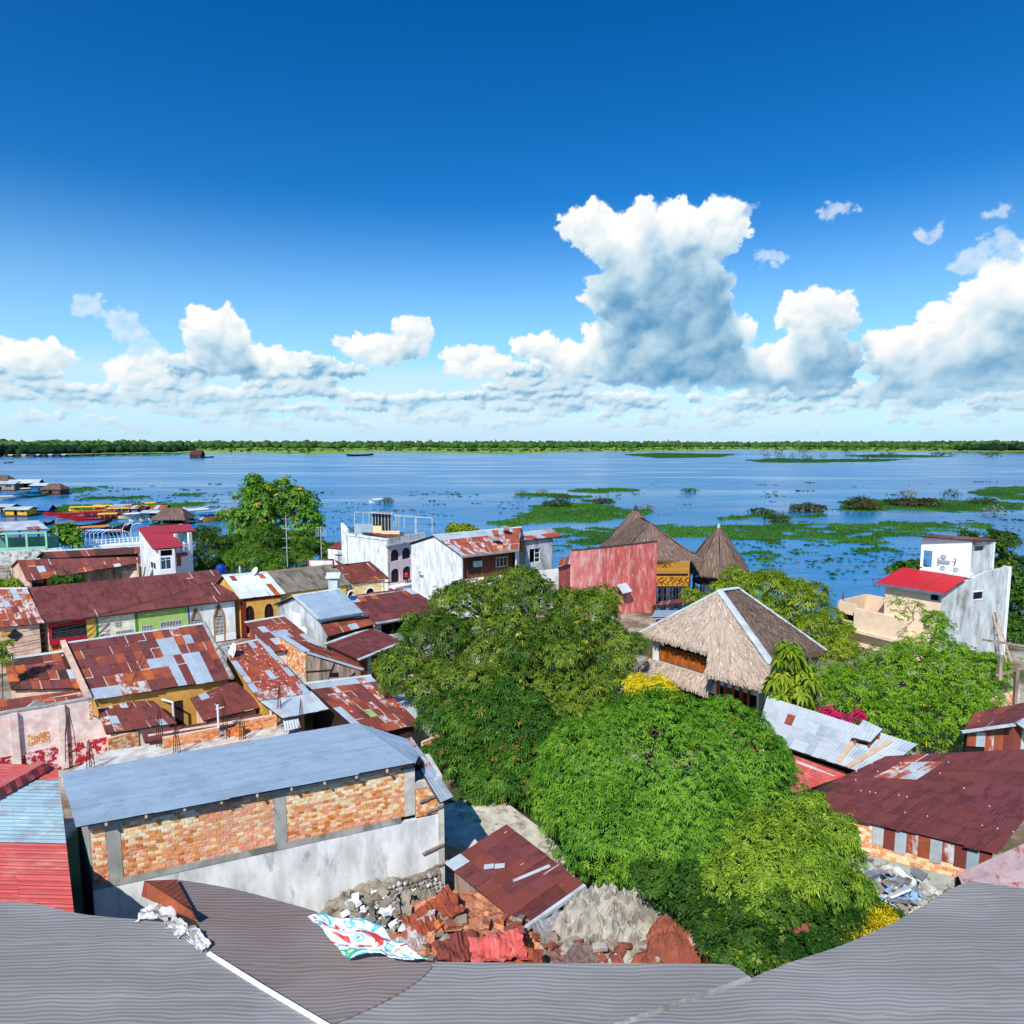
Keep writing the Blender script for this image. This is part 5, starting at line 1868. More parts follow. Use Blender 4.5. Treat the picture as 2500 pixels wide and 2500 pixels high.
# red striped gable roof and the flaking red roof
q = Q((597, 1520, 5.5), (692, 1504, 5.5), (785, 1576, 4.4), (668, 1592, 4.4))
t, (A, B), lw_, _ = gable_house('striped_house', 'rust and silver striped roof left of the pale blue gable house', 'house', q, 6, 5, [(BROWN, 4), (SPECK, 3), (GALV, 3)], WHITE, seed=34, mono=True, special=lambda i, j, r: GALVB if i in (2, 3) and j in (2, 3) else (BROWN if i == 0 else None))
A, B = lw_
L = wframe(A, B)[3]
for k in range(9):
    s = k * L / 9; mb = MB(); slab(mb, A, B, s, s + L / 9 - .02, .3, 5.0 - .9 * k / 9, .02, .05 + .01 * (k % 2))
    mb.build('board', [RUST, BROWN, GALV, BROWN, mat('lime_tin', srgb(200, 210, 130)), RUST, ZINC, RUST, BROWN][k], t)


def flake(i, j, r):
    if i in (0, 7): return STREAK if r.random() < .5 else GALV
    if (i, j) in ((5, 0), (4, 4)): return GALV
    if j == 6: return STREAK
    return SPECK if r.random() < .8 else RUST


q = Q((540, 1582, 4.7), (640, 1560, 4.7), (757, 1690, 4.0), (632, 1712, 4.0))
t, _, _, _ = gable_house('flaking_red_house', 'red roof flecked with flaking paint and a white satellite dish', 'house', q, 8, 7, [(SPECK, 5), (RUST, 2)], OCHRE, seed=35, mono=True, special=flake)
q2 = Q((628, 1708, 4.0), (760, 1688, 4.0), (803, 1731, 3.4), (690, 1754, 3.4))
roof(t, q2, 9, 2, [(GALV, 8), (ZINC, 3)], 36, name='lean_to')
q2 = Q((690, 1752, 3.3), (726, 1744, 3.3), (735, 1776, 2.6), (694, 1786, 2.6))
roof(t, q2, 3, 1, [(GALV, 8)], 37, name='awning')
dish('white satellite dish on the flaking red roof', P(567, 1600, 4.6), .72, aim=(-.7, -.6, .35), mast=.35)
# pale blue gable house with ventilator
q = Q((719, 1454, 7.6), (829, 1438, 7.6), (887, 1495, 6.0), (782, 1513, 6.0))
t, (A, B), lw_, _ = gable_house('blue_gable_house', 'tall grey walled house with pale blue metal gable roof and roof ventilator', 'house', q, 7, 2, [(GALVB, 8), (ZINC, .6)], CONCS, seed=38, ridge=TRIM)
A2, B2 = lw_
mb = MB(); L = wframe(A2, B2)[3]
slab(mb, A2, B2, L * .30, L * .55, 3.4, 5.8, .004, .02); slab(mb, A2, B2, L * .55, L * .68, 2.8, 4.6, .004, .02); slab(mb, A2, B2, L * .70, L * .78, 1.6, 3.4, .004, .02); mb.build('plaster_patch', WHITE, t)
mb = MB().bar(q[3] + Vector((-.2, -.15, -.05)), q[2] + Vector((.4, -.1, -.02)), .28, .16); mb.build('gutter', mat('steel_gutter', srgb(110, 128, 140), metal=.3, rough=.4), t)
for e0, e1 in ((q[0], q[3]),): MB().bar(e0 + Vector((-.12, 0, .05)), e1 + Vector((-.12, 0, .05)), .3, .12).build('verge_flashing', TRIM, t)
vp = P(816, 1437, 7.6)
v = MB().box((vp.x - .45, vp.y - .45, 7.2), (vp.x + .45, vp.y + .45, 8.5)).build('ventilator', TRIM, t)
mb = MB(); mb.add([(vp.x - .7, vp.y - .6, 8.75), (vp.x + .7, vp.y - .6, 8.75), (vp.x + .7, vp.y + .6, 8.75), (vp.x - .7, vp.y + .6, 8.75), (vp.x - .7, vp.y, 9.25), (vp.x + .7, vp.y, 9.25)], [(0, 1, 5, 4), (2, 3, 4, 5), (0, 4, 3), (1, 2, 5), (0, 3, 2, 1)]); mb.build('ventilator_hood', TRIM, v)
q2 = Q((782, 1521, 5.6), (896, 1501, 5.6), (914, 1524, 4.9), (800, 1554, 4.9))
roof(t, q2, 6, 2, [(BROWN, 5), (RUST, 2), (GALV, .7)], 39, name='lower_roof')
mb = MB(); a_, b_ = P(800, 1558, 4.7), P(913, 1528, 4.7); slab(mb, (a_.x, a_.y), (b_.x, b_.y), 0, (b_ - a_).length, 0, 4.7, -.2, -.05); mb.build('under_wall', WOODD, t)
# big maroon hall roof right of it
q = Q((848, 1455, 6.2), (998, 1435, 6.2), (1090, 1491, 4.6), (912, 1521, 4.6))
t, (A, B), _, _ = gable_house('maroon_hall', 'smooth maroon roof with orange patches in front of the white gable building', 'building', q, 10, 4, [(MAROOND, 8), (MAROON, 2)], CONCS, seed=40, mono=True, ridge=None, front=False, special=lambda i, j, r: (ORANGE if (i, j) in ((1, 0), (3, 0)) else GALV if (i, j) in ((0, 0), (9, 0)) else RUST if (i, j) == (8, 0) else None))
o1 = (.6, wframe(A, B)[3] - .5, 3.0, 4.2)
wall(t, A, B, 0, 4.5, CONCS, [o1]); room(t, A, B, o1, 1.5)
for s in (1.8, 4.0, 6.0): mb = MB(); slab(mb, A, B, s, s + .2, 3.0, 4.2, -.25, -.05); mb.build('post', WOODD, t)
MB().bar(q[3] + Vector((0, -.1, -.05)), q[2] + Vector((0, -.1, -.05)), .16).build('gutter', TRIM, t)
q = Q((793, 1572, 4.5), (907, 1532, 4.5), (985, 1566, 3.6), (876, 1611, 3.6))
t, (A, B), _, _ = gable_house('maroon_lean_house', 'plain maroon lean roof above rusty sheet walls beside the mango tree', 'house', q, 9, 3, [(MAROOND, 4), (MAROON, 3)], BROWN, seed=41, mono=True)
mb = MB().bar(q[3] + Vector((0, -.1, .04)), q[2] + Vector((0, -.1, .04)), .35, .08); mb.build('eave_flashing', TRIM, t)
L = wframe(A, B)[3]
for k in range(10): s = k * L / 10; mb = MB(); slab(mb, A, B, s, s + L / 10 - .015, 1.0, 3.35, .01, .05 + .012 * (k % 2)); mb.build('board', [RUST, RUST, GALV, BROWN, RUST, GALV, BROWN, RUST, BROWN, RUST][k], t)
# narrow shed with perforated brick side and board gable
q = Q((679, 1546, 5.3), (782, 1578, 4.5), (888, 1633, 3.7), (751, 1591, 5.2))
t = thing('board_gable_shed', 'narrow shed with crumbling brick side, grey board gable and rusty tile roof', 'shed', P(800, 1650, 2.5))
roof(t, [q[0], q[3], q[2], q[1]][:1] + [q[1], q[2], q[3]], 5, 10, [(RUST, 3), (BROWN, 3), (ORANGE, 1)], 42, lift=.05)
a_, b_ = q[0] + Vector((.1, -.2, 0)), q[3] + Vector((-.15, -.15, 0)); A, B = (a_.x, a_.y), (b_.x, b_.y)
wall(t, A, B, 0, 3.0, OLDWHITE); brick_wall(t, A, B, 3.0, 5.0, 8, holes=.08, limit=150, proud=.03)
MB().bar(q[0] + Vector((0, -.1, .05)), q[3] + Vector((0, -.1, .05)), .5, .06).build('coping', GALV, t)
c_ = q[2] + Vector((-.2, -.2, 0)); A, B = (b_.x + .02, b_.y - .02), (c_.x, c_.y); L = wframe(A, B)[3]
zf = lambda s: lerp(5.05, 3.55, s / L)
mb = MB(); slab(mb, A, B, 0, L, 0, 3.4, -.2, -.1); mb.build('back_boards', WOODD, t)
boards(t, A, B, 2.2, 5, WOODG, .22, zfun=zf, seed=9)
for (s0_, z0_, s1_, z1_) in ((0, 2.3, L, 2.3), (0, 3.6, L * .5, 3.75), (L * .35, 2.3, L * .52, 4.3), (L * .6, 2.4, L * .9, 3.5)): MB().bar(wall_pt(A, B, s0_, z0_, .08), wall_pt(A, B, s1_, z1_, .08), .08).build('batten', WOODD, t)
sh_ = MB(); slab(sh_, A, B, L * .42, L * .60, 2.0, 3.1, .09, .15); sh_.build('shutter', WOODG, t)
sh_ = MB(); slab(sh_, A, B, L * .42, L * .60, 3.1, 3.5, .035, .06); sh_.build('opening', DARK, t)
MB().bar(q[3] + Vector((0, -.15, 0)), q[2] + Vector((0, -.15, 0)), .35, .06).build('verge_flashing', GALV, t)


def rusty(i, j, r):
    if (i, j) == (3, 5): return MATS.get('green_tin') or sheet_mat('green_tin', srgb(160, 190, 120), srgb(200, 130, 60), .3)
    if j == 0: return r.choice([GALV, STREAK, RUST, GALV])
    if i == 0 and j > 3: return GALV
    return None


q = Q((745, 1669, 3.9), (905, 1650, 3.9), (1027, 1768, 3.0), (890, 1796, 3.0))
t, (A, B), _, rw = gable_house('rusted_patch_house', 'heavily rusted patched roof with one green sheet beside the mango tree', 'house', q, 8, 8, [(BROWN, 5), (RUST, 3), (STREAK, 2.2), (MAROON, 2), (SPECK, 1)], WOODD, seed=43, mono=True, special=rusty)
brick_wall(t, (rw[0][0] + .9, rw[0][1] - 2.0), (rw[0][0] + 4.2, rw[0][1] + 1.5), 0, 2.6, 9, limit=120)
# small silver roofs by the mango trunk
q = Q((955, 1700, 3.0), (1010, 1690, 3.0), (1070, 1738, 2.4), (1000, 1760, 2.4))
gable_house('silver_lean_shed', 'small silver lean roof half hidden under the mango tree', 'shed', q, 3, 1, [(GALV, 1)], OLDWHITE, seed=44, mono=True, ridge=None)

# inner yards
q = Q((232, 1712, 3.4), (375, 1712, 3.4), (432, 1766, 2.8), (258, 1792, 2.8))
t, _, _, _ = gable_house('brown_yard_house', 'brown roof with loose silver sheets right of the old pink wall', 'house', q, 8, 4, [(BROWN, 6), (MAROON, 3)], MORTAR, seed=45, mono=True, ridge=None, lift=.04, special=lambda i, j, r: GALV if (i, j) in ((0, 0), (1, 0), (3, 0), (1, 2), (6, 3)) else STREAK if (i, j) in ((1, 3), (0, 2)) else None)
a_, b_ = P(262, 1800, 2.7), P(338, 1780, 2.7); brick_wall(t, (a_.x, a_.y), (b_.x, b_.y), .3, 2.6, 12, limit=160)
q = Q((464, 1705, 3.7), (573, 1663, 3.7), (642, 1727, 3.0), (497, 1760, 3.0))
gable_house('brown_slope_house', 'sloping brown roof in the middle of the yards below the patchwork roof', 'house', q, 6, 4, [(BROWN, 6), (MAROON, 3)], PEACH, seed=46, mono=True, ridge=None, lift=.04, special=lambda i, j, r: GALV if (i, j) == (1, 0) else None)
q = Q((345, 1788, 2.75), (650, 1741, 2.75), (664, 1752, 2.45), (352, 1814, 2.45))
gable_house('strip_shed', 'long narrow maroon strip of roof behind the raw brick parapet', 'shed', q, 12, 1, [(MAROON, 4), (MAROOND, 3), (BROWN, 1)], MORTAR, seed=47, mono=True, ridge=None)
a_, b_ = P(413, 1770, 2.0), P(470, 1800, 2.0)
w_ = wall(None, (a_.x, a_.y), (b_.x, b_.y), 0, 2.2, mat('rose_plaster', srgb(190, 90, 96), var=.1), th=.2, name='rose_wall'); tag(w_, 'dark rose yard wall inside the courtyard', 'wall')
pp = P(381, 1703, 3.2); pq = P(422, 1715, 3.2)
t = thing('drain_pipe', 'white plastic pipe crossing the courtyard gap', 'pipe', (pq.x, pq.y, 0))
MB().tube([pp, pq, (pq.x, pq.y, .5)], .09, 8).build('pipe', WHITEM, t)

# old pink wall with red base
pw = thing('pink_wall', 'crumbling pale pink wall with flaking red base at the left edge', 'wall', P(130, 1840, 1.0))
a_, b_ = P(-60, 1753, 4.5), P(224, 1705, 4.5); A, B = (a_.x, a_.y), (b_.x, b_.y); L = wframe(A, B)[3]
wall_poly(pw, A, B, [(0, 0), (L + 1.0, 0), (L + 1.0, 2.0), (L + .6, 2.7), (L, 3.2), (L, 4.5), (0, 4.5)], PINKOLD, th=.3)
mb = MB(); slab(mb, A, B, -.0, L + .98, 0, 1.55, -.01, .03); mb.build('base_band', REDBASE, pw)
for px in (42, 158):
    s = wp(A, B, px, 1790)[0]; mb = MB(); slab(mb, A, B, s - .3, s + .12, 0, 4.4, 0, .22); mb.build('pilaster', PINKOLD, pw)
s = wp(A, B, 95, 1810)[0]
brick_wall(pw, A, B, 2.0, 2.75, 13, s0=s - .6, s1=s + .6, pal=lambda r, a, z: r.choice([BRICKS[2], BRICKS[1], BRICKS[0]]), proud=.03)
brick_wall(pw, (wall_pt(A, B, 0, 0, .006).x, wall_pt(A, B, 0, 0, .006).y), (wall_pt(A, B, L, 0, .006).x, wall_pt(A, B, L, 0, .006).y), 3.0, 4.4, 14, s0=L - .22, s1=L, bl=.2)
mb = MB(); slab(mb, A, B, 0, L, 4.48, 4.56, -.34, .06); mb.build('coping', CONC, pw)

# unfinished slab with brick parapets and rebar
sl = thing('unfinished_slab', 'unfinished concrete roof slab behind the long blue grey roof', 'building', P(500, 1830, 0))
pts = Q((150, 1895, 2.2), (262, 1832, 2.2), (400, 1815, 2.2), (560, 1790, 2.2), (690, 1755, 2.2), (760, 1800, 2.2), (600, 1900, 2.2), (300, 1960, 2.2))
n = len(pts)
build('slab', [p for p in pts] + [p - Vector((0, 0, .35)) for p in pts], [tuple(range(n)), tuple(range(n, 2 * n))[::-1]] + [(i, (i + 1) % n, n + (i + 1) % n, n + i)[::-1] for i in range(n)], CONCL, sl)
for (x0, y0, x1, y1, h, sd) in ((398, 1828, 535, 1802, .75, 15), (590, 1790, 678, 1772, .85, 16)):
    a_, b_ = P(x0, y0, 2.2), P(x1, y1, 2.2); brick_wall(sl, (a_.x, a_.y), (b_.x, b_.y), 2.2, 2.2 + h, sd, pal=lambda r, a, z: r.choice([BRICKS[0], BRICKS[3], BRICKS[0], BRICKS[2]]))
a_, b_ = P(470, 1840, 2.2), P(612, 1812, 2.2); brick_wall(sl, (a_.x, a_.y), (b_.x, b_.y), 2.2, 2.42, 17, pal=lambda r, a, z: r.choice([BRICKS[0], BRICKS[3]]))
a_, b_ = P(664, 1775, 2.2), P(678, 1768, 2.2); brick_wall(sl, (a_.x, a_.y), (b_.x, b_.y), 2.2, 3.5, 18, bl=.2, pal=lambda r, a, z: r.choice([BRICKS[0], BRICKS[3]]))
a_, b_ = P(690, 1790, 2.2), P(716, 1802, 2.2); brick_wall(sl, (a_.x, a_.y), (b_.x, b_.y), .6, 2.2, 19, pal=lambda r, a, z: r.choice([BRICKS[0], BRICKS[3]]))
# brick pile
p0 = P(573, 1798, 2.2)
bp = thing('brick_pile', 'neat pile of orange bricks on the unfinished slab', 'bricks', p0)
rngb = random.Random(6)
bv, bf = box_vf((-.13, -.07, -.06), (.13, .07, .06))
bms = []
for m_ in (BRICKS[0], BRICKS[3]):
    q_ = bpy.data.meshes.new('brick'); q_.from_pydata(bv, [], bf); q_.materials.append(m_); bms.append(q_)
for lz in range(6):
    for ix in range(4):
        for iy in range(2):
            if lz > 3 and (ix < 2): continue
            o = bpy.data.objects.new('brick', bms[rngb.randint(0, 1)]); COL.objects.link(o); o.parent = bp
            o.location = (ix * .28 - .4 + rngb.uniform(-.02, .02), iy * .16 + rngb.uniform(-.02, .02), .06 + lz * .125); o.rotation_euler = (0, 0, .5 + rngb.uniform(-.08, .08))


def rebar(px, py, z, h, label, seed, n=4, w=.16):
    r = random.Random(seed)
    p = P(px, py, z)
    t = thing('rebar_bundle', label, 'rebar', p)
    for k in range(n):
        dx, dy = (k % 2 - .5) * w * 2, (k // 2 % 2 - .5) * w * 2
        hh = h * r.uniform(.85, 1.05)
        MB().tube([p + Vector((dx, dy, -.1)), p + Vector((dx * .75, dy * .75, hh * .5)), p + Vector((dx * .15 + r.uniform(-.06, .06), dy * .15, hh))], .022, 5).build('bar', REBAR, t)
    mb = MB()
    for j in range(4):
        z_ = .15 + j * h * .12; c = w * (1 - .2 * j * .3)
        for a_, b_ in (((-1, -1), (1, -1)), ((1, -1), (1, 1)), ((1, 1), (-1, 1)), ((-1, 1), (-1, -1))):
            mb.bar(p + Vector((a_[0] * c, a_[1] * c, z_)), p + Vector((b_[0] * c, b_[1] * c, z_)), .018)
    mb.build('stirrups', REBAR, t)


rebar(391, 1822, 2.2, 2.8, 'splayed rebar by the left end of the raw brick parapet', 1)
rebar(432, 1842, 2.2, 2.0, 'short rebar bundle on the slab edge over the blue grey roof', 2)
rebar(550, 1803, 2.2, 3.0, 'rebar bundle beside the white standpipe', 3)
rebar(592, 1808, 2.2, 2.2, 'straight rebar between the brick pile and the slab edge', 4)
rebar(684, 1778, 2.2, 3.0, 'tall rebar pyramid at the corner of the raw brick parapet', 5)
rebar(737, 1802, 2.2, 2.8, 'rightmost rebar pyramid before the silver lean roof', 6)
rebar(222, 1880, 2.2, 2.0, 'thin rebar bundle in front of the flaking red wall base', 7)
rebar(174, 1852, 2.2, 3.2, 'tall crossing rebar against the pink wall', 8, 6, .22)
p = P(535, 1800, 2.2)
t = thing('standpipe', 'white upright pipe on the unfinished slab', 'pipe', p); MB().tube([p, p + Vector((0, 0, 2.3))], .07, 8).build('pipe', WHITEM, t); MB().bar(p + Vector((-.15, 0, 2.0)), p + Vector((.4, .1, 2.1)), .05).build('cross_arm', WHITEM, t)

# ---------------------------------------------------------------- long blue-grey roof with brick wall
hb = thing('brick_warehouse', 'long brick walled warehouse with pale blue grey metal roof', 'building', P(620, 2150, 0))
q = Q((150, 1887, 7.35), (870, 1764, 7.35), (1012, 1863, 7.5), (185, 2017, 7.5))
roof(hb, q, 5, 14, [(GALVB, 1)], 51, lift=.008, across=True, over=.12)
roof(hb, [q[1] + Vector((.02, 0, -.03)), P(990, 1803, 7.1), P(1022, 1846, 7.1), q[2] + Vector((.03, 0, -.04))], 3, 3, [(GALVB, 1)], 53, name='hip_roof')
roof(hb, [P(984, 1806, 7.0), P(1004, 1799, 6.9), P(1106, 1946, 5.9), P(1076, 1960, 6.1)], 2, 6, [(GALV, 6), (STREAK, 1)], 52, name='side_roof')
e = inset_quad(q, .45)
A, B = (e[3].x, e[3].y), (e[2].x, e[2].y); L = wframe(A, B)[3]
zb = lambda px, py: wp(A, B, px, py)[1]
zl = 4.5
wall(hb, A, B, 0, zl, WHITEST, th=.25, name='lower_wall')
mb = MB(); slab(mb, A, B, 0, L, zl, zl + .28, -.2, .03); slab(mb, A, B, 0, L, 7.05, 7.4, -.2, .02); mb.build('ring_beam', CONC, hb)
cols_ = [0.1] + [wp(A, B, x, y)[0] for x, y in ((281, 2100), (685, 2020))] + [wp(A, B, 1000, 1930)[0]]
for s in cols_[1:]:
    mb = MB(); slab(mb, A, B, s - .25, s + .25, zl + .28, 7.05, -.2, .035); mb.build('column', CONC if s < cols_[3] - .5 else CONCL, hb)


def bp_(r, a, z):
    f = (z - zl) / 2.4
    if cols_[1] + 3.0 < a < cols_[2]:
        return r.choice([BRICKS[2], BRICKS[2], BRICKS[2], BRICKS[1], BRICKS[0]])
    if f > .75: return r.choice([BRICKS[4], BRICKS[1], BRICKS[1], BRICKS[0]])
    if f < .25: return r.choice([BRICKS[2], BRICKS[2], BRICKS[0], BRICKS[3]])
    return r.choice([BRICKS[0], BRICKS[1], BRICKS[1], BRICKS[3], BRICKS[0], BRICKS[2]])


bays = [(0.05, cols_[1] - .25), (cols_[1] + .25, cols_[2] - .25), (cols_[2] + .25, cols_[3] - .25)]
for k, (s0_, s1_) in enumerate(bays):
    brick_wall(hb, A, B, zl + .28, 7.05, 21 + k, bl=.26, bh=.135, s0=s0_, s1=s1_, pal=bp_, limit=140, holes=.004)
for k in range(9):
    s = L * (k + .5) / 9
    mb = MB(); mb.bar(wall_pt(A, B, s, 7.38, -.3), wall_pt(A, B, s, 7.38, .5), .09, .12); mb.build('rafter', WOODL, hb)
# right-hand bay with tank niche
A2 = (wall_pt(A, B, cols_[3] + .25, 0).x, wall_pt(A, B, cols_[3] + .25, 0).y)
ext = wp(A, B, 1084, 2000)[0]
wall(hb, A, B, 0, zl, WHITEST, th=.25, s0=L, s1=ext - .3, name='lower_wall')
mb = MB(); slab(mb, A, B, ext - .3, ext, 0, 6.0, -.3, .04); slab(mb, A, B, cols_[3] + .25, ext - .3, 6.0, 6.3, -.2, .04); mb.build('corner_post', CONCL, hb)
brick_wall(hb, A, B, zl + .1, 6.0, 27, bl=.24, bh=.135, s0=cols_[3] + .27, s1=ext - .32)
for k, (z, dx) in enumerate(((5.5, -.3), (4.9, 0), (2.9, -.2), (2.0, 0))):
    MB().bar(wall_pt(A, B, ext - .9 + dx, z - .12, .08), wall_pt(A, B, ext + .15 + dx, z + .1, .08), .1).build('timber', WOODG, hb)
c1_, d1_, n1_, _ = wframe(A, B)
e2 = wall_pt(A, B, ext, 0, -.3); e3 = wall_pt(A, B, ext, 0, -2.6)
wall(hb, (e2.x, e2.y), (e3.x, e3.y), 0, 6.3, CONCL, th=.25, name='side_wall')
tk = wall_pt(A, B, (cols_[3] + ext) / 2 - .15, 5.1, -1.0)
t = thing('roof_tank', 'grey water tank with black lid in the niche of the brick warehouse', 'tank', tk)
MB().lathe(tk, [(.5, 0), (.52, .2), (.52, 1.1), (.4, 1.3), (.2, 1.38)], 16).build('tank_body', TANKK, t, smooth=True)
MB().lathe(tk + Vector((0, 0, 1.36)), [(.24, 0), (.24, .12), (.05, .16)], 14).build('lid', DARK, t)
f1 = MB(); f1.hexa([wall_pt(A, B, cols_[3] + .2, 4.9, -.16), wall_pt(A, B, ext - .05, 4.9, -.16), wall_pt(A, B, ext - .05, 4.9, -2.5), wall_pt(A, B, cols_[3] + .2, 4.9, -2.5)], [wall_pt(A, B, cols_[3] + .2, 5.1, -.16), wall_pt(A, B, ext - .05, 5.1, -.16), wall_pt(A, B, ext - .05, 5.1, -2.5), wall_pt(A, B, cols_[3] + .2, 5.1, -2.5)]); f1.build('niche_floor', CONC, hb)
bl_, tl_ = (e[3].x, e[3].y), (e[0].x, e[0].y)
wall_poly(hb, tl_, bl_, [(.25, 0), (wframe(tl_, bl_)[3] - .25, 0), (wframe(tl_, bl_)[3] - .25, 7.35), (.25, 7.2)], CONC)
wall(hb, (e[1].x, e[1].y), tl_, 0, 7.2, CONC)
wall(hb, (e[2].x, e[2].y), (e[1].x, e[1].y), 0, 7.2, CONC, s0=.3)

# red and blue ribbed roof in the near left corner
nr = thing('red_ribbed_roof', 'near ribbed metal roof, red at top and bottom with a pale blue band', 'roof', P(60, 2150, 5))
for (y0, y1, m_, sd, rb2, rows_) in ((1868, 1905, REDF, 1, 5, 1), (1905, 2060, sheet_mat('pale_blue_tin', srgb(158, 190, 200), srgb(190, 205, 208), .3, pitch=.2, depth=.2, rnd=.04), 2, 9, 2), (2060, 2240, REDF, 3, 9, 2)):
    xr = lambda y: 140 + (y - 1870) * 40 / 352
    q = Q((-220, y0 - 8, 6.3), (xr(y0), y0, 6.3), (xr(y1), y1, 6.3), (-220, y1 - 8, 6.3))
    roof(nr, q, 3, rows_, [(m_, 1)], 60 + sd, ribs=rb2, ribdepth=.035, across=True, name='roof_band', lift=.01)
ea, eb = P(140, 1870, 6.15), P(180, 2240, 6.15)
wall(nr, (eb.x, eb.y), (ea.x, ea.y), 0, 6.1, mat('dark_blue_side', srgb(28, 30, 48)), th=.2)
t = thing('loose_red_sheet', 'bent loose red roofing sheet lying across the near ribbed roof', 'sheet', P(40, 1920, 6.4))
V_, F_ = [], []
for i in range(13):
    u = i / 12
    a_ = P(lerp(-40, 96, u), lerp(1920, 1856, u), 6.65 + .06 * math.sin(u * 9)); b_ = P(lerp(-40, 128, u), lerp(1972, 1876, u), 6.42 + .05 * (i % 2)); m2 = P(lerp(-40, 110, u), lerp(1945, 1862, u), 6.85)
    V_ += [a_, m2, b_]
for i in range(12):
    F_ += [(i * 3, i * 3 + 3, i * 3 + 4, i * 3 + 1), (i * 3 + 1, i * 3 + 4, i * 3 + 5, i * 3 + 2)]
build('bent_sheet', V_, F_, REDF, t, uv=[(v.x, v.y) for v in V_])
# ================================================================== centre: white buildings, red walls, thatched houses
def block(t, A, B, depth, z0, z1, m, ops=(), roof_m=CONC, side_ops=(), side_m=None):
    """plain storeyed block behind the wall line A-B"""
    A_, d, n, L = wframe(A, B)
    wall(t, A, B, z0, z1, m, ops)
    a2, b2 = wall_pt(A, B, .0, 0, -depth), wall_pt(A, B, L, 0, -depth)
    a1, b1 = wall_pt(A, B, 0, 0, -.2), wall_pt(A, B, L, 0, -.2)
    wall(t, (b1.x, b1.y), (b2.x, b2.y), z0, z1, side_m or m, side_ops)
    wall(t, (a2.x, a2.y), (a1.x, a1.y), z0, z1, side_m or m)
    wall(t, (wall_pt(A, B, L - .2, 0, -depth).x, wall_pt(A, B, L - .2, 0, -depth).y), (wall_pt(A, B, .2, 0, -depth).x, wall_pt(A, B, .2, 0, -depth).y), z0, z1, side_m or m)
    if roof_m:
        mb = MB(); slab(mb, A, B, .2, L - .2, z1 - .3, z1 - .1, -depth + .2, -.2); mb.build('flat_roof', roof_m, t)


# ---- white building with arched pink front and roof frame
pa, pb = P(846, 1302, 9.3), P(947, 1315, 9.3)
m1 = thing('arched_white_building', 'white three storey building with pale pink arched front and steel frame on its roof', 'building', (pb.x, pb.y, 0))
A, B = (pa.x, pa.y), (pb.x, pb.y); L = wframe(A, B)[3]
wall_poly(m1, A, B, [(-1.2, 0), (L, 0), (L, 9.3), (.2, 9.3), (.2, 9.9), (-1.0, 10.7), (-1.2, 10.7)], WHITEST, th=.25)
A0, d0, n0, _ = wframe(A, B)
ux, uy = -n0.y * -1, 0
U = Vector((-n0.x * 0 + d0.y * -1, d0.x, 0))      # along the street, away to the right
pc = pb + U * 7.0
C = (pc.x, pc.y)
Bp = (pb.x, pb.y)
Lf = wframe(Bp, C)[3]
Bp_pink, C_pink = Bp, C
ops = []
for (x0, y0, x1, y1) in ((954, 1344, 974, 1372), (982, 1340, 1002, 1369), (955, 1392, 975, 1425), (984, 1388, 1003, 1421)):
    ops.append(pxop(Bp, C, x0, (y0 + y1) / 2, x1, (y0 + y1) / 2))
rows_ = [(6.05, 7.65), (6.05, 7.65), (3.1, 5.0), (3.1, 5.0)]
ops = [(o[0], o[1], r[0], r[1]) for o, r in zip(ops, rows_)]
wall(m1, Bp, C, 0, 8.3, PINK, ops)
for o_ in ops: arch(m1, Bp, C, o_, o_[3] - .55, PINK, None, False, frame=DOORM, pane=GLASS, nx=3, ny=3)
mb = MB(); slab(mb, Bp, C, -.3, Lf, 8.3, 8.5, -.2, .5); mb.build('cornice', CONC, m1)
mb = MB(); slab(mb, Bp, C, -.1, Lf, 8.5, 9.4, -.2, .1); mb.build('parapet', CONCS, m1)
pd_ = pa + U * 7.0
mb = MB(); mb.hexa([Vector((p.x, p.y, 8.9)) for p in (pb, pc, pd_, pa)], [Vector((p.x, p.y, 9.0)) for p in (pb, pc, pd_, pa)]); mb.build('flat_roof', CONC, m1)
wall(m1, (pc.x, pc.y), (pd_.x, pd_.y), 0, 9.0, WHITE); wall(m1, (pd_.x, pd_.y), A, 0, 9.0, WHITE)
roof(m1, [pa + Vector((.4, .2, .45)), pa + U * 3 + Vector((0, 0, .5)), pb + U * 3 + Vector((0, 0, .15)), pb + Vector((.1, 0, .1))], 4, 5, [(BROWN, 2), (MAROON, 2)], 71, name='tin_roof')
# rooftop hut
yc = pa.y - 1.0
def vert_panel(t, x0, y0, x1, y1, yd, m, name, th=.15):
    a_, b_ = PY(x0, y1, yd), PY(x1, y1, yd)
    zt = PY((x0 + x1) / 2, y0, yd).z
    mb = MB(); slab(mb, (a_.x, a_.y), (b_.x, b_.y), 0, (b_ - a_).length, min(a_.z, b_.z), zt, -th, 0)
    return mb.build(name, m, t)
vert_panel(m1, 865, 1279, 911, 1306, yc - .5, GALVB, 'tin_panel')
vert_panel(m1, 911, 1284, 932, 1308, yc - .9, BRICKS[1], 'hut_wall')
vert_panel(m1, 932, 1296, 976, 1314, yc - 1.4, BRICKS[1], 'hut_wall')
vert_panel(m1, 910, 1252, 955, 1296, yc + .2, mat('dark_glazing', (.03, .032, .036), rough=.3), 'glazed_screen', .3)
for k, x in enumerate((910, 917, 924, 932, 940, 948, 955)): vert_panel(m1, x - .7, 1252, x + .7, 1296, yc + .1, STEEL, 'mullion', .1)
hr = Q((904, 1250, 12.6), (960, 1253, 12.6), (958, 1256, 12.3), (902, 1253, 12.3))
a_, b_ = PY(900, 1251, yc + 2), PY(960, 1255, yc + 2)
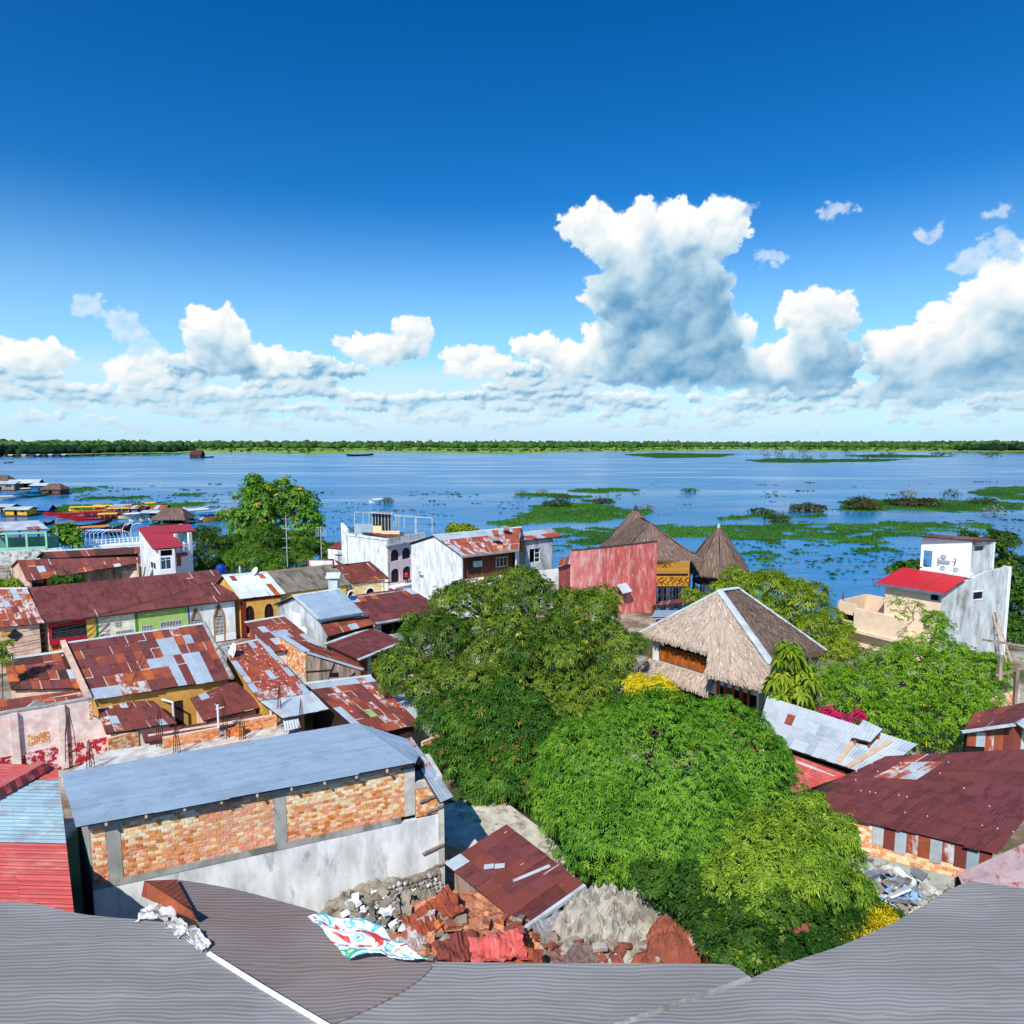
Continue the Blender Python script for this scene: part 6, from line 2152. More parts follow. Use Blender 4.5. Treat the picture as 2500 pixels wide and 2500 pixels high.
MB().hexa([PY(903, 1253, yc - .4), PY(958, 1256, yc - .4), PY(960, 1252, yc + 3), PY(905, 1250, yc + 3)], [PY(903, 1252, yc - .4), PY(958, 1255, yc - .4), PY(960, 1251, yc + 3), PY(905, 1249, yc + 3)]).build('hut_roof', ZINC, m1)
fr = MB()
for x, y0, y1 in ((866, 1250, 1278), (887, 1250, 1278), (901, 1251, 1280), (961, 1258, 1290), (967, 1257, 1286), (974, 1258, 1288), (987, 1258, 1290), (1014, 1259, 1300), (1016, 1259, 1302), (1055, 1263, 1304)):
    p0, p1 = PY(x, y1, yc + .6), PY(x, y0, yc + .6); fr = MB(); fr.bar(p0, p1, .1); fr.build('frame_post', STEEL, m1)
fr = MB()
for (x0, y0, x1, y1) in ((866, 1250, 904, 1251), (958, 1256, 1055, 1264), (958, 1259, 1055, 1265)):
    fr.bar(PY(x0, y0, yc + .6), PY(x1, y1, yc + .6), .07)
for k in range(12):
    x = 960 + k * 8; fr.bar(PY(x, 1257 + k * .5, yc + .6), PY(x + 8, 1260 + k * .5, yc + .6), .04)
fr.build('frame_truss', STEEL, m1)
pl = P(800, 1340, 6.0); pr_ = P(846, 1345, 6.0)
wall(m1, (pl.x, pl.y), (pr_.x, pr_.y), 0, 6.0, WHITE, name='annex_wall')
roof(m1, [pl + Vector((.5, 4, .5)), pr_ + Vector((.5, 4, .5)), pr_ + Vector((0, 0, .1)), pl + Vector((0, 0, .1))], 4, 2, [(BROWN, 1)], 72, name='tin_roof')

# ---- white gable building with orange rusty roof
ql = [P(1057, 1307, 11.1), P(1272, 1287, 11.1), P(1266, 1341, 9.4), P(1127, 1357, 9.4)]
t, (A, B), lw_, rw_ = gable_house('white_gable_building', 'big white gable building with orange rust streaked roof and wooden gallery', 'building', ql, 14, 4, [(STREAK, 5), (RUST, 5), (ORANGE, 2), (GALV, .7)], WHITEST, seed=73, front=False, inset=.3, special=lambda i, j, r: GALV if (j == 0 and i < 9) or (i == 0 and j > 1) else None)
L = wframe(A, B)[3]
# gallery: recessed brown boards with AC and window
s1_ = L
Ain, Bin = wall_pt(A, B, .2, 0, -.9), wall_pt(A, B, L, 0, -.9)
Ai, Bi = (Ain.x, Ain.y), (Bin.x, Bin.y)
mb = MB(); slab(mb, Ai, Bi, 0, L, 6.2, 9.3, -.2, -.05); mb.build('gallery_back', WOODD, t)
boards(t, Ai, Bi, 6.35, 9.2, WOODB, .3, seed=11, out=-.04)
wo = pxop(Ai, Bi, 1210, 1360, 1238, 1360); window(t, Ai, Bi, (wo[0], wo[1], 7.3, 8.5), frame=STEEL, nx=3, ny=1, out=.08)
wo = pxop(Ai, Bi, 1143, 1370, 1175, 1370); window(t, Ai, Bi, (wo[0], wo[1], 7.0, 8.6), frame=WOODD, pane=GLASS, nx=2, ny=1, out=.06)
wall(t, A, B, 0, 6.2, WHITE); mb = MB(); slab(mb, A, B, -.05, L, 6.2, 6.35, -1.0, .3); slab(mb, A, B, -.05, L, 5.5, 5.62, 0, .3); mb.build('gallery_floor', CREAM, t)
MB().bar(ql[3] + Vector((0, -.1, -.1)), ql[2] + Vector((0, -.1, -.1)), .2, .25).build('fascia', mat('grey_fascia', srgb(150, 150, 150)), t)


def aircon(label, c, d, n, s=1.0, fan=True):
    t = thing('air_conditioner', label, 'air conditioner', c)
    c = Vector(c); w, h, dp = .45 * s, .3 * s, .2 * s
    d = Vector(d).normalized(); n = Vector(n).normalized(); u = Vector((0, 0, 1))
    MB().hexa([c + d * x + n * y - u * h for x, y in ((-w, dp), (w, dp), (w, -dp), (-w, -dp))], [c + d * x + n * y + u * h for x, y in ((-w, dp), (w, dp), (w, -dp), (-w, -dp))]).build('casing', WHITEM, t)
    if fan:
        mb = MB(); f = c + n * (dp + .01) - d * w * .25
        for r in (.24 * s, .17 * s, .1 * s):
            k = 14; o = len(mb.v)
            for j in range(k):
                a = 2 * math.pi * j / k; e = d * math.cos(a) + u * math.sin(a)
                mb.v += [tuple(f + e * r), tuple(f + e * (r - .035 * s)), tuple(f + e * r + n * .02)]
            for j in range(k):
                j2 = (j + 1) % k; mb.f += [(o + j * 3, o + j2 * 3, o + j2 * 3 + 2, o + j * 3 + 2), (o + j * 3 + 2, o + j2 * 3 + 2, o + j2 * 3 + 1, o + j * 3 + 1)]
        mb.build('fan_grille', mat('grille_grey', srgb(110, 112, 116), bump=0), t)
    else:
        g = MB()
        for k in range(4):
            z = -h * .7 + k * h * .45; g.hexa([c + d * x + n * y + u * z for x, y in ((-w * .8, dp + .02), (w * .8, dp + .02), (w * .8, dp + .005), (-w * .8, dp + .005))], [c + d * x + n * y + u * (z + .04) for x, y in ((-w * .8, dp + .02), (w * .8, dp + .02), (w * .8, dp + .005), (-w * .8, dp + .005))])
        g.build('grille', IRON, t)
    return t


_, dd, nn_, _ = wframe(Ai, Bi)
s_, z_ = wp(Ai, Bi, 1162, 1375); aircon('window air conditioner in the brown wooden gallery', wall_pt(Ai, Bi, s_, z_, .35), dd, nn_, 1.1, False)
A2, B2 = lw_
_, dd2, nn2, _ = wframe(A2, B2)
s_, z_ = wp(A2, B2, 1031, 1397); aircon('window air conditioner on the stained white gable wall', wall_pt(A2, B2, s_, z_, .2), dd2, nn2, .9, False)
dish('left dish on the orange rusty roof', P(1212, 1335, 9.6), .62, mat('grey_dish', srgb(150, 150, 150), bump=0), aim=(.1, -.2, .9), mast=1.0)
dish('right dish behind on the orange rusty roof', P(1235, 1305, 10.6), .65, MATS['grey_dish'], aim=(.1, -.2, .9), mast=.9)

# annex cube
an = thing('concrete_annex', 'unpainted concrete upper room with window hole and rusty roof', 'building', P(1310, 1395, 6))
a_, b_, c_ = P(1280, 1320, 9.2), P(1350, 1313, 9.2), P(1251, 1345, 9.0)
A, B = (a_.x, a_.y), (b_.x, b_.y)
o_ = pxop(A, B, 1293, 1341, 1319, 1372)
wall(an, A, B, 4.0, 9.2, CONCS, [o_]); room(an, A, B, o_, 1.2); window(an, A, B, (o_[0] + (o_[1] - o_[0]) * .5, o_[1], o_[2], o_[3]), frame=WHITEC, nx=1, ny=3, out=-.15)
da = Vector((a_.x - c_.x, a_.y - c_.y, 0)).normalized()
bk = a_ + Vector((-(b_ - a_).y, (b_ - a_).x, 0)).normalized() * 4.5
wall(an, (bk.x, bk.y), A, 4.0, 7.6, mat('cream_side', srgb(240, 214, 184), var=.05), name='side_wall')
brick_wall(an, (bk.x, bk.y), A, 7.6, 9.1, 31, pal=lambda r, a, z: r.choice([BRICKS[3], BRICKS[0], BRICKS[3]]))
bb = b_ + Vector((-(b_ - a_).y, (b_ - a_).x, 0)).normalized() * 4.5
wall(an, B, (bb.x, bb.y), 4.0, 9.1, CONCS)
roof(an, [P(1249, 1300, 10.0), P(1343, 1292, 10.0), P(1376, 1309, 9.35), P(1278, 1319, 9.35)], 9, 2, [(STREAK, 3), (RUST, 4), (GALV, 1)], 74, special=lambda i, j, r: GALV if j == 0 and i < 7 else None)
a_, b_ = P(1268, 1400, 5.4), P(1364, 1389, 5.4)
w_ = wall(None, (a_.x, a_.y), (b_.x, b_.y), 0, 5.4, WHITE, th=.3, name='white_yard_wall'); tag(w_, 'plain white wall below the concrete upper room', 'wall')
a_, b_ = P(1362, 1385, 5.2), P(1398, 1375, 5.2)
t = thing('tin_shelter', 'crumpled pale tin shelter roof against the red wall', 'shelter', (a_.x, a_.y, 0))
roof(t, [a_ + Vector((.5, 2.5, .7)), b_ + Vector((.5, 2.5, .7)), b_, a_], 3, 1, [(GALV, 1), (RUST, .5)], 75); wall(t, (a_.x, a_.y + .3), (b_.x, b_.y + .3), 0, 5.1, REDOLD)

# ---- weathered red building
a_, b_, c_ = P(1396, 1344, 9.0), P(1471, 1337, 9.0), P(1605, 1321, 9.0)
rd = thing('red_wall_building', 'tall blank weathered red wall in front of the thatched houses', 'building', (b_.x, b_.y, 0))
A, B, C = (a_.x, a_.y), (b_.x, b_.y), (c_.x, c_.y)
wall(rd, A, B, 0, 8.95, mat('faded_red', srgb(224, 132, 126), col2=srgb(238, 184, 176), s2=1.4, lo=.48, hi=.6, streak=.35), th=.3)
wall(rd, B, C, -1.0, 9.0, REDOLD, th=.3)
bc = c_ + Vector((-1.2, 1.9, 0)); wall(rd, C, (bc.x, bc.y), -1, 8.6, REDOLD, name='return_wall')
mb = MB(); slab(mb, B, C, 0, wframe(B, C)[3], 8.98, 9.05, -.35, .08); slab(mb, A, B, 0, wframe(A, B)[3], 8.96, 9.02, -.35, .06); mb.build('coping', IRON, rd)
s_, z_ = wp(B, C, 1518, 1436)
am = MB()
pp = [wall_pt(B, C, s_ - .95, z_ + .55, .02), wall_pt(B, C, s_ + .75, z_ + .65, .02), wall_pt(B, C, s_ + .95, z_ - .35, 1.0), wall_pt(B, C, s_ - .75, z_ - .45, 1.0)]
roof(rd, pp, 5, 1, [(ZINC, 1)], 76, name='awning')
mb = MB(); slab(mb, B, C, s_ - .7, s_ + .7, z_ - .6, z_ + .4, -.02, .01); mb.build('vent_opening', DARK, rd)
a2 = P(1415, 1425, 4.0); b2 = P(1470, 1448, 4.0)
w_ = wall(rd, (a2.x, a2.y), (b2.x, b2.y), 0, 4.0, OLDWHITE, th=.3, name='low_wall')

# ---- thatched houses on stilts
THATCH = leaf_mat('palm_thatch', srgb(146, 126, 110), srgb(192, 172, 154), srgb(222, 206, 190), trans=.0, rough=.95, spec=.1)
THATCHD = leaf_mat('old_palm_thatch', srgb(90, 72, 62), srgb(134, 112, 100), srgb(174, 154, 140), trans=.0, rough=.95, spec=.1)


def pyramid(t, apex, corners, m, seed, rows=22, density=5.0, blade=.9, curve=.0, top=.25):
    for i in range(len(corners)):
        a, b = Vector(corners[i]), Vector(corners[(i + 1) % len(corners)])
        ap = Vector(apex)
        ta = ap + (a - ap).normalized() * top; tb = ap + (b - ap).normalized() * top
        thatch(t, [ta, tb, b, a], m, seed + i, rows, density, blade, curve=curve)


sh = thing('stilt_thatch_house', 'tall peaked thatched house on stilts with painted ochre panels', 'house', P(1640, 1470, WZ))
yd = 108.0
ap = PY(1552, 1240, yd + 7)
zc = 2.2
def ring(c, r, z, n, rot=0):
    return [(c.x + r * math.cos(2 * math.pi * k / n + rot), c.y + r * math.sin(2 * math.pi * k / n + rot), z) for k in range(n)]
pyramid(sh, ap, ring(ap, 8.6, zc, 6, .3), THATCHD, 80, 34, 4.5, .9, curve=.15)
apf = PY(1589, 1276, yd - 1)
e_l, e_r, e_f = PY(1478, 1350, yd - 4), PY(1706, 1357, yd - 2), PY(1606, 1368, yd - 7.5)
e_b = PY(1640, 1345, yd + 8); e_b.z = e_r.z
thatch(sh, [apf + Vector((-.2, 0, 0)), apf + Vector((.2, 0, 0)), Vector((e_r.x, e_r.y - 3.5, e_r.z)), Vector((e_l.x, e_f.y, e_r.z))], THATCHD, 90, 34, 5, .9, curve=.4)
thatch(sh, [apf + Vector((.1, -.1, 0)), apf + Vector((-.5, 7, .2)), e_b + Vector((2, 3, 0)), Vector((e_r.x, e_r.y - 3.5, e_r.z))], THATCHD, 91, 34, 5, .9, curve=.4)
thatch(sh, [ap + Vector((0, -1, -1.5)), apf + Vector((-.2, 0, 0)), Vector((e_l.x, e_f.y, e_r.z)), Vector((e_l.x - 2, e_l.y + 6, e_r.z - .2))], THATCHD, 92, 34, 5, .9, curve=.3)
MB().lathe(ap + Vector((0, 0, -.25)), [(.55, 0), (.3, .45), (.03, .9)], 10).build('ridge_cap', IRON, sh)
pa_, pb_ = PY(1596, 1400, yd - 6), PY(1683, 1400, yd - 6)
A, B = (pa_.x, pa_.y), (pb_.x, pb_.y); L = wframe(A, B)[3]
zt, zb_ = PY(1650, 1369, yd - 6).z, PY(1650, 1431, yd - 6).z
zmm = lerp(zt, zb_, .53)
OCHP = mat('carved_ochre_panel', srgb(204, 140, 40), var=.2, scale=3, rnd=.1); BAMB = mat('bamboo_screen', srgb(196, 140, 56), var=.25, scale=8, rnd=.15)
for k in range(22):
    z = lerp(zmm + .1, zt, k / 22); mb = MB(); slab(mb, A, B, 0, L, z, z + (zt - zmm) / 22 * .85, -.08, .0 + .02 * (k % 2)); mb.build('bamboo_slat', BAMB, sh)
for k in range(8):
    mb = MB(); slab(mb, A, B, L * k / 8 + .01, L * (k + 1) / 8 - .01, zb_, zmm - .3, -.1, .02); mb.build('panel', OCHP, sh)
rngc = random.Random(8); mb = MB()
for k in range(8):          # carved figures on the panels: curling stems
    s0_ = L * (k + .5) / 8
    pts_ = [wall_pt(A, B, s0_ + .28 * math.sin(j * .9 + k), lerp(zb_ + .15, zmm - .5, j / 7), .04) for j in range(8)]
    for a_, b_ in zip(pts_[:-1], pts_[1:]): mb.bar(a_, b_, .09)
    for j in (2, 4, 6): mb.bar(pts_[j], pts_[j] + (pts_[j] - pts_[j - 1]).normalized() * .3 + wframe(A, B)[1] * .35 * (1 if (j + k) % 2 else -1), .06)
mb.build('carving', WOODD, sh)
mb = MB()                   # painted emblem on the bamboo screen: curls over a short word
c_s, c_z = L * .30, lerp(zmm, zt, .62)
for sg in (-1, 1):
    for j in range(10):
        a0_, a1_ = j * .55, (j + 1) * .55
        r0_, r1_ = .55 * (1 - j / 12), .55 * (1 - (j + 1) / 12)
        mb.bar(wall_pt(A, B, c_s + sg * (.35 + r0_ * math.cos(a0_)), c_z + r0_ * math.sin(a0_), .05), wall_pt(A, B, c_s + sg * (.35 + r1_ * math.cos(a1_)), c_z + r1_ * math.sin(a1_), .05), .08)
mb.build('emblem', WOODD, sh)
mb = MB(); slab(mb, A, B, 0, L, zmm - .3, zmm + .1, -.25, -.1); mb.build('opening', DARK, sh)
pr2 = pb_ + Vector((2.5, 9, 0)); wall(sh, B, (pr2.x, pr2.y), zb_, zt, OCHP)
mb = MB(); pl2 = pa_ + Vector((-2, 9, 0)); mb.hexa([Vector((p.x, p.y, zb_ - .3)) for p in (pa_, pb_, pr2, pl2)], [Vector((p.x, p.y, zb_)) for p in (pa_, pb_, pr2, pl2)]); mb.build('deck', WOODD, sh)
for k in range(5):
    for j in range(3):
        p = pa_.lerp(pb_, k / 4).lerp(pl2.lerp(pr2, k / 4), j / 2); MB().tube([(p.x, p.y, zb_), (p.x, p.y, WZ - 1)], .17, 6).build('stilt', WOODD, sh)
mb = MB()
for k in range(4):
    p, p2 = pa_.lerp(pb_, k / 4), pa_.lerp(pb_, (k + 1) / 4)
    mb.bar((p.x, p.y, zb_ - .3), (p2.x, p2.y, WZ + .3), .07); mb.bar((p2.x, p2.y, zb_ - .3), (p.x, p.y, WZ + .3), .07); mb.bar((p.x, p.y, WZ + 1.4), (p2.x, p2.y, WZ + 1.4), .06)
mb.build('braces', WOODD, sh)
# round hut
rh = thing('round_thatch_hut', 'round open hut with pointed thatched cone roof on stilts', 'hut', P(1752, 1465, WZ))
ac = PY(1746, 1284, 113); rcx = PY(1751, 1393, 113)
pyramid(rh, (rcx.x, 113, ac.z), ring(Vector((rcx.x, 113, 0)), 5.7, rcx.z - .1, 10, .1), THATCHD, 100, 30, 5, .8, curve=-.28, top=.15)
MB().lathe((rcx.x, 113, ac.z - .3), [(.32, 0), (.2, .4), (.02, .75)], 10).build('roof_tip', STEEL, rh)
zt, zb_ = rcx.z + .1, PY(1751, 1417, 113).z
MB().lathe((rcx.x, 113, zb_ - .25), [(4.2, 0), (4.2, .25)], 20).build('deck', WOODD, rh)
for k in range(10):
    a = 2 * math.pi * k / 10 + .1; a2 = a + 2 * math.pi / 10
    p, p2 = Vector((rcx.x + 4.1 * math.cos(a), 113 + 4.1 * math.sin(a), 0)), Vector((rcx.x + 4.1 * math.cos(a2), 113 + 4.1 * math.sin(a2), 0))
    MB().tube([(p.x, p.y, zt + .4), (p.x, p.y, WZ - 1)], .14, 6).build('stilt', WOODD, rh)
    mb = MB(); mb.bar((p.x, p.y, zb_), (p2.x, p2.y, zb_ + 1.0), .06); mb.bar((p.x, p.y, zb_ + 1.0), (p2.x, p2.y, zb_), .06); mb.bar((p.x, p.y, zb_ + 1.05), (p2.x, p2.y, zb_ + 1.05), .1); mb.build('rail_panel', WOODB, rh)
    mb = MB(); mb.bar((p.x, p.y, zb_ - .3), (p2.x, p2.y, WZ + .4), .06); mb.bar((p2.x, p2.y, zb_ - 1), (p.x, p.y, WZ), .06); mb.build('brace', IRON, rh)
# walkway roof between
q = [PY(1600, 1470, 92), PY(1690, 1458, 94), PY(1680, 1470, 86), PY(1595, 1480, 85)]
t = thing('walkway_roof', 'low brown walkway roof below the ochre panels', 'shed', (q[0].x, q[0].y, -1)); roof(t, q, 5, 1, [(BROWN, 2), (MAROON, 1)], 78)
for p in q: MB().tube([p, (p.x, p.y, -3)], .1, 6).build('post', WOODD, t)
q = [PY(1600, 1490, 80), PY(1665, 1490, 80), PY(1640, 1507, 74), PY(1590, 1507, 74)]
t = thing('blue_white_shed', 'pale blue tin shed roof right of the red wall foot', 'shed', (q[0].x, q[0].y, -1)); roof(t, q, 4, 1, [(GALVB, 3), (RUST, 1)], 79); wall(t, (q[3].x, q[3].y), (q[2].x, q[2].y), -1, min(p.z for p in q) - .1, WHITE)

# ---- hip roofed thatched house
hh = thing('hip_thatch_house', 'two storey house under a big pale thatched hip roof with tin ridges', 'house', P(1800, 1700, 0))


def plane_hit(px, py, a, b, c):
    n = (b - a).cross(c - a); r = ray(px, py); o = Vector((0, 0, H))
    return o + r * ((a - o).dot(n) / r.dot(n))


RL, RR = P(1757, 1442, 9.7), P(1803, 1436, 9.7)
LA, LB = P(1560, 1545, 6.0), P(1738, 1597, 6.0)
LC, LD = plane_hit(1722, 1646, RL, LA, LB), plane_hit(1874, 1686, RL, LA, LB)
LH = plane_hit(1884, 1622, RL, LA, LB)
thatch(hh, [RL + (LA - RL) * .02, RL, LB, LA], THATCH, 110, 44, 11, .55, name='thatch')
thatch(hh, [RL, RL + (LH - RL) * .02, LD, LC], THATCH, 111, 56, 11, .55, name='thatch')
thatch(hh, [RL, RL + (LH - RL) * .02, LH, LD], THATCH, 115, 44, 11, .5, name='thatch')
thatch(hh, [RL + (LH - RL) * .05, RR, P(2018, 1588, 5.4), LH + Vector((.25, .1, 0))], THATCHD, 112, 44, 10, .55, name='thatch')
bkc = P(1560, 1545, 6.0) + (P(2018, 1588, 5.4) - LH)
thatch(hh, [RR, RL, LA, bkc], THATCH, 113, 20, 5, .7, name='thatch'); thatch(hh, [RR, RR, bkc, P(2018, 1588, 5.4)], THATCH, 114, 20, 5, .7, name='thatch')


def ridge_strip(a, b, w, up=.12):
    n_ = 7
    d = (b - a); s = d.cross(Vector((0, 0, 1))).normalized() * w / 2
    for k in range(n_):
        p, r = a.lerp(b, k / n_), a.lerp(b, (k + 1.04) / n_)
        u = Vector((0, 0, up + .012 * (k % 2)))
        mb = MB(); mb.hexa([p - s + u * .3, r - s + u * .3, r + s + u * .3, p + s + u * .3], [p - s * .9 + u * .6, r - s * .9 + u * .6, r + u * 1.0 + s * .05, p + u * 1.0 + s * .05]); mb.build('ridge_sheet', TRIM, hh)
        mb = MB(); mb.hexa([p - s * .05 + u * .55, r - s * .05 + u * .55, r + s + u * .3, p + s + u * .3], [p - s * .05 + u, r - s * .05 + u, r + s * .95 + u * .5, p + s * .95 + u * .5]); mb.build('ridge_sheet', TRIM, hh)


ridge_strip(RL, LH, .6); ridge_strip(RL, RR, .6); ridge_strip(RR, P(2018, 1588, 5.4), .4); ridge_strip(RL, LA, .4)
# walls and louvres
ia = lambda p, k: p + (Vector((RL.x, RL.y, 0)) - Vector((p.x, p.y, 0))).normalized() * k
wa, wb, wc = ia(LA, 1.2), ia(LH, 1.6), ia(P(2018, 1588, 5.4), 1.2)
A, B = (wa.x, wa.y), (wb.x, wb.y); L = wframe(A, B)[3]
s0_, _ = wp(A, B, 1611, 1584); s1_, _ = wp(A, B, 1737, 1610)
opl = (s0_, s1_, 3.9, 5.5)
vop = (s1_ + .7, L - .15, .25, 3.3)
wall(hh, A, B, 0, 5.7, WHITE, [opl, (s0_ - .3, s1_ + .4, .3, 2.4), vop]); room(hh, A, B, vop, 2.0)
for k in range(5):
    s_, s2_ = lerp(vop[0], vop[1], k / 5), lerp(vop[0], vop[1], (k + 1) / 5)
    MB().bar(wall_pt(A, B, s_, .1, .1), wall_pt(A, B, s_, 3.6, .1), .15).build('post', WOODO, hh)
    mb = MB(); mb.bar(wall_pt(A, B, s_, 1.0, .1), wall_pt(A, B, s2_, 2.3, .1), .09); mb.bar(wall_pt(A, B, s_, 2.3, .1), wall_pt(A, B, s2_, 1.0, .1), .09); mb.bar(wall_pt(A, B, s_, 2.35, .12), wall_pt(A, B, s2_, 2.35, .12), .12); mb.bar(wall_pt(A, B, s_, .9, .12), wall_pt(A, B, s2_, .9, .12), .12); mb.build('rail_panel', WOODO, hh)
for k in range(6):
    a_, b_ = lerp(opl[0], opl[1], k / 6), lerp(opl[0], opl[1], (k + 1) / 6)
    w = window(hh, A, B, (a_, b_, opl[2], opl[3] - .35), frame=WOODO, pane=WOODB, nx=1, ny=1, fw=.08, name='shutter', out=.12)
    for j in range(9):
        z = lerp(opl[2] + .1, opl[3] - .5, j / 9); mb = MB(); slab(mb, A, B, a_ + .08, b_ - .08, z, z + .09, .09, .14); mb.build('slat', WOODO, w)
room(hh, A, B, opl, .7); room(hh, A, B, (s0_ - .3, s1_ + .4, .3, 2.4), 1.5)
thatch(hh, [wall_pt(A, B, s0_ - .9, 3.75, .05), wall_pt(A, B, s1_ + .6, 3.75, .05), wall_pt(A, B, s1_ + .6, 2.75, 1.35), wall_pt(A, B, s0_ - 1.6, 2.75, 1.35)], THATCH, 116, 10, 11, .5, name='awning_thatch')
for x, y in ((1585, 1640), (1630, 1660), (1680, 1680)):
    p = P(x, y, 1.2); MB().tube([(p.x, p.y, 0), (p.x, p.y, 3.2)], .1, 6).build('post', WOODO, hh)
A2, B2 = (wb.x, wb.y), (wc.x, wc.y)
L2 = wframe(A2, B2)[3]
oo = (L2 * .45, L2 * .92, 3.1, 4.7)
wall(hh, A2, B2, 0, 5.2, TAN, [oo, (.4, 1.6, .1, 2.2)]); room(hh, A2, B2, oo, 1.2); room(hh, A2, B2, (.4, 1.6, .1, 2.2), .5)
mb = MB(); slab(mb, A2, B2, L2 * .4, L2, 2.7, 3.0, 0, 1.2); mb.build('balcony', WHITEC, hh)
for k in range(5):
    s = lerp(oo[0], oo[1], k / 4); MB().bar(wall_pt(A2, B2, s, 3.0, .05), wall_pt(A2, B2, s, 4.8, .05), .12).build('post', WOODO, hh)
for k in range(4):
    s, s2 = lerp(oo[0], oo[1], k / 4), lerp(oo[0], oo[1], (k + 1) / 4); mb = MB(); mb.bar(wall_pt(A2, B2, s, 3.05, .1), wall_pt(A2, B2, s2, 4.0, .1), .07); mb.bar(wall_pt(A2, B2, s, 4.0, .1), wall_pt(A2, B2, s2, 3.05, .1), .07); mb.bar(wall_pt(A2, B2, s, 4.05, .1), wall_pt(A2, B2, s2, 4.05, .1), .09); mb.build('rail_panel', WOODO, hh)
# veranda with crossed rails under the front corner
v0, v1 = P(1790, 1728, 1.5), P(1880, 1708, 1.5)
for k in range(5):
    p = v0.lerp(v1, k / 4); MB().bar((p.x, p.y, 0), (p.x, p.y, 3.8), .14).build('post', WOODO, hh)
for k in range(4):
    p, r = v0.lerp(v1, k / 4), v0.lerp(v1, (k + 1) / 4); mb = MB(); mb.bar((p.x, p.y, .7), (r.x, r.y, 1.9), .07); mb.bar((p.x, p.y, 1.9), (r.x, r.y, .7), .07); mb.bar((p.x, p.y, 1.95), (r.x, r.y, 1.95), .1); mb.bar((p.x, p.y, .65), (r.x, r.y, .65), .1); mb.build('rail_panel', WOODO, hh)

# ================================================================== right side
# ---- house with red roof and white upper room
BL, BR = P(2134, 1424, 7.4), P(2305, 1450, 7.4)
TLr, TRr = P(2206, 1385, 8.75), P(2363, 1410, 8.75)
r1 = thing('red_roof_house', 'tall concrete house with bright red lean roof and white upper room', 'house', (BR.x, BR.y, 0))
roof(r1, [TLr, TRr, BR, BL], 6, 1, [(sheet_mat('bright_red_roof', srgb(196, 40, 46), None, 0, pitch=.25, depth=.25, rnd=.02, var=.04, rough=.45), 1)], 120)
u_ = (Vector((TRr.x - BR.x, TRr.y - BR.y, 0))).normalized()
vdir = (Vector((BL.x - BR.x, BL.y - BR.y, 0))).normalized()
c0 = BR + vdir * .5 + u_ * .5; c1 = BL - vdir * .8 + u_ * .5
A, B = (c1.x, c1.y), (c0.x, c0.y)
oo = pxop(A, B, 2270, 1462, 2296, 1462)
oo = (oo[0], oo[1], 6.5, 7.1)
wall(r1, A, B, 0, 7.3, TAN, [oo]); room(r1, A, B, oo)
MB().bar(BL + Vector((-.1, -.1, -.05)), BR + Vector((-.1, -.15, -.05)), .22, .22).build('gutter', mat('dark_gutter', srgb(90, 110, 130)), r1)
# grey concrete side, stepping up
k0 = (c0.x, c0.y); e1 = P(2463, 1384, 9.3); 
sd0 = Vector((k0[0], k0[1], 0)); sdir = (Vector((e1.x, e1.y, 0)) - sd0).normalized()
far = Vector((e1.x, e1.y, 0))
kB = (far.x, far.y); Ls = wframe(k0, kB)[3]
sA, zA = wp(k0, kB, 2409, 1396)
pts = [(0, -1.5), (Ls, -1.5), (Ls, wp(k0, kB, 2462, 1384)[1]), (sA, zA), (0, 7.35)]
oo = pxop(k0, kB, 2377, 1446, 2397, 1456)
wall_poly(r1, k0, kB, pts, CONCS, th=.3, name='side_wall')
mb = MB(); slab(mb, k0, kB, oo[0], oo[1], oo[2] - .2, oo[3], .0, .02); mb.build('slot_window', DARK, r1)
mb = MB(); slab(mb, k0, kB, oo[0] - .08, oo[1] + .08, oo[3], oo[3] + .12, .0, .06); slab(mb, k0, kB, oo[0] - .08, oo[1] + .08, oo[2] - .32, oo[2] - .2, 0, .06); mb.build('slot_frame', WHITEC, r1)
mb = MB(); slab(mb, k0, kB, Ls, Ls + .35, -1.5, pts[2][1], -.6, .08); mb.build('end_pier', WHITEC, r1)
n_s = wframe(k0, kB)[2]
# white upper room
ua, ub = P(2246, 1384, 8.9), P(2368, 1399, 8.9)
uA, uB = (ua.x, ua.y), (ub.x, ub.y)
zt = wp(uA, uB, 2250, 1307)[1]; Lu = wframe(uA, uB)[3]
oo = pxop(uA, uB, 2255, 1343, 2274, 1386); oo = (oo[0], oo[1], 8.95, oo[3])
wall(r1, uA, uB, 8.9, zt - .05, WHITEC, [oo], name='upper_wall')
ue = ub + sdir * 3.6
so = pxop(uB, (ue.x, ue.y), 2376, 1353, 2404, 1355)
oo2 = (so[0] + .1, so[1], 11.1, 11.6)
Lq = wframe(uB, (ue.x, ue.y))[3]
wall(r1, uB, (ue.x, ue.y), 8.0, 11.9, CONCS, [oo2], name='upper_wall')
wall_poly(r1, uB, (ue.x, ue.y), [(0, 11.9), (Lq, 11.9), (Lq, 12.0), (0, zt - .05)], CONCS, name='upper_wall')
uf = ua + sdir * 3.6
wall(r1, (ue.x, ue.y), (uf.x, uf.y), 8.0, 11.9, WHITE, name='upper_wall')
roof(r1, [ua + Vector((-.8, -.4, zt - ua.z)), ub + Vector((.3, -.5, zt - ub.z)), ue + Vector((.7, .2, 12.1 - ue.z)), uf + Vector((-.4, .4, 12.1 - uf.z))], 8, 1, [(BROWN, 1), (MAROON, 1)], 121, name='upper_roof')
lg = MB(); slab(lg, uA, uB, .3, Lu + .3, 8.55, 8.9, -.3, 1.1); lg.build('ledge', WHITEC, r1)
_, ud, un, _ = wframe(uA, uB)
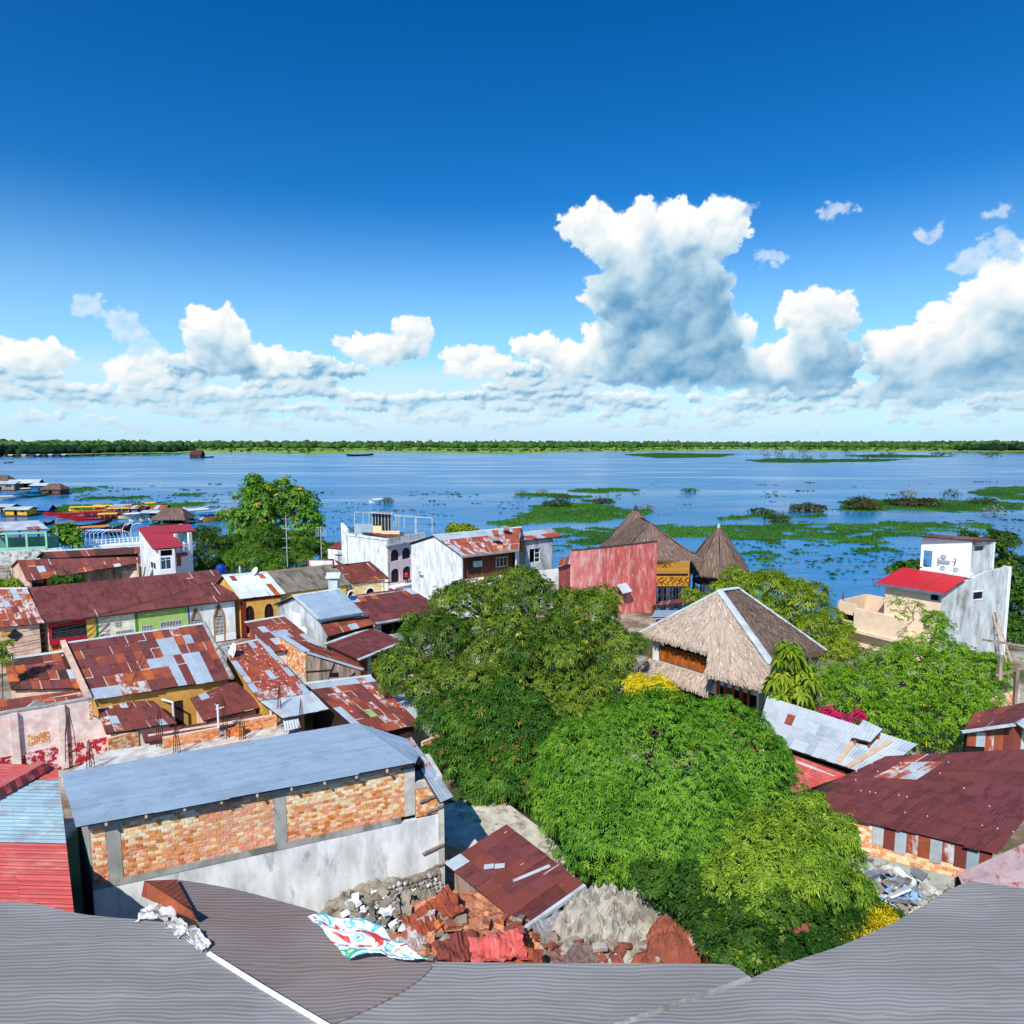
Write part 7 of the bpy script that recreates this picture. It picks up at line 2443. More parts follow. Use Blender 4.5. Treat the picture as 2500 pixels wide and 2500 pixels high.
for (x, y, lab) in ((2311, 1359, 'upper air conditioner on the white upper room'), (2309, 1386, 'lower left air conditioner on the ledge of the white upper room'), (2341, 1390, 'lower right air conditioner on the ledge of the white upper room')):
    s_, z_ = wp(uA, uB, x, y); aircon(lab, wall_pt(uA, uB, s_, z_, .45), ud, un, 1.05)
cb = MB(); pts_ = [wall_pt(uA, uB, *wp(uA, uB, x, y), .3) for x, y in ((2330, 1362), (2336, 1366), (2334, 1374), (2328, 1385))]; cb.tube(pts_, .05, 6); cb.build('cable', IRON, r1)
# low cream parapet wing
wa_, wb_ = P(2044, 1466, 4.6), P(2160, 1490, 4.6)
wing = thing('cream_parapet_wing', 'low cream roof terrace parapet left of the red roofed house', 'building', (wa_.x, wa_.y, 0))
A, B = (wa_.x, wa_.y), (wb_.x, wb_.y); L = wframe(A, B)[3]
s_m = wp(A, B, 2092, 1480)[0]
oo = pxop(A, B, 2056, 1505, 2084, 1508); oo = (oo[0], oo[1], 2.6, 3.3)
wall(wing, A, B, 0, 4.6, TAN, [oo], s1=s_m); room(wing, A, B, oo, .5)
mb = MB(); slab(mb, A, B, s_m, L + 2.5, 2.0, 4.2, -.2, .5); slab(mb, A, B, s_m - .1, L + 2.5, 1.7, 2.0, -.2, .9); mb.build('parapet', TAN, wing)
mb = MB(); slab(mb, A, B, 0, s_m + .3, 2.0, 2.3, 0, .3); mb.build('string_course', WHITEC, wing)
wall(wing, A, B, 0, 1.7, TAN, s0=s_m, s1=L + 2.5)
wl2 = (wall_pt(A, B, 0, 0, -6).x, wall_pt(A, B, 0, 0, -6).y); wall(wing, wl2, A, 0, 4.6, TAN)
wl3 = wall_pt(A, B, L + 2.5, 0, -6); wall(wing, (wl3.x, wl3.y), wl2, 0, 4.6, TAN)
rebar(2058, 1464, 4.6, 1.0, 'short starter bars on the cream parapet', 41, 3, .08)
# bamboo ladder
la, lb = P(2470, 1640, -1.0), PY(2462, 1470, 62)
ld = thing('bamboo_ladder', 'long bamboo ladder leaning at the right of the concrete house', 'ladder', (la.x, la.y, -1.5))
off = Vector((.55, .1, 0)); lt = la + Vector((-1.6, 3.0, 9.2))
for o_ in (Vector(), off): MB().tube([la + o_ - Vector((0, 0, .6)), lt + o_ * .8], [.08, .05], 7).build('rail', WOODL, ld)
for k in range(17):
    p = la.lerp(lt, (k + .5) / 17); MB().bar(p, p + off, .05).build('rung', WOODL, ld)
# ruined brick bits at right edge
ru = thing('ruined_brick_wall', 'ruined brick and plaster wall beside the ladder at the right edge', 'wall', P(2440, 1680, 0))
a_, b_ = P(2378, 1590, .8), P(2448, 1575, .8); brick_wall(ru, (a_.x, a_.y), (b_.x, b_.y), -1.5, 1.0, 51, holes=.15, limit=80)
a_, b_ = P(2395, 1720, 1.0), P(2490, 1690, 1.0); brick_wall(ru, (a_.x, a_.y), (b_.x, b_.y), -.3, 1.2, 52, holes=.2, limit=120)
fr_ = thing('timber_frame', 'grey timber frame posts at the right edge', 'frame', P(2478, 1720, 0))
for x, y0, y1 in ((2478, 1722, 1632), (2440, 1660, 1600)): p0, p1 = PY(x, y0, 44), PY(x + 4, y1, 44); MB().bar(p0, p1, .22).build('post', WOODG, fr_)
for (x0, y0, x1, y1) in ((2430, 1650, 2520, 1625), (2400, 1562, 2520, 1580)): MB().bar(PY(x0, y0, 44), PY(x1, y1, 44), .14).build('beam', WOODG, fr_)

# ---- silver roof with pop-up vent
q = Q((1873, 1700, 5.2), (1997, 1737, 5.2), (2238, 1822, 5.0), (2136, 1896, 3.7))
sv = thing('silver_roof_house', 'pale silver corrugated roof with small raised vent under the flowering bush', 'house', P(2000, 1900, 0))
q = [P(1873, 1700, 5.0), P(2240, 1818, 5.0), P(2136, 1896, 4.0), P(1845, 1800, 4.0)]
roof(sv, q, 16, 4, [(ZINC, 7), (GALV, 3)], 123, special=lambda i, j, r: RUST if (i, j) == (3, 1) else None)
e = inset_quad(q, .4)
wall(sv, (e[3].x, e[3].y), (e[2].x, e[2].y), 0, 3.9, WOODD); wall(sv, (e[0].x, e[0].y), (e[3].x, e[3].y), 0, 3.9, OLDWHITE); wall(sv, (e[2].x, e[2].y), (e[1].x, e[1].y), 0, 3.9, WOODD)
vq = [P(2108, 1757, 5.5), P(2155, 1780, 5.5), P(2126, 1812, 5.0), P(2078, 1800, 5.0)]
pv = roof(sv, vq, 5, 1, [(ZINC, 1)], 124, name='vent_roof', ribs=0)
vi = inset_quad(vq, .15)
for k, p in enumerate(vi): MB().bar((p.x, p.y, 4.3), (p.x, p.y, p.z - .1), .1).build('vent_post', WOODO, sv)
mb = MB(); mb.hexa([Vector((p.x, p.y, 4.3)) for p in inset_quad(vq, .3)][::-1], [Vector((p.x, p.y, 4.75)) for p in inset_quad(vq, .3)][::-1]); mb.build('vent_box', DARK, sv)
for i, (x0, y0, x1, y1, lab) in enumerate(((2047, 1864, 2083, 1814, 'left pale plank lying on the silver roof'), (2068, 1878, 2174, 1813, 'right longer plank lying on the silver roof'))):
    a_, b_ = plane_hit(x0, y0, q[0], q[1], q[2]), plane_hit(x1, y1, q[0], q[1], q[2]); o = MB().bar(a_ + Vector((0, 0, .12)), b_ + Vector((0, 0, .12)), .26, .06).build('plank', WOODL, None, loc=a_); tag(o, lab, 'plank', )
# red roof in front
q = Q((1860, 1815, 3.6), (2070, 1893, 3.6), (1942, 1936, 2.9), (1800, 1860, 2.9))
rr2 = gable_house('coral_roof_shed', 'coral red sheet roof wedged between the mango tree and the maroon roof', 'shed', q, 6, 2, [(REDF, 1)], OLDWHITE, seed=125, mono=True, ridge=None)

# ---- big maroon roof at right with brick and patched sheet wall
mr = thing('maroon_warehouse', 'big dark maroon roof over brick and patched tin wall at the right', 'building', P(2200, 2060, 0))
q = [P(2163, 1846, 5.6), P(2640, 1822, 5.6), P(2436, 2085, 4.4), P(1922, 1961, 4.4)]


def mrs(i, j, r):
    if j in (1, 2) and i in (2, 3, 4): return r.choice([STREAK, GALV, STREAK])
    if j == 0 and i in (0, 2, 4): return r.choice([STREAK, RUST, MAROOND])
    if i == 0 and j > 3: return DARKSH
    return MAROOND


MAROONW = sheet_mat('maroon_screws', srgb(96, 47, 48), srgb(80, 38, 38), .4, rough=.65, rnd=.05, var=.06)
roof(mr, q, 14, 7, [(MAROOND, 1)], 126, special=mrs, lift=.012)
rng_s = random.Random(9)
sc = MB(); nrm_ = (q[1] - q[0]).cross(q[3] - q[0]).normalized(); nrm_ = nrm_ if nrm_.z > 0 else -nrm_
for k in range(24):                      # washers along the purlin lines
    vv = rng_s.choice((.16, .33, .5, .66, .83)) + rng_s.uniform(-.004, .004); p = bil(q, rng_s.random(), vv) + nrm_ * .06
    sc.box((p.x - .02, p.y - .02, p.z - .05), (p.x + .02, p.y + .02, p.z + .0))
sc.build('roof_screws', WHITEM, mr, kind='stuff')
e = inset_quad(q, .25)
A, B = (e[3].x, e[3].y), (e[2].x, e[2].y); L = wframe(A, B)[3]
wall(mr, A, B, 0, 2.7, mat('mouldy_wall', srgb(176, 178, 172), col2=srgb(62, 60, 54), s2=1.1, lo=.5, hi=.58), th=.3, name='lower_wall')
sB = wp(A, B, 2130, 2030)[0]
brick_wall(mr, A, B, 2.7, 4.3, 61, s0=0, s1=sB, limit=170, pal=lambda r, a, z: r.choice([BRICKS[1], BRICKS[0], BRICKS[2], BRICKS[1], BRICKS[4]]))
brick_wall(mr, A, B, 2.7, 3.3, 62, s0=sB, s1=L, limit=120, pal=lambda r, a, z: r.choice([BRICKS[1], BRICKS[0], BRICKS[2], BRICKS[1]]))
mb = MB(); slab(mb, A, B, sB, L, 3.3, 4.3, -.2, -.05); mb.build('backing', WOODD, mr)
k = 0; s = sB
pal_ = [ZINC, BROWN, GALV, STREAK, RUST, GALV, STREAK, BROWN, GALVB, BROWN, ZINC, STREAK]
while s < L - .05:
    w_s = (L - sB) / 10
    zb2 = 3.35 - .08 * (k % 3)
    b_ = [wall_pt(A, B, s, zb2, .04 + .015 * (k % 2)), wall_pt(A, B, min(L, s + w_s), zb2, .04 + .015 * (k % 2)), wall_pt(A, B, min(L, s + w_s), 4.28, .04 + .015 * (k % 2)), wall_pt(A, B, s, 4.28, .04 + .015 * (k % 2))]
    n_ = wframe(A, B)[2] * -.02
    build('wall_sheet', [p + n_ for p in b_] + b_, [(3, 2, 1, 0), (4, 5, 6, 7), (0, 1, 5, 4), (1, 2, 6, 5), (2, 3, 7, 6), (3, 0, 4, 7)], pal_[k % 12], mr, uv=[(0, 0), (w_s, 0), (w_s, 1), (0, 1)] * 2)
    s += w_s; k += 1
wall(mr, (e[0].x, e[0].y), A, 0, 4.2, WOODD)
# right shed above
q = Q((2352, 1772, 4.6), (2560, 1720, 6.0), (2560, 1770, 5.8), (2405, 1792, 5.0))
rs = thing('rusty_sheet_shed', 'rusty tin walled shed with shallow gable at the right edge', 'shed', P(2440, 1830, 2))
roof(rs, [P(2380, 1738, 5.6), P(2580, 1700, 5.6), P(2478, 1768, 5.7), P(2350, 1786, 4.9)], 7, 3, [(BROWN, 4), (MAROON, 3)], 128)
roof(rs, [P(2478, 1764, 5.7), P(2580, 1712, 5.7), P(2620, 1790, 5.0), P(2540, 1808, 5.0)], 4, 2, [(ZINC, 3), (GALV, 1)], 129)
a_, b_, c_ = P(2362, 1792, 4.75), P(2478, 1772, 4.75), P(2560, 1800, 4.75)
A, B = (a_.x, a_.y), (c_.x, c_.y); L = wframe(A, B)[3]
mb = MB(); slab(mb, A, B, 0, L, 2.0, 4.6, -.3, -.1); mb.build('backing', DARK, rs)
for k in range(9):
    s = L * k / 9; zt_ = 4.7 + .8 * (1 - abs(2 * (k + .5) / 9 - 1.1)); zb2 = 4.0 if k < 2 else 2.6
    b_ = [wall_pt(A, B, s, zb2, .02 * (k % 2)), wall_pt(A, B, s + L / 9, zb2, .02 * (k % 2)), wall_pt(A, B, s + L / 9, zt_, .02 * (k % 2)), wall_pt(A, B, s, zt_, .02 * (k % 2))]
    n_ = wframe(A, B)[2] * -.02
    build('wall_sheet', [p + n_ for p in b_] + b_, [(3, 2, 1, 0), (4, 5, 6, 7), (0, 1, 5, 4), (1, 2, 6, 5), (2, 3, 7, 6), (3, 0, 4, 7)], [RUST, GALV, STREAK, RUST, BROWN, BROWN, ZINC, BROWN, RUST][k], rs, uv=[(0, 0), (L / 9, 0), (L / 9, 1.5), (0, 1.5)] * 2)
MB().bar(P(2348, 1787, 4.95), P(2478, 1769, 5.75), .3, .06).build('verge_flashing', TRIM, rs)
# faded red-grey roof at right edge
q = Q((2338, 2136, 5.4), (2640, 2000, 5.4), (2700, 2200, 5.2), (2345, 2160, 5.4))
fr2 = thing('faded_red_roof', 'faded pink red tin roof corner at the right edge', 'roof', P(2420, 2140, 0))
roof(fr2, [P(2338, 2134, 5.6), P(2620, 2005, 5.6), P(2760, 2240, 5.6), P(2360, 2190, 5.6)], 4, 5, [(sheet_mat('faded_pink_tin', srgb(206, 176, 172), srgb(176, 84, 72), .35, pitch=.16), 1)], 130)
a_, b_ = P(2345, 2150, 5.4), P(2600, 2030, 5.4); wall(fr2, (a_.x, a_.y), (b_.x, b_.y), 0, 5.4, WOODD)
# shed roof in the lower middle
q = [P(1237, 2013, 3.6), P(1425, 2157, 3.4), P(1276, 2262, 2.9), P(1086, 2108, 2.9)]
bs = thing('brown_shed', 'brown rusty corrugated shed roof in the lower middle with one silver sheet', 'shed', P(1250, 2200, 0))
roof(bs, [q[0], q[1], q[2], q[3]], 7, 4, [(BROWN, 4), (MAROON, 4), (MAROOND, 2)], 131, lift=.02, across=False, special=lambda i, j, r: GALV if (i, j) in ((0, 3),) else None)
e = inset_quad(q, .3)
for a_, b_ in ((e[3], e[2]), (e[2], e[1])): wall(bs, (a_.x, a_.y), (b_.x, b_.y), 0, 2.8, WOODG)
MB().bar(q[2] + Vector((.05, -.1, -.05)), q[1] + Vector((.05, -.1, -.05)), .16).build('gutter', TRIM, bs)
MB().bar(bil(q, .68, .12) + Vector((0, 0, .09)), bil(q, .60, .62) + Vector((0, 0, .09)), .16, .03).build('patch_strip', TRIM, bs)
for u_s, v_s in ((.36, .62), (.30, .72)): MB().bar(bil(q, u_s, v_s) + Vector((0, 0, .09)), bil(q, u_s + .05, v_s - .1) + Vector((0, 0, .09)), .3, .03).build('patch_strip', ZINC, bs)
# concrete yard slab behind it
pts = Q((1086, 1965, 1.0), (1205, 1935, 1.0), (1330, 2030, 1.0), (1400, 2110, 1.0), (1250, 2120, 1.0), (1086, 2060, 1.0))
n = len(pts)
o = build('yard_slab', list(pts) + [p - Vector((0, 0, .9)) for p in pts], [tuple(range(n))[::-1], tuple(range(n, 2 * n))] + [(i, (i + 1) % n, n + (i + 1) % n, n + i) for i in range(n)], mat('mossy_slab', srgb(206, 198, 180), col2=srgb(96, 92, 50), s2=.8, lo=.5, hi=.66), loc=pts[0])
tag(o, 'pale mossy concrete yard slab behind the brown shed roof', 'slab')
# ================================================================== boats and floating houses
def paint(name, r, g, b, rough=.5):
    return mat('paint_' + name, srgb(r, g, b), rough=rough, var=.10, bump=.03)


BRED, BYEL, BORA, BTEAL, BGRN, BBLU, BWHT, BDRK, BOCH, BCRM = (paint('red', 170, 24, 32), paint('yellow', 236, 176, 44), paint('orange', 226, 140, 30), paint('teal', 40, 150, 140), paint('green', 44, 120, 84), paint('blue', 40, 84, 150),
                                                              paint('white', 226, 228, 226), paint('dark', 52, 40, 38), paint('ochre', 164, 116, 40), paint('cream', 222, 204, 160))


def canoe(label, x0, y0, x1, y1, w, m, canopy=None, cspan=(.25, .8), ch=1.3, hgt=.75, group=None, sheer=.8, name='canoe', inner=None):
    a, b = P(x0, y0, WZ), P(x1, y1, WZ)
    t = thing(name, label, 'boat', (a + b) / 2, group)
    d = (b - a); L = d.length; d.normalize(); s = Vector((d.y, -d.x, 0))
    n = 11
    V, F = [], []
    for i in range(n):
        u = i / (n - 1); k = 2 * u - 1
        hw = w / 2 * (1 - abs(k) ** 2.6) + .04
        up = sheer * abs(k) ** 3
        c = a + d * L * u
        z0 = -.2 + up * .55
        prof = [(-hw, hgt + up), (-hw * .8, z0 + .2), (0, z0), (hw * .8, z0 + .2), (hw, hgt + up), (hw * .86, hgt + up - .02), (hw * .68, z0 + .32), (0, z0 + .18), (-hw * .68, z0 + .32), (-hw * .86, hgt + up - .02)]
        V += [c + s * x + Vector((0, 0, z)) for x, z in prof]
    m_ = 10
    for i in range(n - 1):
        for j in range(m_):
            j2 = (j + 1) % m_
            F.append((i * m_ + j, i * m_ + j2, (i + 1) * m_ + j2, (i + 1) * m_ + j))
    build('hull', V, F, m, t, smooth=False)
    for k in range(5):
        u = .22 + k * .14; c = a + d * L * u; hw = w / 2 * (1 - abs(2 * u - 1) ** 2.6) * .85
        MB().hexa([c + s * x + d * y + Vector((0, 0, hgt * .6)) for x, y in ((-hw, -.15), (hw, -.15), (hw, .15), (-hw, .15))], [c + s * x + d * y + Vector((0, 0, hgt * .6 + .06)) for x, y in ((-hw, -.15), (hw, -.15), (hw, .15), (-hw, .15))]).build('bench', WOODL, t)
    if canopy:
        u0, u1 = cspan; V, F = [], []
        q = 7
        for i in (0, 1):
            c = a + d * L * (u0, u1)[i]
            for j in range(q):
                an = math.pi * j / (q - 1); V.append(c + s * math.cos(an) * w * .58 + Vector((0, 0, hgt + ch + math.sin(an) * .35)))
            for j in range(q):
                an = math.pi * j / (q - 1); V.append(c + s * math.cos(an) * w * .55 + Vector((0, 0, hgt + ch - .06 + math.sin(an) * .33)))
        for j in range(q - 1):
            F += [(j, j + 1, 2 * q + j + 1, 2 * q + j), (q + j, 3 * q + j, 3 * q + j + 1, q + j + 1), (j, q + j, q + j + 1, j + 1), (2 * q + j, 2 * q + j + 1, 3 * q + j + 1, 3 * q + j)]
        F += [(0, 2 * q, 3 * q, q), (q - 1, 2 * q - 1, 4 * q - 1, 3 * q - 1)]
        build('canopy', V, F, canopy, t)
        for k in range(4):
            c = a + d * L * lerp(u0 + .02, u1 - .02, k / 3)
            for sg in (-1, 1): MB().bar(c + s * sg * w * .42 + Vector((0, 0, hgt - .15)), c + s * sg * w * .5 + Vector((0, 0, hgt + ch)), .07).build('post', WHITEM, t)
    return t


canoe('long red riverboat lying furthest back with a narrow point to the left', 108, 1259, 250, 1255, 3.0, BRED)
canoe('longest red riverboat with red canopy in the middle of the boat cluster', 140, 1266, 297, 1261, 3.4, BRED, BRED, (.35, .92))
canoe('red riverboat nearest the thatched float, with white slatted roof edge', 172, 1272, 294, 1267, 3.4, BRED, BYEL, (.55, .95))
canoe('riverboat with long plain yellow canopy behind the red boats', 168, 1251, 266, 1249, 2.6, BYEL, BYEL, (.05, .95))
canoe('yellow canopied riverboat closest to the weed bank', 227, 1246, 296, 1247, 2.6, BRED, BYEL, (.1, .95))
canoe('short yellow riverboat right of the red boats', 258, 1254, 322, 1253, 2.8, BOCH, BYEL, (.1, .95))
canoe('yellow riverboat beside the blue hut', 348, 1240, 385, 1239, 2.6, BYEL, BYEL, (.2, .9))
canoe('cream riverboat with fringed white awning', 288, 1268, 360, 1263, 2.8, BCRM, BWHT, (.2, .95), ch=1.0)
canoe('brown wooden canoe with long upturned prow below the red boats', 165, 1293, 275, 1278, 2.2, BDRK, sheer=1.6)
canoe('slim dark canoe half hidden behind the green pavilion roof', 108, 1284, 134, 1279, 1.8, BDRK)
canoe('blue edged dark canoe left of the long brown canoe', 168, 1297, 228, 1288, 2.0, BBLU)
canoe('riverboat with bright orange canopy in front of the railings', 178, 1303, 270, 1296, 2.8, BBLU, BORA, (.05, .95), ch=.9)
canoe('green riverboat right of the orange canopy', 262, 1297, 304, 1289, 2.4, BGRN, BGRN, (.1, .8), ch=.9)
canoe('red and blue canoe behind the black prowed canoe', 268, 1302, 310, 1293, 2.2, BRED)
canoe('black canoe with raised prow above the white railings', 258, 1310, 322, 1296, 2.2, BDRK, sheer=1.8)
canoe('blue canoe closest to the white railings', 194, 1312, 250, 1308, 2.2, BBLU)
canoe('white and red long canoe at the back right of the boat cluster', 446, 1247, 512, 1243, 2.4, BWHT)
canoe('white canoe with blue rim right of the thatched float', 446, 1257, 545, 1249, 2.4, BWHT, BWHT, (.1, .6), ch=.8)
canoe('grey canoe pointing right towards the leafy tree', 450, 1252, 535, 1247, 2.2, paint('grey', 150, 154, 160))
canoe('blue roofed riverboat beside the leafy tree', 470, 1265, 555, 1259, 3.0, BBLU, paint('sky', 110, 160, 200), (.1, .95))
canoe('long ochre barge with blue cabin against the leafy tree', 495, 1276, 580, 1266, 4.2, BOCH, None, sheer=.3, hgt=1.5)
canoe('white launch with green canopy in front of the ochre barge', 453, 1279, 499, 1272, 3.0, BWHT, paint('sea', 90, 150, 150), (.05, .7), ch=1.0)
for i, (x0, y0, x1, y1) in enumerate(((315, 1277, 346, 1273), (342, 1276, 362, 1272), (360, 1274, 378, 1271))):
    canoe(['white speedboat furthest left below the fringed awning', 'middle white speedboat below the fringed awning', 'white speedboat touching the grey awning hut'][i], x0, y0, x1, y1, 2.2, BWHT, paint('smoke', 80, 90, 96), (.3, .8), ch=.7, name='speedboat')
canoe('small teal boat under the thatched float', 366, 1281, 392, 1279, 2.4, BTEAL)
canoe('small green boat right of the teal one under the thatched float', 392, 1282, 410, 1281, 2.2, BGRN)
canoe('long teal riverboat by the floating sheds', 35, 1208, 100, 1205, 3.2, BTEAL, BTEAL, (.1, .9), ch=.9)
canoe('dark green canoe in front of the teal riverboat', 60, 1216, 120, 1209, 3.0, BGRN)
canoe('white canopied riverboat behind the teal riverboat', 48, 1202, 92, 1200, 3.0, BRED, BWHT, (.05, .95))
canoe('blue roofed boat at the left edge below the floating sheds', 20, 1219, 62, 1214, 3.2, BWHT, BBLU, (.1, .9))
canoe('pale purple boat cut by the left edge of the picture', -10, 1223, 36, 1221, 3.2, paint('mauve', 190, 180, 200), BCRM, (.1, .9))
canoe('red hulled boat beside the blue walled float', 100, 1206, 130, 1203, 3.0, BRED)
canoe('small white launch alone in mid river beside a bush', 901, 1230, 932, 1228, 2.6, BWHT, BWHT, (.2, .95), ch=1.1, name='launch')
canoe('tiny dark boat far left in open water', 9, 1131, 33, 1130, 6, BDRK, BDRK, (.2, .8), ch=1.5)
canoe('long dark barge far off before the opposite bank', 846, 1114, 912, 1112, 12, BDRK, None, sheer=2, hgt=3.5, name='barge')


def floathouse(label, x, y, w, dp, h, wallm, roofm, name='float_house', rot=.0, rh=1.4, thatched=False, open_=False, cat='house', group=None, sheets=4):
    c = P(x, y, WZ)
    t = thing(name, label, cat, c, group)
    ca, sa = math.cos(rot), math.sin(rot)
    f = lambda dx, dy, dz: Vector((c.x + dx * ca - dy * sa, c.y + dx * sa + dy * ca, c.z + dz))
    w2, d2 = w / 2, dp / 2
    MB().hexa([f(-w2 - .8, -d2 - .8, -.2), f(w2 + .8, -d2 - .8, -.2), f(w2 + .8, d2 + .8, -.2), f(-w2 - .8, d2 + .8, -.2)], [f(-w2 - .8, -d2 - .8, .45), f(w2 + .8, -d2 - .8, .45), f(w2 + .8, d2 + .8, .45), f(-w2 - .8, d2 + .8, .45)]).build('raft', WOODD, t)
    if open_:
        for dx in (-w2, 0, w2):
            for dy in (-d2, d2): MB().bar(f(dx, dy, .4), f(dx, dy, h), .2).build('post', WOODD, t)
        MB().hexa([f(-w2, d2 - .2, .45), f(w2, d2 - .2, .45), f(w2, d2, .45), f(-w2, d2, .45)], [f(-w2, d2 - .2, h), f(w2, d2 - .2, h), f(w2, d2, h), f(-w2, d2, h)]).build('back_wall', wallm, t)
    else:
        A, B = f(-w2, -d2, 0), f(w2, -d2, 0); C, D = f(w2, d2, 0), f(-w2, d2, 0)
        z0, z1 = c.z + .4, c.z + h
        op = (w * .4, w * .55, z0, z0 + min(2.0, h * .7)); op2 = (w * .68, w * .88, z0 + h * .35, z0 + h * .7)
        wall(t, A.xy, B.xy, z0, z1, wallm, [op, op2]); room(t, A.xy, B.xy, op, .6); window(t, A.xy, B.xy, op2, nx=2)
        wall(t, B.xy, C.xy, z0, z1, wallm); wall(t, C.xy, D.xy, z0, z1, wallm); wall(t, D.xy, A.xy, z0, z1, wallm)
    o = .7
    rl, rr = f(-w2 - o, 0, h + rh), f(w2 + o, 0, h + rh)
    fl, frr, bl, br = f(-w2 - o, -d2 - o, h - .1), f(w2 + o, -d2 - o, h - .1), f(-w2 - o, d2 + o, h - .1), f(w2 + o, d2 + o, h - .1)
    if thatched:
        ins = .22 * w
        rl, rr = f(-w2 + ins, 0, h + rh), f(w2 - ins, 0, h + rh)
        for k, qd in enumerate(([rl, rr, frr, fl], [rr, rl, bl, br], [rr, rr + Vector((.01, .01, 0)), br, frr], [rl + Vector((.01, .01, 0)), rl, fl, bl])): thatch(t, qd, THATCHD, 200 + k, 16, 3.0, 1.2)
    else:
        roof(t, [rl, rr, frr, fl], sheets, 1, [(roofm, 3), (GALV, .6)], int(x) + 3); roof(t, [rr, rl, bl, br], 2, 1, [(roofm, 1)], int(x) + 4)
    return t


floathouse('thatch topped float house cut by the left edge, behind the silver roofs', 8, 1186, 12, 8, 3.5, WOODG, GALV, thatched=True, rh=3.5)
floathouse('long silver roofed float house at the left edge', 12, 1197, 17, 7, 4.0, WOODG, GALV, rh=1.4)
floathouse('open sided float shed with pale gable roof', 64, 1196, 15, 8, 4.2, WOODD, ZINC, open_=True, rh=2.0, rot=.3)
floathouse('blue walled float house with pale roof', 108, 1202, 10, 7, 4.0, BBLU, ZINC, rh=1.2)
floathouse('thatched brown float house at the right end of the floating sheds', 136, 1207, 10, 7, 3.0, WOODB, GALV, thatched=True, rh=3.0)
floathouse('yellow walled float house with pale roof near the left edge', 52, 1259, 8.5, 5, 2.6, BYEL, ZINC, rh=.8)
floathouse('low pale roofed float hut left of the yellow one', 18, 1252, 6, 5, 2.6, WOODG, GALV, rh=.9)
floathouse('small blue tarpaulin hut right of the yellow float house', 112, 1253, 4.6, 4, 1.4, BBLU, paint('tarp_blue', 60, 110, 170), rh=2.0)
floathouse('blue fronted hut with pale roof amid the yellow canopies', 303, 1247, 6, 5, 2.0, BBLU, GALVB, rh=.8)
floathouse('red roofed hut right of the blue fronted hut', 328, 1252, 5.5, 5, 2.0, WOODG, RUST, rh=1.0)
floathouse('dark roofed hut between the red hut and the yellow boat', 345, 1252, 4.5, 4, 1.8, WOODD, DARKSH, rh=.8)
floathouse('grey awning hut left of the thatched float', 376, 1266, 6, 5, 2.4, WOODD, ZINC, open_=True, rh=.7)
floathouse('small rust red hut roof behind the thatched float', 394, 1258, 4.5, 4, 2.6, WOODB, RUST, rh=1.3)
floathouse('broad thatched float house in front of the boats', 425, 1279, 10.5, 7, 2.0, WOODD, GALV, thatched=True, rh=3.6, open_=True)
floathouse('lone dark house raft far out in the river', 482, 1118, 22, 16, 6, WOODD, DARKSH, rh=9)
canoe('low dark raft moored right of the lone house raft', 496, 1118, 522, 1117, 10, BDRK, hgt=2.0, name='raft', sheer=1)
rngv = random.Random(4)
for k, (x, w) in enumerate(((-12, 14), (8, 20), (26, 14), (44, 12), (58, 16), (76, 22), (92, 12), (108, 14), (124, 12), (140, 16), (156, 14), (222, 14))):
    floathouse('small grey house in the hamlet under the dark wood at far left', x, 1116.5 - (x / 160) * 1.5, w * .75, 8, 3.6, [WOODG, BBLU, WOODD, WOODD][k % 4], [GALVB, DARKSH, GALV, DARKSH][(k * 3) % 4], rh=2.2, group='houses of the far left hamlet', name='hamlet_house', sheets=2)
# ================================================================== trees
MANGO = leaf_mat('mango_leaf', srgb(46, 92, 24), srgb(100, 146, 42), srgb(190, 120, 50), trans=.22)
OLIVE = leaf_mat('mango_leaf_olive', srgb(58, 98, 24), srgb(124, 150, 48), srgb(206, 190, 70), trans=.22)
BALL = leaf_mat('mango_leaf_bright', srgb(62, 118, 24), srgb(124, 172, 50), srgb(150, 180, 50), trans=.22)
BROAD = leaf_mat('broad_leaf', srgb(72, 122, 24), srgb(136, 180, 44), srgb(190, 196, 60), trans=.25)
BROADD = leaf_mat('broad_leaf_dark', srgb(40, 78, 24), srgb(84, 122, 40), srgb(150, 160, 60), trans=.3)
TALL = leaf_mat('cecropia_leaf', srgb(74, 122, 32), srgb(120, 166, 56), srgb(224, 170, 40), trans=.3)
YEL = leaf_mat('yellow_croton', srgb(196, 180, 20), srgb(226, 210, 40), srgb(240, 226, 80), trans=.3)
MAGENTA = leaf_mat('bougainvillea', srgb(190, 20, 90), srgb(214, 36, 110), srgb(230, 80, 140), trans=.3)
LIMEG = leaf_mat('lime_leaf', srgb(96, 132, 26), srgb(160, 178, 50), srgb(214, 206, 80), trans=.32)

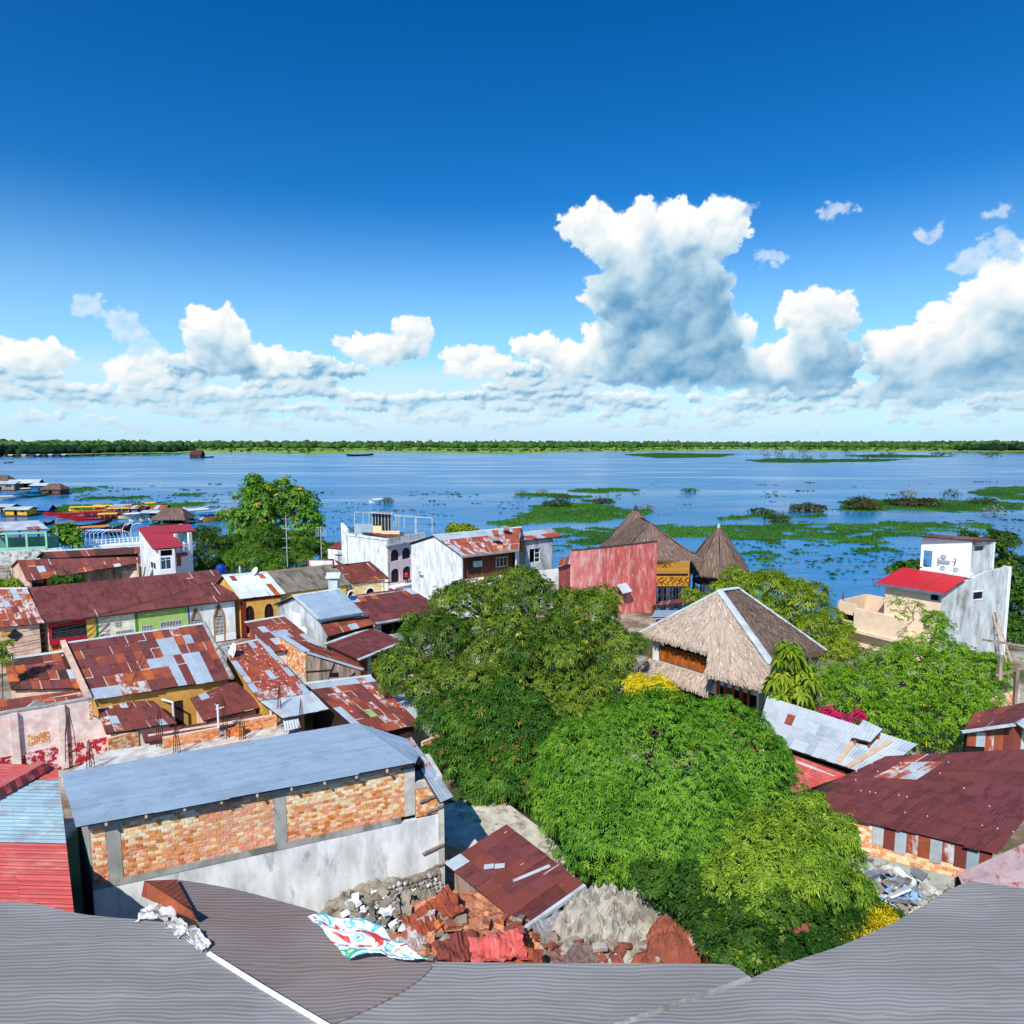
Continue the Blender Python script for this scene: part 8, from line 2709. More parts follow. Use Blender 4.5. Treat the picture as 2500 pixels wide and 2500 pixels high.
SOFTG = leaf_mat('soft_green_leaf', srgb(72, 114, 26), srgb(144, 174, 50), srgb(206, 206, 80), trans=.25)
tree('mango_tree', 'broad olive green mango tree in the middle, behind the domed one', (4.5, 50, 0), [lobe(1150, 1478, 53, 88), lobe(1290, 1470, 55, 105), lobe(1420, 1505, 54, 100), lobe(1500, 1560, 52, 58), lobe(1060, 1560, 50, 100), lobe(1200, 1600, 50, 130), lobe(1370, 1610, 50, 120), lobe(1470, 1650, 49, 78), lobe(985, 1640, 47, 78), lobe(1120, 1680, 46, 100), lobe(1280, 1700, 46, 110), lobe(1420, 1720, 46, 90)],
     OLIVE, 17000, .36, 301, nl=9, width=.22, droop=.5, trunk_r=.55, lobe_tint=.7)
tree('mango_tree', 'dark green mango tree with drooping skirt left of the domed one', (1, 40, 0), [lobe(1190, 1760, 43, 110), lobe(1290, 1800, 41, 110), lobe(1140, 1840, 41, 90), lobe(1220, 1890, 39, 90), lobe(1100, 1760, 43, 70), lobe(1300, 1900, 38, 80), lobe(1180, 1930, 38, 60)],
     MANGO, 8500, .34, 302, nl=9, width=.22, droop=.55, trunk_r=.45, tint_shift=-.06)
tree('mango_tree', 'dense domed bright green mango tree in the lower middle', (8.3, 32, 0), [lobe(1600, 1925, 32.5, 222, .95), lobe(1460, 1900, 32.5, 150, .95), lobe(1750, 1880, 33, 165, .95), lobe(1600, 1840, 34, 125, .8), lobe(1480, 2010, 30, 130, .9), lobe(1700, 2000, 30.5, 150, .9), lobe(1590, 2040, 29.5, 120, .9), lobe(1380, 1950, 32, 85, .9), lobe(1830, 1860, 34, 90, .9)],
     BALL, 27000, .23, 303, nl=9, width=.24, droop=.5, trunk_r=.5, lobe_tint=.12, shell=.12, rough=.06, clump=None)
tree('croton_bush', 'yellow leaved bush top showing above the domed mango tree', (8.5, 40, 0), [lobe(1560, 1678, 41, 36), lobe(1610, 1682, 41, 36), lobe(1640, 1700, 40, 26)], YEL, 900, .3, 304, cat='bush', clump=None, nl=9, width=.2, droop=.25, trunk_r=.12)
tree('mango_tree', 'yellow green round tree behind the pale hip roof', (30, 74, -1), [lobe(1880, 1450, 74, 78), lobe(1800, 1432, 76, 52), lobe(1955, 1480, 73, 72), lobe(2005, 1535, 70, 55), lobe(1885, 1520, 72, 75), lobe(1760, 1462, 74, 44), lobe(2040, 1590, 66, 48), lobe(1690, 1460, 80, 26)], LIMEG, 6500, .45, 305, nl=8, width=.26, droop=.4, trunk_r=.35, lobe_tint=.4)
tree('flowering_bush_tree', 'big light green spreading tree in front of the red roofed house', (29, 46, 0), [lobe(2270, 1600, 49, 75), lobe(2150, 1670, 47, 85), lobe(2320, 1650, 48, 90), lobe(2060, 1715, 45, 85), lobe(2230, 1720, 45, 125), lobe(2360, 1700, 46, 75), lobe(2170, 1780, 42, 80), lobe(2330, 1780, 42, 75), lobe(1965, 1680, 46, 55), lobe(2010, 1760, 43, 50), lobe(2290, 1530, 52, 36), lobe(2400, 1640, 48, 50)],
     BROAD, 15000, .27, 306, nl=8, width=.3, droop=.35, trunk_r=.4, lobe_tint=.5, shell=.26)
tree('bougainvillea', 'magenta bougainvillea flowers spilling on the silver roof', (18.5, 39, 0), [lobe(2028, 1745, 40.5, 26), lobe(2060, 1765, 40, 24), lobe(2095, 1745, 40.5, 18), lobe(2022, 1775, 40, 18)], MAGENTA, 600, .16, 307, cat='flowers', clump=None, nl=6, width=.5, droop=.1, trunk_r=.06, shell=.5)
tree('tree', 'leafy tree half hidden behind the concrete house at the right edge', (66, 84, -3), [lobe(2440, 1330, 84, 36), lobe(2475, 1400, 83, 46), lobe(2495, 1470, 82, 56), lobe(2490, 1560, 80, 56), lobe(2365, 1318, 86, 22)], BROADD, 3600, .5, 308, nl=7, width=.4, droop=.3, trunk_r=.3, shell=.35)
tree('tree', 'sparse treetop between the bay and the red roof', (47, 88, -4), [lobe(2205, 1395, 86, 26), lobe(2240, 1380, 86, 16), lobe(2140, 1480, 86, 22)], BROADD, 420, .7, 309, nl=7, width=.35, trunk_r=.2, shell=.4)
tree('tree', 'olive leafed tree in the lower right above the grey roof', (10.5, 22.5, 0), [lobe(1905, 2050, 23.5, 85), lobe(1990, 2015, 24.5, 65), lobe(2025, 2085, 23.5, 75), lobe(1835, 2110, 23, 70), lobe(1950, 2150, 22, 105), lobe(1850, 2200, 21.5, 105), lobe(2050, 2190, 22, 85)], SOFTG, 9500, .21, 310, nl=9, width=.27, droop=.55, trunk_r=.25, lobe_tint=.5, shell=.22)
tree('shrub', 'dark leafy shrub mass below the olive leafed tree', (8.8, 19.5, 0), [lobe(1700, 2200, 22.5, 80, .7), lobe(1780, 2250, 21.5, 90, .7), lobe(1930, 2290, 20, 95, .7), lobe(1850, 2330, 19.5, 75, .7), lobe(2060, 2260, 21, 75, .7), lobe(1620, 2165, 24, 60, .7), lobe(2130, 2235, 21.5, 50, .7)], BROADD, 6500, .19, 311, cat='shrub', nl=7, width=.42, droop=.3, trunk_r=.15, shell=.3, tint_shift=-.05)
tree('shrub', 'yellow green fern like shrub along the grey roof edge', (14.5, 19.5, 3), [lobe(2100, 2275, 20.5, 40, .7), lobe(2050, 2310, 19.8, 40, .7), lobe(2150, 2250, 21, 32, .7)], YEL, 420, .34, 312, cat='shrub', nl=12, width=.1, droop=.2, trunk_r=.08)
tree('broadleaf_tree', 'young tree with big drooping leaves at the corner of the hip roof', (18.5, 42, 0), [lobe(1927, 1600, 43.5, 26, 1.2), lobe(1920, 1690, 43, 34, 1.1), lobe(1960, 1660, 43, 26, 1.1)], LIMEG, 150, .75, 313, nl=9, width=.34, droop=.8, trunk_r=.12)
frond_plant('palm', 'feathery palm in front of the awning of the hip roofed house', P(1710, 1715, 0), 2.4, 13, 2.3, LIMEG, 1)
frond_plant('palm', 'second palm nearer the veranda of the hip roofed house', P(1745, 1735, 0), 2.0, 12, 2.1, BROADD, 2)
frond_plant('palm', 'dark palm between the domed mango and the olive tree', P(1830, 2050, 2.0), 3.2, 14, 2.6, MANGO, 3)
frond_plant('palm', 'dark palm at the foot of the hip roofed house balcony', P(1985, 1740, 0), 3.6, 12, 2.8, MANGO, 4)

tree('cecropia_tree', 'tall open crowned tree with large leaves standing before the river at left', (-50, 122, 0), [lobe(622, 1212, 125, 55), lobe(690, 1205, 126, 42), lobe(742, 1235, 124, 46), lobe(660, 1262, 124, 68), lobe(592, 1275, 123, 46), lobe(752, 1292, 122, 48), lobe(640, 1325, 121, 60), lobe(590, 1335, 121, 40), lobe(735, 1335, 121, 45)], TALL, 4200, .85, 320, nl=7, width=.42, droop=.35, trunk_r=.5, shell=.3, rough=.2, lobe_tint=.3)
tree('mango_tree', 'round dark mango tree in front of the tall open crowned tree', (-43, 108, 0), [lobe(650, 1342, 110, 78), lobe(705, 1372, 107, 50), lobe(600, 1372, 107, 52), lobe(660, 1385, 106, 55)], MANGO, 5200, .55, 321, nl=9, width=.22, droop=.45, trunk_r=.4, tint_shift=.05)
tree('tree', 'feathery green tree right of the white tower house', (-57, 112, 0), [lobe(497, 1318, 114, 42), lobe(535, 1345, 112, 48), lobe(490, 1372, 110, 40), lobe(560, 1380, 108, 36), lobe(520, 1390, 108, 40)], BROADD, 3600, .5, 322, nl=8, width=.28, droop=.3, trunk_r=.3, shell=.35)
tree('papaya_tree', 'left papaya tree between the green pavilion and the railings', P(148, 1342, 0), [lobe(145, 1296, 136, 16), lobe(160, 1290, 136, 14), lobe(150, 1308, 136, 14)], TALL, 130, 1.2, 323, nl=7, width=.5, trunk_r=.12)
tree('papaya_tree', 'right papaya tree beside the white railings', P(176, 1338, 0), [lobe(172, 1310, 134, 18), lobe(182, 1322, 134, 16)], TALL, 130, 1.2, 324, nl=7, width=.5, trunk_r=.12)
tree('shrub', 'light green shrub behind the rust patched roof at left', P(30, 1440, 0), [lobe(14, 1428, 72, 16), lobe(38, 1432, 72, 16)], LIMEG, 300, .45, 325, cat='shrub', nl=7, width=.35, trunk_r=.08)
tree('shrub', 'dusty green shrub in front of the grey board wall', P(160, 1420, 2), [lobe(140, 1419, 74, 13), lobe(165, 1417, 74, 13), lobe(192, 1413, 75, 11)], BROADD, 300, .4, 326, cat='shrub', nl=7, width=.35, trunk_r=.08)
tree('tree', 'small bright tree crown behind the white gable building', (-8, 104, 0), [lobe(1110, 1298, 104, 22), lobe(1140, 1300, 104, 24)], LIMEG, 420, .8, 327, nl=8, width=.35, trunk_r=.2)
tree('tree', 'dark small tree left of the white building with the antenna pole', (-34, 116, 0), [lobe(800, 1345, 118, 28), lobe(830, 1345, 118, 20), lobe(770, 1330, 118, 25)], BROADD, 500, .9, 328, nl=8, width=.3, trunk_r=.2)
tree('shrub', 'few leaves with red fruit at the left edge below the peach front', (-37.5, 46, 0), [lobe(4, 1580, 47, 16), lobe(6, 1610, 47, 14)], LIMEG, 80, .4, 329, cat='shrub', nl=7, width=.35, trunk_r=.06)
tree('vine', 'trailing vine over the tan wall under the red roof', P(2230, 1530, 3), [lobe(2190, 1470, 60, 26), lobe(2240, 1480, 60, 20), lobe(2200, 1500, 59, 22)], LIMEG, 110, .28, 330, cat='vine', clump=None, nl=5, width=.5, trunk_r=.05, shell=.5)

# ================================================================== street poles and wires
def pole(label, x, yb, zb_, ztop, y_arm=True):
    p = P(x, yb, zb_)
    t = thing('utility_pole', label, 'pole', p)
    MB().tube([p, (p.x, p.y, ztop)], [.17, .11], 9).build('pole', CONCL, t)
    MB().bar((p.x - .9, p.y - .3, ztop - .5), (p.x + .9, p.y + .3, ztop - .35), .1).build('cross_arm', IRON, t)
    for k in (-.8, 0, .8): MB().lathe((p.x + k, p.y + k * .33, ztop - .4), [(.06, 0), (.09, .1), (.04, .22)], 8).build('insulator', IRON, t)
    return Vector((p.x, p.y, ztop - .4))


p1_ = pole('white concrete utility pole before the oxblood pilaster', 592, 1535, 0, 7.6)
p2_ = pole('shorter utility pole between the two ochre arches', 640, 1525, 0, 5.4)


def wire(label, a, b, sag=.5, r=.026, group=None):
    pts = [a.lerp(b, k / 12) - Vector((0, 0, sag * 4 * (k / 12) * (1 - k / 12))) for k in range(13)]
    mb = MB().tube(pts, r, 4); o = mb.build('power_line', IRON, None, loc=a)
    tag(o, label, 'wire', group)


lw = P(-60, 1560, 4.5)
for k in range(6):
    wire('black street wire strung along the fronts of the long row', p1_ + Vector((0, -.1, -.3 - k * .42)), lw + Vector((0, 0, -.2 - k * .45)), .6 + .15 * (k % 3), group='wires along the row fronts')
for k in range(3):
    wire('black wire running from the utility pole past the cream house to the pink front', p1_ + Vector((0, 0, -.2 - k * .5)), P(990, 1420, 4.5 - k * .3), .5, group='wires towards the pink front')
wire('service wire crossing the long maroon roof, left', p1_, P(265, 1410, 7.2), .9); wire('service wire crossing the long maroon roof, right', p1_, P(470, 1395, 7.2), .5)
wire('wire hanging across the patchwork roof', P(360, 1560, 6.0), P(300, 1720, 3.8), .2); wire('wire beside the pale blue gable house', p2_, P(700, 1480, 6.0), .3)
# a person at the pink front
def person(label, foot, face, shirt, legs, skin, hair):
    t = thing('person', label, 'person', foot)
    f = Vector(foot); fw = Vector((face[0], face[1], 0)).normalized(); sd = Vector((fw.y, -fw.x, 0))
    J = lambda a, b, z: f + sd * a + fw * b + Vector((0, 0, z))
    pts = [J(0, 0, .93), J(0, 0, 1.15), J(0, .01, 1.38), J(0, .02, 1.50), J(0, .03, 1.60), J(0, .03, 1.72),
           J(.10, 0, .88), J(.12, .05, .48), J(.12, -.01, .07), J(.12, .14, .03), J(-.10, 0, .88), J(-.13, -.04, .48), J(-.13, -.08, .07), J(-.13, .07, .03),
           J(.19, 0, 1.40), J(.25, .04, 1.12), J(.20, .20, .95), J(.19, .27, .93), J(-.19, 0, 1.40), J(-.26, -.02, 1.12), J(-.26, .08, .88), J(-.26, .11, .80)]
    ed = [(0, 1), (1, 2), (2, 3), (3, 4), (4, 5), (0, 6), (6, 7), (7, 8), (8, 9), (0, 10), (10, 11), (11, 12), (12, 13), (2, 14), (14, 15), (15, 16), (16, 17), (2, 18), (18, 19), (19, 20), (20, 21)]
    rad = [.15, .14, .15, .06, .10, .085, .10, .065, .045, .035, .10, .065, .045, .035, .065, .048, .034, .03, .065, .048, .034, .03]
    me = bpy.data.meshes.new('body')
    me.from_pydata([tuple(p - f) for p in pts], ed, [])
    o = bpy.data.objects.new('body', me); COL.objects.link(o); o.parent = t; LOC[o] = f.copy()
    o.modifiers.new('skin', 'SKIN'); o.modifiers.new('sub', 'SUBSURF').levels = 1
    for i, sv_ in enumerate(me.skin_vertices[0].data):
        sv_.radius = (rad[i], rad[i] * .85); sv_.use_root = i == 0
    me.materials.append(skin)
    n_ = lambda z, rx, ry: [J(math.cos(a_) * rx, math.sin(a_) * ry + .01, z) for a_ in [2 * math.pi * k / 12 for k in range(12)]]
    rows = [n_(.90, .185, .15), n_(1.1, .18, .15), n_(1.3, .205, .16), n_(1.42, .19, .13), n_(1.49, .09, .08)]
    mb = MB(); mb.v = [tuple(p) for r in rows for p in r]
    for j in range(4):
        for k in range(12): mb.f.append((j * 12 + k, j * 12 + (k + 1) % 12, (j + 1) * 12 + (k + 1) % 12, (j + 1) * 12 + k))
    for s in (1, -1): mb.tube([J(.17 * s, 0, 1.42), J(.25 * s, .02, 1.15)], [.085, .07], 8)
    mb.build('shirt', shirt, t, smooth=True)
    mb = MB()
    for s in (1, -1): mb.tube([J(.07 * s, 0, .98), J(.10 * s, 0, .86), J(.125 * s, .01 * s, .48), J(.125 * s, -.04 + .03 * s, .10)], [.12, .125, .09, .07], 9)
    mb.build('trousers', legs, t, smooth=True)
    MB().lathe(J(0, .005, 1.64), [(.115, 0), (.12, .07), (.10, .14), (.05, .18), (.01, .19)], 12).build('hair', hair, t, smooth=True)


fp = wall_pt(Bp_pink, C_pink, wp(Bp_pink, C_pink, 986, 1421)[0], wp(Bp_pink, C_pink, 986, 1421)[1] - .12, .55)
person('person in a red shirt standing at the right arched door of the pink front', fp, (-.4, -1), mat('red_shirt', srgb(214, 26, 40)), mat('dark_trousers', srgb(44, 34, 36)), mat('skin', srgb(140, 96, 74)), mat('black_hair', srgb(24, 20, 20)))
lb = MB(); slab(lb, Bp_pink, C_pink, 0, wframe(Bp_pink, C_pink)[3], fp.z - .22, fp.z - .02, -.05, 1.2); slab(lb, Bp_pink, C_pink, 0, wframe(Bp_pink, C_pink)[3], fp.z - 1.6, fp.z - .22, .9, 1.1); lb.build('entrance_ledge', WHITEC, m1)
# ================================================================== foreground roofs and rubble
def stripes(t, poly, ang, width, mats, seed, name='sheet', thick=.03, jit=.02, uvflip=False):
    """cut a flat outline into parallel sheets, each a piece"""
    rng = random.Random(seed)
    d = Vector((math.cos(ang), math.sin(ang), 0)); s = Vector((-d.y, d.x, 0))
    pr = [p.dot(s) for p in poly]
    lo, hi = min(pr), max(pr)
    n = max(1, int(math.ceil((hi - lo) / width)))

    def clip(pts, c, sign):
        out = []
        for i in range(len(pts)):
            a, b = pts[i], pts[(i + 1) % len(pts)]
            fa, fb = (a.dot(s) - c) * sign, (b.dot(s) - c) * sign
            if fa >= 0: out.append(a)
            if (fa >= 0) != (fb >= 0): out.append(a.lerp(b, fa / (fa - fb)))
        return out
    for k in range(n):
        a, b = lo + k * width, lo + (k + 1) * width + .04
        pts = clip(clip(poly, a, 1), b, -1)
        if len(pts) < 3: continue
        up = Vector((0, 0, rng.uniform(0, jit) + .010 * (k % 2)))
        pts = [p + up + Vector((0, 0, -.03 * ((p.dot(s) - a) / width))) for p in pts]
        m = len(pts)
        V = pts + [p - Vector((0, 0, thick)) for p in pts]
        F = [tuple(range(m)), tuple(range(m, 2 * m))[::-1]] + [(i, (i + 1) % m, m + (i + 1) % m, m + i)[::-1] for i in range(m)]
        ou = rng.uniform(0, 50)
        uv = [((p.dot(s) if not uvflip else p.dot(d)) + ou, (p.dot(d) if not uvflip else p.dot(s)) + ou) for p in V]
        build(name, V, F, pick(rng, mats), t, uv=uv)


WAVY = bpy.data.materials.new('grey_membrane'); WAVY.use_nodes = True
def _wavy(m, c_a, c_b, c_c):
    T = NT(m.node_tree); b = m.node_tree.nodes['Principled BSDF']
    pos = T.n('ShaderNodeNewGeometry').outputs['Position']
    wob = T.m('MULTIPLY', T.noise(T.v('MULTIPLY', pos, (.35, .5, 1)), 1.0, 2, .5), .9)
    sy_ = T.sep(pos)
    w = T.noise(T.xyz(T.m('MULTIPLY', sy_[0], .22), T.m('MULTIPLY', T.m('ADD', sy_[1], wob), 6.0), 0.0), 1.6, 4, .6, dist=.12)
    rib = T.m('SINE', T.m('MULTIPLY', T.m('ADD', sy_[1], T.m('MULTIPLY', wob, .55)), 2 * math.pi / .115))
    w2 = T.noise(T.v('MULTIPLY', pos, (.25, .6, 1)), 1.0, 4, .6)
    w3 = T.noise(T.v('MULTIPLY', pos, (1.5, 16, 1)), 1.4, 3, .6, dist=.3)
    c = T.mix(T.ss(w2, .35, .65), c_a, c_b)
    c = T.mix(T.ss(w, .50, .70, 0, .45), c, c_c)
    c = T.mix(T.ss(rib, .1, -1.0, 0, .17), c, tuple(q * .7 for q in c_c))
    T.put(b.inputs['Base Color'], c); b.inputs['Roughness'].default_value = .75
    bp = T.n('ShaderNodeBump'); bp.inputs['Strength'].default_value = .38; bp.inputs['Distance'].default_value = .05
    T.put(bp.inputs['Height'], T.m('ADD', T.m('MULTIPLY', w, .35), T.m('ADD', T.m('MULTIPLY', rib, .28), T.m('MULTIPLY', w3, .2)))); T.put(b.inputs['Normal'], bp.outputs[0])
    MATS[m.name] = m
_wavy(WAVY, srgb(134, 131, 128), srgb(148, 145, 142), srgb(112, 110, 108))
WAVYB = bpy.data.materials.new('brown_membrane'); WAVYB.use_nodes = True
_wavy(WAVYB, srgb(124, 108, 102), srgb(134, 124, 119), srgb(106, 94, 90))

ZF = 8.5


def curve_px(pts, n=6):
    """round off an outline given by points of the view"""
    out = []
    for i in range(len(pts) - 1):
        p0 = pts[max(i - 1, 0)]; p1 = pts[i]; p2 = pts[i + 1]; p3 = pts[min(i + 2, len(pts) - 1)]
        for k in range(n):
            t = k / n
            f = lambda a, b, c, d: .5 * (2 * b + (c - a) * t + (2 * a - 5 * b + 4 * c - d) * t * t + (3 * b - a - 3 * c + d) * t ** 3)
            out.append((f(p0[0], p1[0], p2[0], p3[0]), f(p0[1], p1[1], p2[1], p3[1])))
    return out + [pts[-1]]


g1 = thing('grey_roof', 'smooth grey roof filling the lower left corner', 'roof', P(200, 2400, 0))
poly = [P(x, y, ZF) for x, y in curve_px([(-260, 2180), (0, 2200), (90, 2207), (200, 2232), (350, 2247), (430, 2262), (510, 2325), (640, 2410), (800, 2510), (1000, 2640)]) + [(1000, 3400), (-260, 3400)]]
stripes(g1, poly, 0, 1.7, [(WAVY, 1)], 1)
g2 = thing('grey_roof', 'smooth grey roof across the bottom edge in the middle', 'roof', P(1300, 2450, 0))
poly = [P(x, y, ZF - .12) for x, y in curve_px([(1000, 2338), (1040, 2346), (1300, 2350), (1600, 2351), (1760, 2353), (1800, 2362), (1834, 2388)]) + [(1700, 2440), (1500, 2505), (1300, 2640), (1300, 3400), (1010, 3400), (1010, 2640), (800, 2505), (760, 2300)]]
stripes(g2, poly, 0, 1.7, [(WAVY, 1)], 2)
g3 = thing('grey_roof', 'smooth grey roof rising in the lower right corner', 'roof', P(2200, 2400, 0))
poly = [P(x, y, ZF) for x, y in curve_px([(1828, 2390), (1900, 2360), (2050, 2310), (2180, 2252), (2250, 2212), (2355, 2156), (2430, 2160), (2700, 2200), (3300, 2290)]) + [(3600, 3400), (1305, 3400), (1305, 2640), (1500, 2508)]]
stripes(g3, poly, .12, 1.7, [(WAVY, 1)], 3)
g4 = thing('brown_membrane_roof', 'dull brown roof sloping between the grey roofs and the white wall', 'roof', P(600, 2300, 0))
poly = [P(x, y, ZF - .06) for x, y in curve_px([(428, 2146), (560, 2168), (700, 2205), (785, 2233), (800, 2262), (900, 2320), (1042, 2347), (1040, 2375), (980, 2420), (900, 2462)]) + [ (800, 2506), (640, 2408), (512, 2325), (480, 2240)]]
stripes(g4, poly, .05, 1.9, [(WAVYB, 1)], 4)
for a_, b_ in (((508, 2327), (640, 2410)), ((640, 2410), (812, 2512))): MB().bar(P(*a_, ZF + .03), P(*b_, ZF + .03), .10, .05).build('flashing', WHITEC, g1)
MB().bar(P(1832, 2388, ZF + .02), P(1500, 2506, ZF + .02), .09, .06).build('seam', CONC, g3)
# walls that carry the roofs
for t, pts in ((g1, ((-200, 2215), (330, 2262))), (g2, ((1050, 2362), (1790, 2372))), (g3, ((1850, 2395), (2340, 2180)))):
    a_, b_ = P(*pts[0], ZF - .2), P(*pts[1], ZF - .2)
    wall(t, (b_.x, b_.y - .4), (a_.x, a_.y - .4), 0, ZF - .25, CONC)
a_, b_ = P(440, 2160, ZF - .2), P(770, 2240, ZF - .2); wall(g4, (b_.x, b_.y - .5), (a_.x, a_.y - .5), 0, ZF - .25, CONC)
# rusty ridge flap and white rubble left of the brown roof
fl = thing('rusty_ridge_flap', 'bent rusty red sheet standing at the left end of the brown roof', 'sheet', P(400, 2240, ZF))
V_, F_ = [], []
rng = random.Random(12)
for i in range(9):
    u = i / 8
    pts_ = [P(lerp(345, 480, u), lerp(2188, 2250, u), ZF + .05), P(lerp(352, 470, u), lerp(2150, 2225, u), ZF + .45 + .08 * math.sin(u * 8)), P(lerp(430, 482, u), lerp(2147, 2240, u), ZF + .12)]
    V_ += pts_
for i in range(8): F_ += [(i * 3, i * 3 + 3, i * 3 + 4, i * 3 + 1), (i * 3 + 1, i * 3 + 4, i * 3 + 5, i * 3 + 2)]
build('bent_sheet', V_, F_, RUST, fl, uv=[(v.x, v.y) for v in V_])


def rock(name, label, c, r, m, seed, sq=(1, 1, .8), cat='rock', group=None, sub=3, amp=.22):
    import bmesh
    bm = bmesh.new(); bmesh.ops.create_icosphere(bm, subdivisions=sub, radius=1.0)
    rg = random.Random(seed); o_ = Vector((rg.uniform(0, 50), rg.uniform(0, 50), rg.uniform(0, 50)))
    V = []
    for v in bm.verts:
        k = 1 + amp * mnoise.noise(v.co * 1.4 + o_) + amp * .6 * mnoise.noise(v.co * 3.3 + o_) + amp * .3 * mnoise.noise(v.co * 8 + o_)
        V.append(Vector((v.co.x * sq[0], v.co.y * sq[1], v.co.z * sq[2])) * r * k + Vector(c))
    F = [tuple(v.index for v in f.verts) for f in bm.faces]; bm.free()
    o = build(name, V, F, m, None, loc=c)
    return tag(o, label, cat, group)


LATE = []
RUB = mat('white_rubble', srgb(222, 220, 216), col2=srgb(110, 104, 100), s2=2.2, lo=.48, hi=.6, bump=.5)
for k, (x, y, w_, d_, rot_) in enumerate(((388, 2224, 1.0, .6, .2), (432, 2262, .9, .4, -.6), (480, 2292, 1.0, .35, -.7))):
    LATE.append((['widest torn white sheet by the rusty flap', 'narrow white torn sheet half way down the flap', 'last white torn sheet at the tip of the flap'][k], x, y, ZF + .08, w_, d_, rot_, RUB, 60 + k, .12))
# printed tarpaulin, crumpled: plain swirls of colour
TARP = bpy.data.materials.new('printed_tarpaulin'); TARP.use_nodes = True
T = NT(TARP.node_tree); b = TARP.node_tree.nodes['Principled BSDF']
uvn = T.n('ShaderNodeUVMap').outputs[0]
sw = T.noise(T.v('MULTIPLY', uvn, (.8, 1.6, 0)), .9, 2, .45, dist=1.8)
cr = T.n('ShaderNodeValToRGB'); el_ = cr.color_ramp.elements
el_[0].position = 0; el_[0].color = (.55, .03, .03, 1); el_[1].position = 1; el_[1].color = (.03, .28, .3, 1)
for pos_, cc in ((.36, (.6, .05, .04)), (.40, (.75, .8, .86)), (.46, (.78, .84, .9)), (.50, (.12, .42, .5)), (.55, (.70, .80, .88)), (.60, (.03, .35, .25)), (.64, (.6, .62, .2)), (.68, (.7, .8, .86))):
    e_ = el_.new(pos_); e_.color = cc + (1,)
cr.color_ramp.interpolation = 'CONSTANT'
T.put(cr.inputs[0], sw); T.put(b.inputs['Base Color'], cr.outputs[0]); b.inputs['Roughness'].default_value = .45
rows_, cs = 26, 44
cor = [P(782, 2222, 5.6), P(900, 2250, 5.6), P(1042, 2346, 5.2), P(738, 2262, 5.2)]
cor = [P(752, 2238, 9.0), P(905, 2250, 8.95), P(1046, 2347, 8.75), P(846, 2334, 8.75)]
V_, F_, U_ = [], [], []
for j in range(rows_ + 1):
    for i in range(cs + 1):
        u, v = i / cs, j / rows_
        p = bil(cor, u, v)
        p.z += .06 * math.sin(u * 9 + v * 5) + .05 * math.sin(u * 4 - v * 13) + .04 * mnoise.noise(Vector((u * 9, v * 9, 1))) + (.03 if 0 < u < 1 else 0)
        e_ = .05 * mnoise.noise(Vector((u * 6, v * 6, 4)))
        p.x += e_; p.y += e_
        V_.append(p); U_.append((u * 2.6, v * 1.6))
for j in range(rows_):
    for i in range(cs):
        k = j * (cs + 1) + i; F_.append((k, k + 1, k + cs + 2, k + cs + 1))
o = build('tarpaulin', V_, F_, TARP, None, loc=cor[3], smooth=True, uv=U_); tag(o, 'crumpled tarpaulin printed in red, teal and white swirls on the brown roof edge', 'tarpaulin')
o.modifiers.new('thickness', 'SOLIDIFY').thickness = .02


# earth bank of rubble in the lower middle
def bmesh_ico(sub_, rg):
    import bmesh
    bm = bmesh.new(); bmesh.ops.create_icosphere(bm, subdivisions=sub_, radius=1.0)
    o_ = Vector((rg.uniform(0, 50), rg.uniform(0, 50), 0))
    vs = [tuple(v.co * (1 + .4 * mnoise.noise(v.co * 1.7 + o_))) for v in bm.verts]; fs = [tuple(v.index for v in f.verts) for f in bm.faces]; bm.free()
    return vs, [], fs


def mound(name, label, px, py, z, rx, ry, h, m, seed, cat='rubble', freq=1.2, amp=.25, stri=0.0):
    c = P(px, py, z); V, F = [], []
    n, k = 84, 46
    rg = random.Random(seed); o_ = Vector((rg.uniform(0, 50), rg.uniform(0, 50), 0))
    for j in range(k + 1):
        rr = j / k
        for i in range(n):
            a = 2 * math.pi * i / n
            q = Vector((math.cos(a) * rr, math.sin(a) * rr, 0))
            f = (1 - rr * rr) * .6 + .4 * (1 - rr)
            dz = amp * h * (mnoise.noise(q * 2.3 * freq + o_) + .5 * mnoise.noise(q * 6 * freq + o_) + .3 * mnoise.noise(q * 14 * freq + o_)) * min(1, rr * 4 + .2)
            if stri: dz += stri * h * (.5 * math.sin(a * 23 + 3 * mnoise.noise(q * 4 + o_)) + .5 * math.sin(a * 41 + 5 * mnoise.noise(q * 3 + o_))) * rr * (1 - rr) * 2
            V.append((c.x + q.x * rx, c.y + q.y * ry, c.z + h * f + dz - (.4 if j == k else 0)))
    for j in range(k):
        for i in range(n):
            i2 = (i + 1) % n; F.append((j * n + i, (j + 1) * n + i, (j + 1) * n + i2, j * n + i2))
    o = build(name, V, F, m, None, loc=c, smooth=False); return tag(o, label, cat)


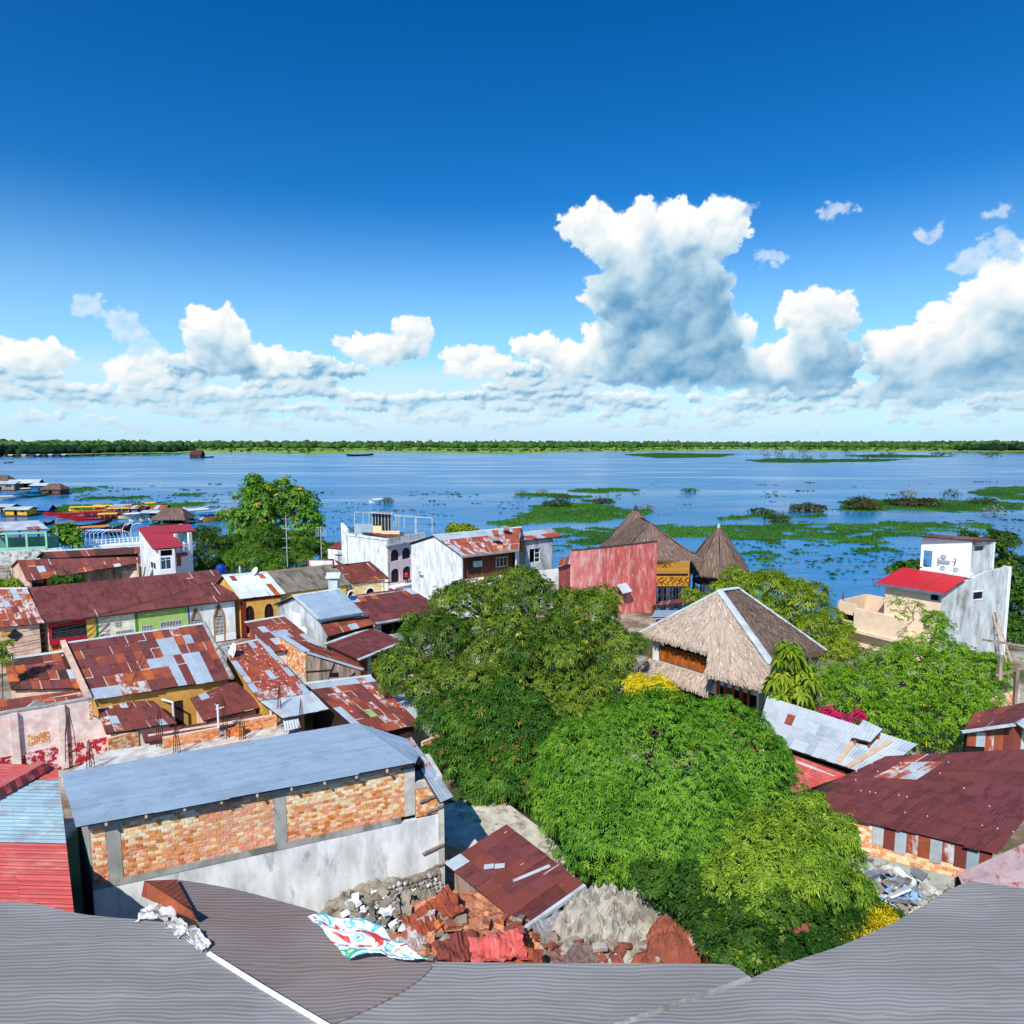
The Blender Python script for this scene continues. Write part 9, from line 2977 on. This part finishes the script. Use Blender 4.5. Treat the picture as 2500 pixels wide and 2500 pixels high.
EARTH = mat('orange_earth', srgb(206, 140, 106), col2=srgb(150, 92, 70), s2=1.6, lo=.42, hi=.6, bump=.6, bscale=5, streak=.5)
GREYF = mat('grey_fibre', srgb(178, 172, 160), col2=srgb(112, 102, 90), s2=2.6, lo=.46, hi=.62, bump=.6, bscale=7, streak=.25)
BROWNE = mat('brown_earth', srgb(150, 84, 66), col2=srgb(104, 62, 50), s2=1.6, bump=.5, bscale=5)
REDE = mat('red_cloth', srgb(206, 82, 66), col2=srgb(226, 150, 130), s2=1.2, bump=.4, bscale=5)
STONES = mat('rubble_stone', srgb(150, 142, 126), col2=srgb(80, 78, 66), s2=2.0, bump=.5)
mound('earth_bank', 'orange earth slope below the brown shed roof', 1120, 2330, 1.6, 4.8, 3.6, 1.5, EARTH, 1, 'earth', amp=.34, freq=1.5)
mound('rubble_heap', 'grey stony rubble heap between the white wall and the tarpaulin', 935, 2240, 2.0, 2.8, 2.4, .9, STONES, 2, amp=.4, freq=2)
mound('thatch_heap', 'grey fibrous heap like old thatch right of the brown shed', 1500, 2310, 2.2, 3.2, 2.6, 2.0, GREYF, 4, 'heap', amp=.34, stri=.22, freq=1.4)
mound('earth_bank', 'dark brown earth mound behind the grey roof edge', 1660, 2350, 2.9, 2.0, 1.7, 1.5, BROWNE, 6, 'earth', amp=.3)


def crumple(label, cx, cy, z, w, d, rot, m, seed, amp=.22, tilt=(0, 0), name='crumpled_sheet', nx=26, ny=18, corr=0.0):
    """a bent, torn roofing sheet"""
    c = P(cx, cy, z); rg = random.Random(seed); o_ = Vector((rg.uniform(0, 40), rg.uniform(0, 40), 0))
    V, F, U = [], [], []
    ca, sa = math.cos(rot), math.sin(rot)
    for j in range(ny + 1):
        for i in range(nx + 1):
            u, v = i / nx - .5, j / ny - .5
            e = 1 + .16 * mnoise.noise(Vector((u * 5, v * 5, 2)) + o_)
            x, y = u * w * e, v * d * e
            zz = amp * (mnoise.noise(Vector((u * 3.2, v * 2.4, 0)) + o_) + .6 * abs(mnoise.noise(Vector((u * 7, v * 5, 5)) + o_))) + tilt[0] * x + tilt[1] * y + corr * math.sin(u * 60)
            V.append((c.x + x * ca - y * sa, c.y + x * sa + y * ca, c.z + zz)); U.append((x, y))
    for j in range(ny):
        for i in range(nx):
            k = j * (nx + 1) + i; F.append((k, k + 1, k + nx + 2, k + nx + 1))
    o = build(name, V, F, m, None, loc=c, uv=U, uv2=[(0, 0)] * len(V))
    o.modifiers.new('thickness', 'SOLIDIFY').thickness = .015
    return tag(o, label, 'sheet')


crumple('crumpled orange rust sheet lying against the brown shed on the earth slope', 1060, 2235, 3.3, 2.4, 1.3, .7, RUST, 1, .3, (.1, .25), corr=.02)
crumple('long bent streaked sheet running down the earth slope', 1010, 2290, 3.4, 2.6, .9, .9, STREAK, 2, .25, (.05, .2), corr=.015)
crumple('crumpled red sheet at the foot of the brown shed roof', 1215, 2318, 3.7, 2.0, 1.2, .15, REDF, 3, .28, (0, .2))
crumple('torn brown sheet left of the crumpled red one', 1120, 2318, 3.5, 1.7, 1.1, .4, BROWN, 4, .3, (0, .2), corr=.02)
crumple('rust brown sheet hanging over the grey roof edge', 1275, 2338, 3.5, 1.4, .9, -.2, RUST, 5, .22, (0, .1))
crumple('flattened grey sheet between the shed and the fibrous heap', 1360, 2270, 3.0, 1.8, 1.3, .5, GREYR, 6, .2, (0, .15), corr=.015)
crumple('pale torn sheet in front of the fibrous heap', 1400, 2338, 3.4, 1.7, .9, .3, BROWNR, 7, .25, (0, .1))
for a_ in LATE: crumple(*a_, name='torn_sheet')
for k, (x0, y0, x1, y1, z, h, lab) in enumerate(((905, 2215, 1075, 2160, 2.4, .9, 'rough low stone wall under the white plaster wall'), (1290, 2285, 1440, 2215, 1.6, 1.0, 'broken low wall beside the gutter of the brown shed'))):
    a_, b_ = P(x0, y0, z), P(x1, y1, z)
    t = thing('stone_wall', lab, 'wall', a_); A, B = (a_.x, a_.y), (b_.x, b_.y); L = wframe(A, B)[3]
    mb = MB(); slab(mb, A, B, 0, L, z - 1.5, z + h * .8, -.2, -.02); mb.build('core', STONES, t)
    rg = random.Random(40 + k); me_ = []
    for m_ in (STONES, CONC, RUB):
        bm = bmesh_ico(1, rg); q_ = bpy.data.meshes.new('stone'); q_.from_pydata(*bm); q_.materials.append(m_); me_.append(q_)
    for r_ in range(5):
        s = 0
        while s < L:
            w_ = rg.uniform(.12, .3)
            o = bpy.data.objects.new('stone', rg.choice(me_)); COL.objects.link(o); o.parent = t
            o.location = wall_pt(A, B, s + w_ / 2, z - .3 + r_ * h * .25 + rg.uniform(-.04, .04), rg.uniform(-.06, .02)) - LOC[t]
            o.scale = (w_ * .62, .16, .13 * rg.uniform(.7, 1.2)); o.rotation_euler = (rg.uniform(-.3, .3), rg.uniform(-.3, .3), math.atan2(B[1] - A[1], B[0] - A[0]) + rg.uniform(-.3, .3))
            s += w_
rock('boulder', 'pink white boulder at the right end of the heaps', P(1718, 2285, 4.2), .62, mat('pink_stone', srgb(222, 176, 154), col2=srgb(236, 226, 216), s2=1.5), 31, cat='boulder')
rock('boulder', 'mossy yellow green boulder beside the dark shrubs', P(1752, 2318, 4.0), .6, mat('mossy_stone', srgb(170, 158, 76), col2=srgb(110, 116, 40), s2=3), 32, cat='boulder')
rock('boulder', 'small dark red stone under the mossy boulder', P(1745, 2345, 3.9), .4, BROWNE, 33, cat='boulder')
rock('boulder', 'rounded brown stone among the dark shrubs', P(1950, 2262, 6.4), .35, BROWNE, 34, cat='boulder')
rng = random.Random(77)
SCR = [mat('scrap_blue', srgb(150, 180, 214), var=.2), mat('scrap_white', srgb(226, 228, 232), var=.1), STONES, mat('scrap_grey', srgb(130, 130, 136), var=.2), GREYF]
bmV = {}
import bmesh
for grp, lab, (xa, xb, ya, yb, zz), n_, mats_ in (('debris by the mouldy wall', 'scrap of white and blue debris below the mouldy wall at right', (2105, 2250, 2130, 2230, 3.0), 70, SCR), ('debris beside the brown shed', 'small scrap lying beside the brown shed wall', (1300, 1430, 2230, 2300, 1.6), 26, SCR), ('stones of the rubble heap', 'loose stone on the grey rubble heap', (850, 1000, 2185, 2270, 2.75), 90, [STONES, STONES, SCR[1], CONC]), ('clods on the earth slope', 'clod or stone lying on the orange earth slope', (980, 1330, 2240, 2350, 2.9), 110, [EARTH, BROWNE, STONES, BRICKS[3]]), ('clods round the fibrous heap', 'loose lump at the foot of the fibrous heap', (1330, 1720, 2290, 2350, 3.2), 60, [GREYF, BROWNE, STONES])):
    bm = bmesh.new(); bmesh.ops.create_cube(bm, size=1.7)
    for v in bm.verts: v.co *= 1 + .55 * mnoise.noise(v.co * 2.3 + Vector((n_, 0, 0)))
    vs = [v.co.copy() for v in bm.verts]; fs = [tuple(v.index for v in f.verts) for f in bm.faces]; bm.free()
    ms = []
    for m_ in mats_:
        q_ = bpy.data.meshes.new('scrap'); q_.from_pydata([tuple(v) for v in vs], [], fs); q_.materials.append(m_); ms.append(q_)
    for k in range(n_):
        p = P(rng.uniform(xa, xb), rng.uniform(ya, yb), zz + rng.uniform(0, .5)); s_ = rng.uniform(.07, .26)
        o = bpy.data.objects.new('debris', rng.choice(ms)); COL.objects.link(o); o.location = p; o.scale = (s_ * rng.uniform(.7, 2.4), s_ * rng.uniform(.5, 1.1), s_ * rng.uniform(.12, .6)); o.rotation_euler = (rng.uniform(-.5, .5), rng.uniform(-.5, .5), rng.uniform(0, 6))
        tag(o, lab, 'debris', grp)
mound('rubble_heap', 'pale debris heap at the foot of the mouldy wall', 2180, 2215, 1.0, 3.0, 2.4, 1.8, mat('debris_pile', srgb(190, 190, 188), col2=srgb(90, 92, 70), s2=2.4, bump=.6), 7, amp=.18, freq=2)
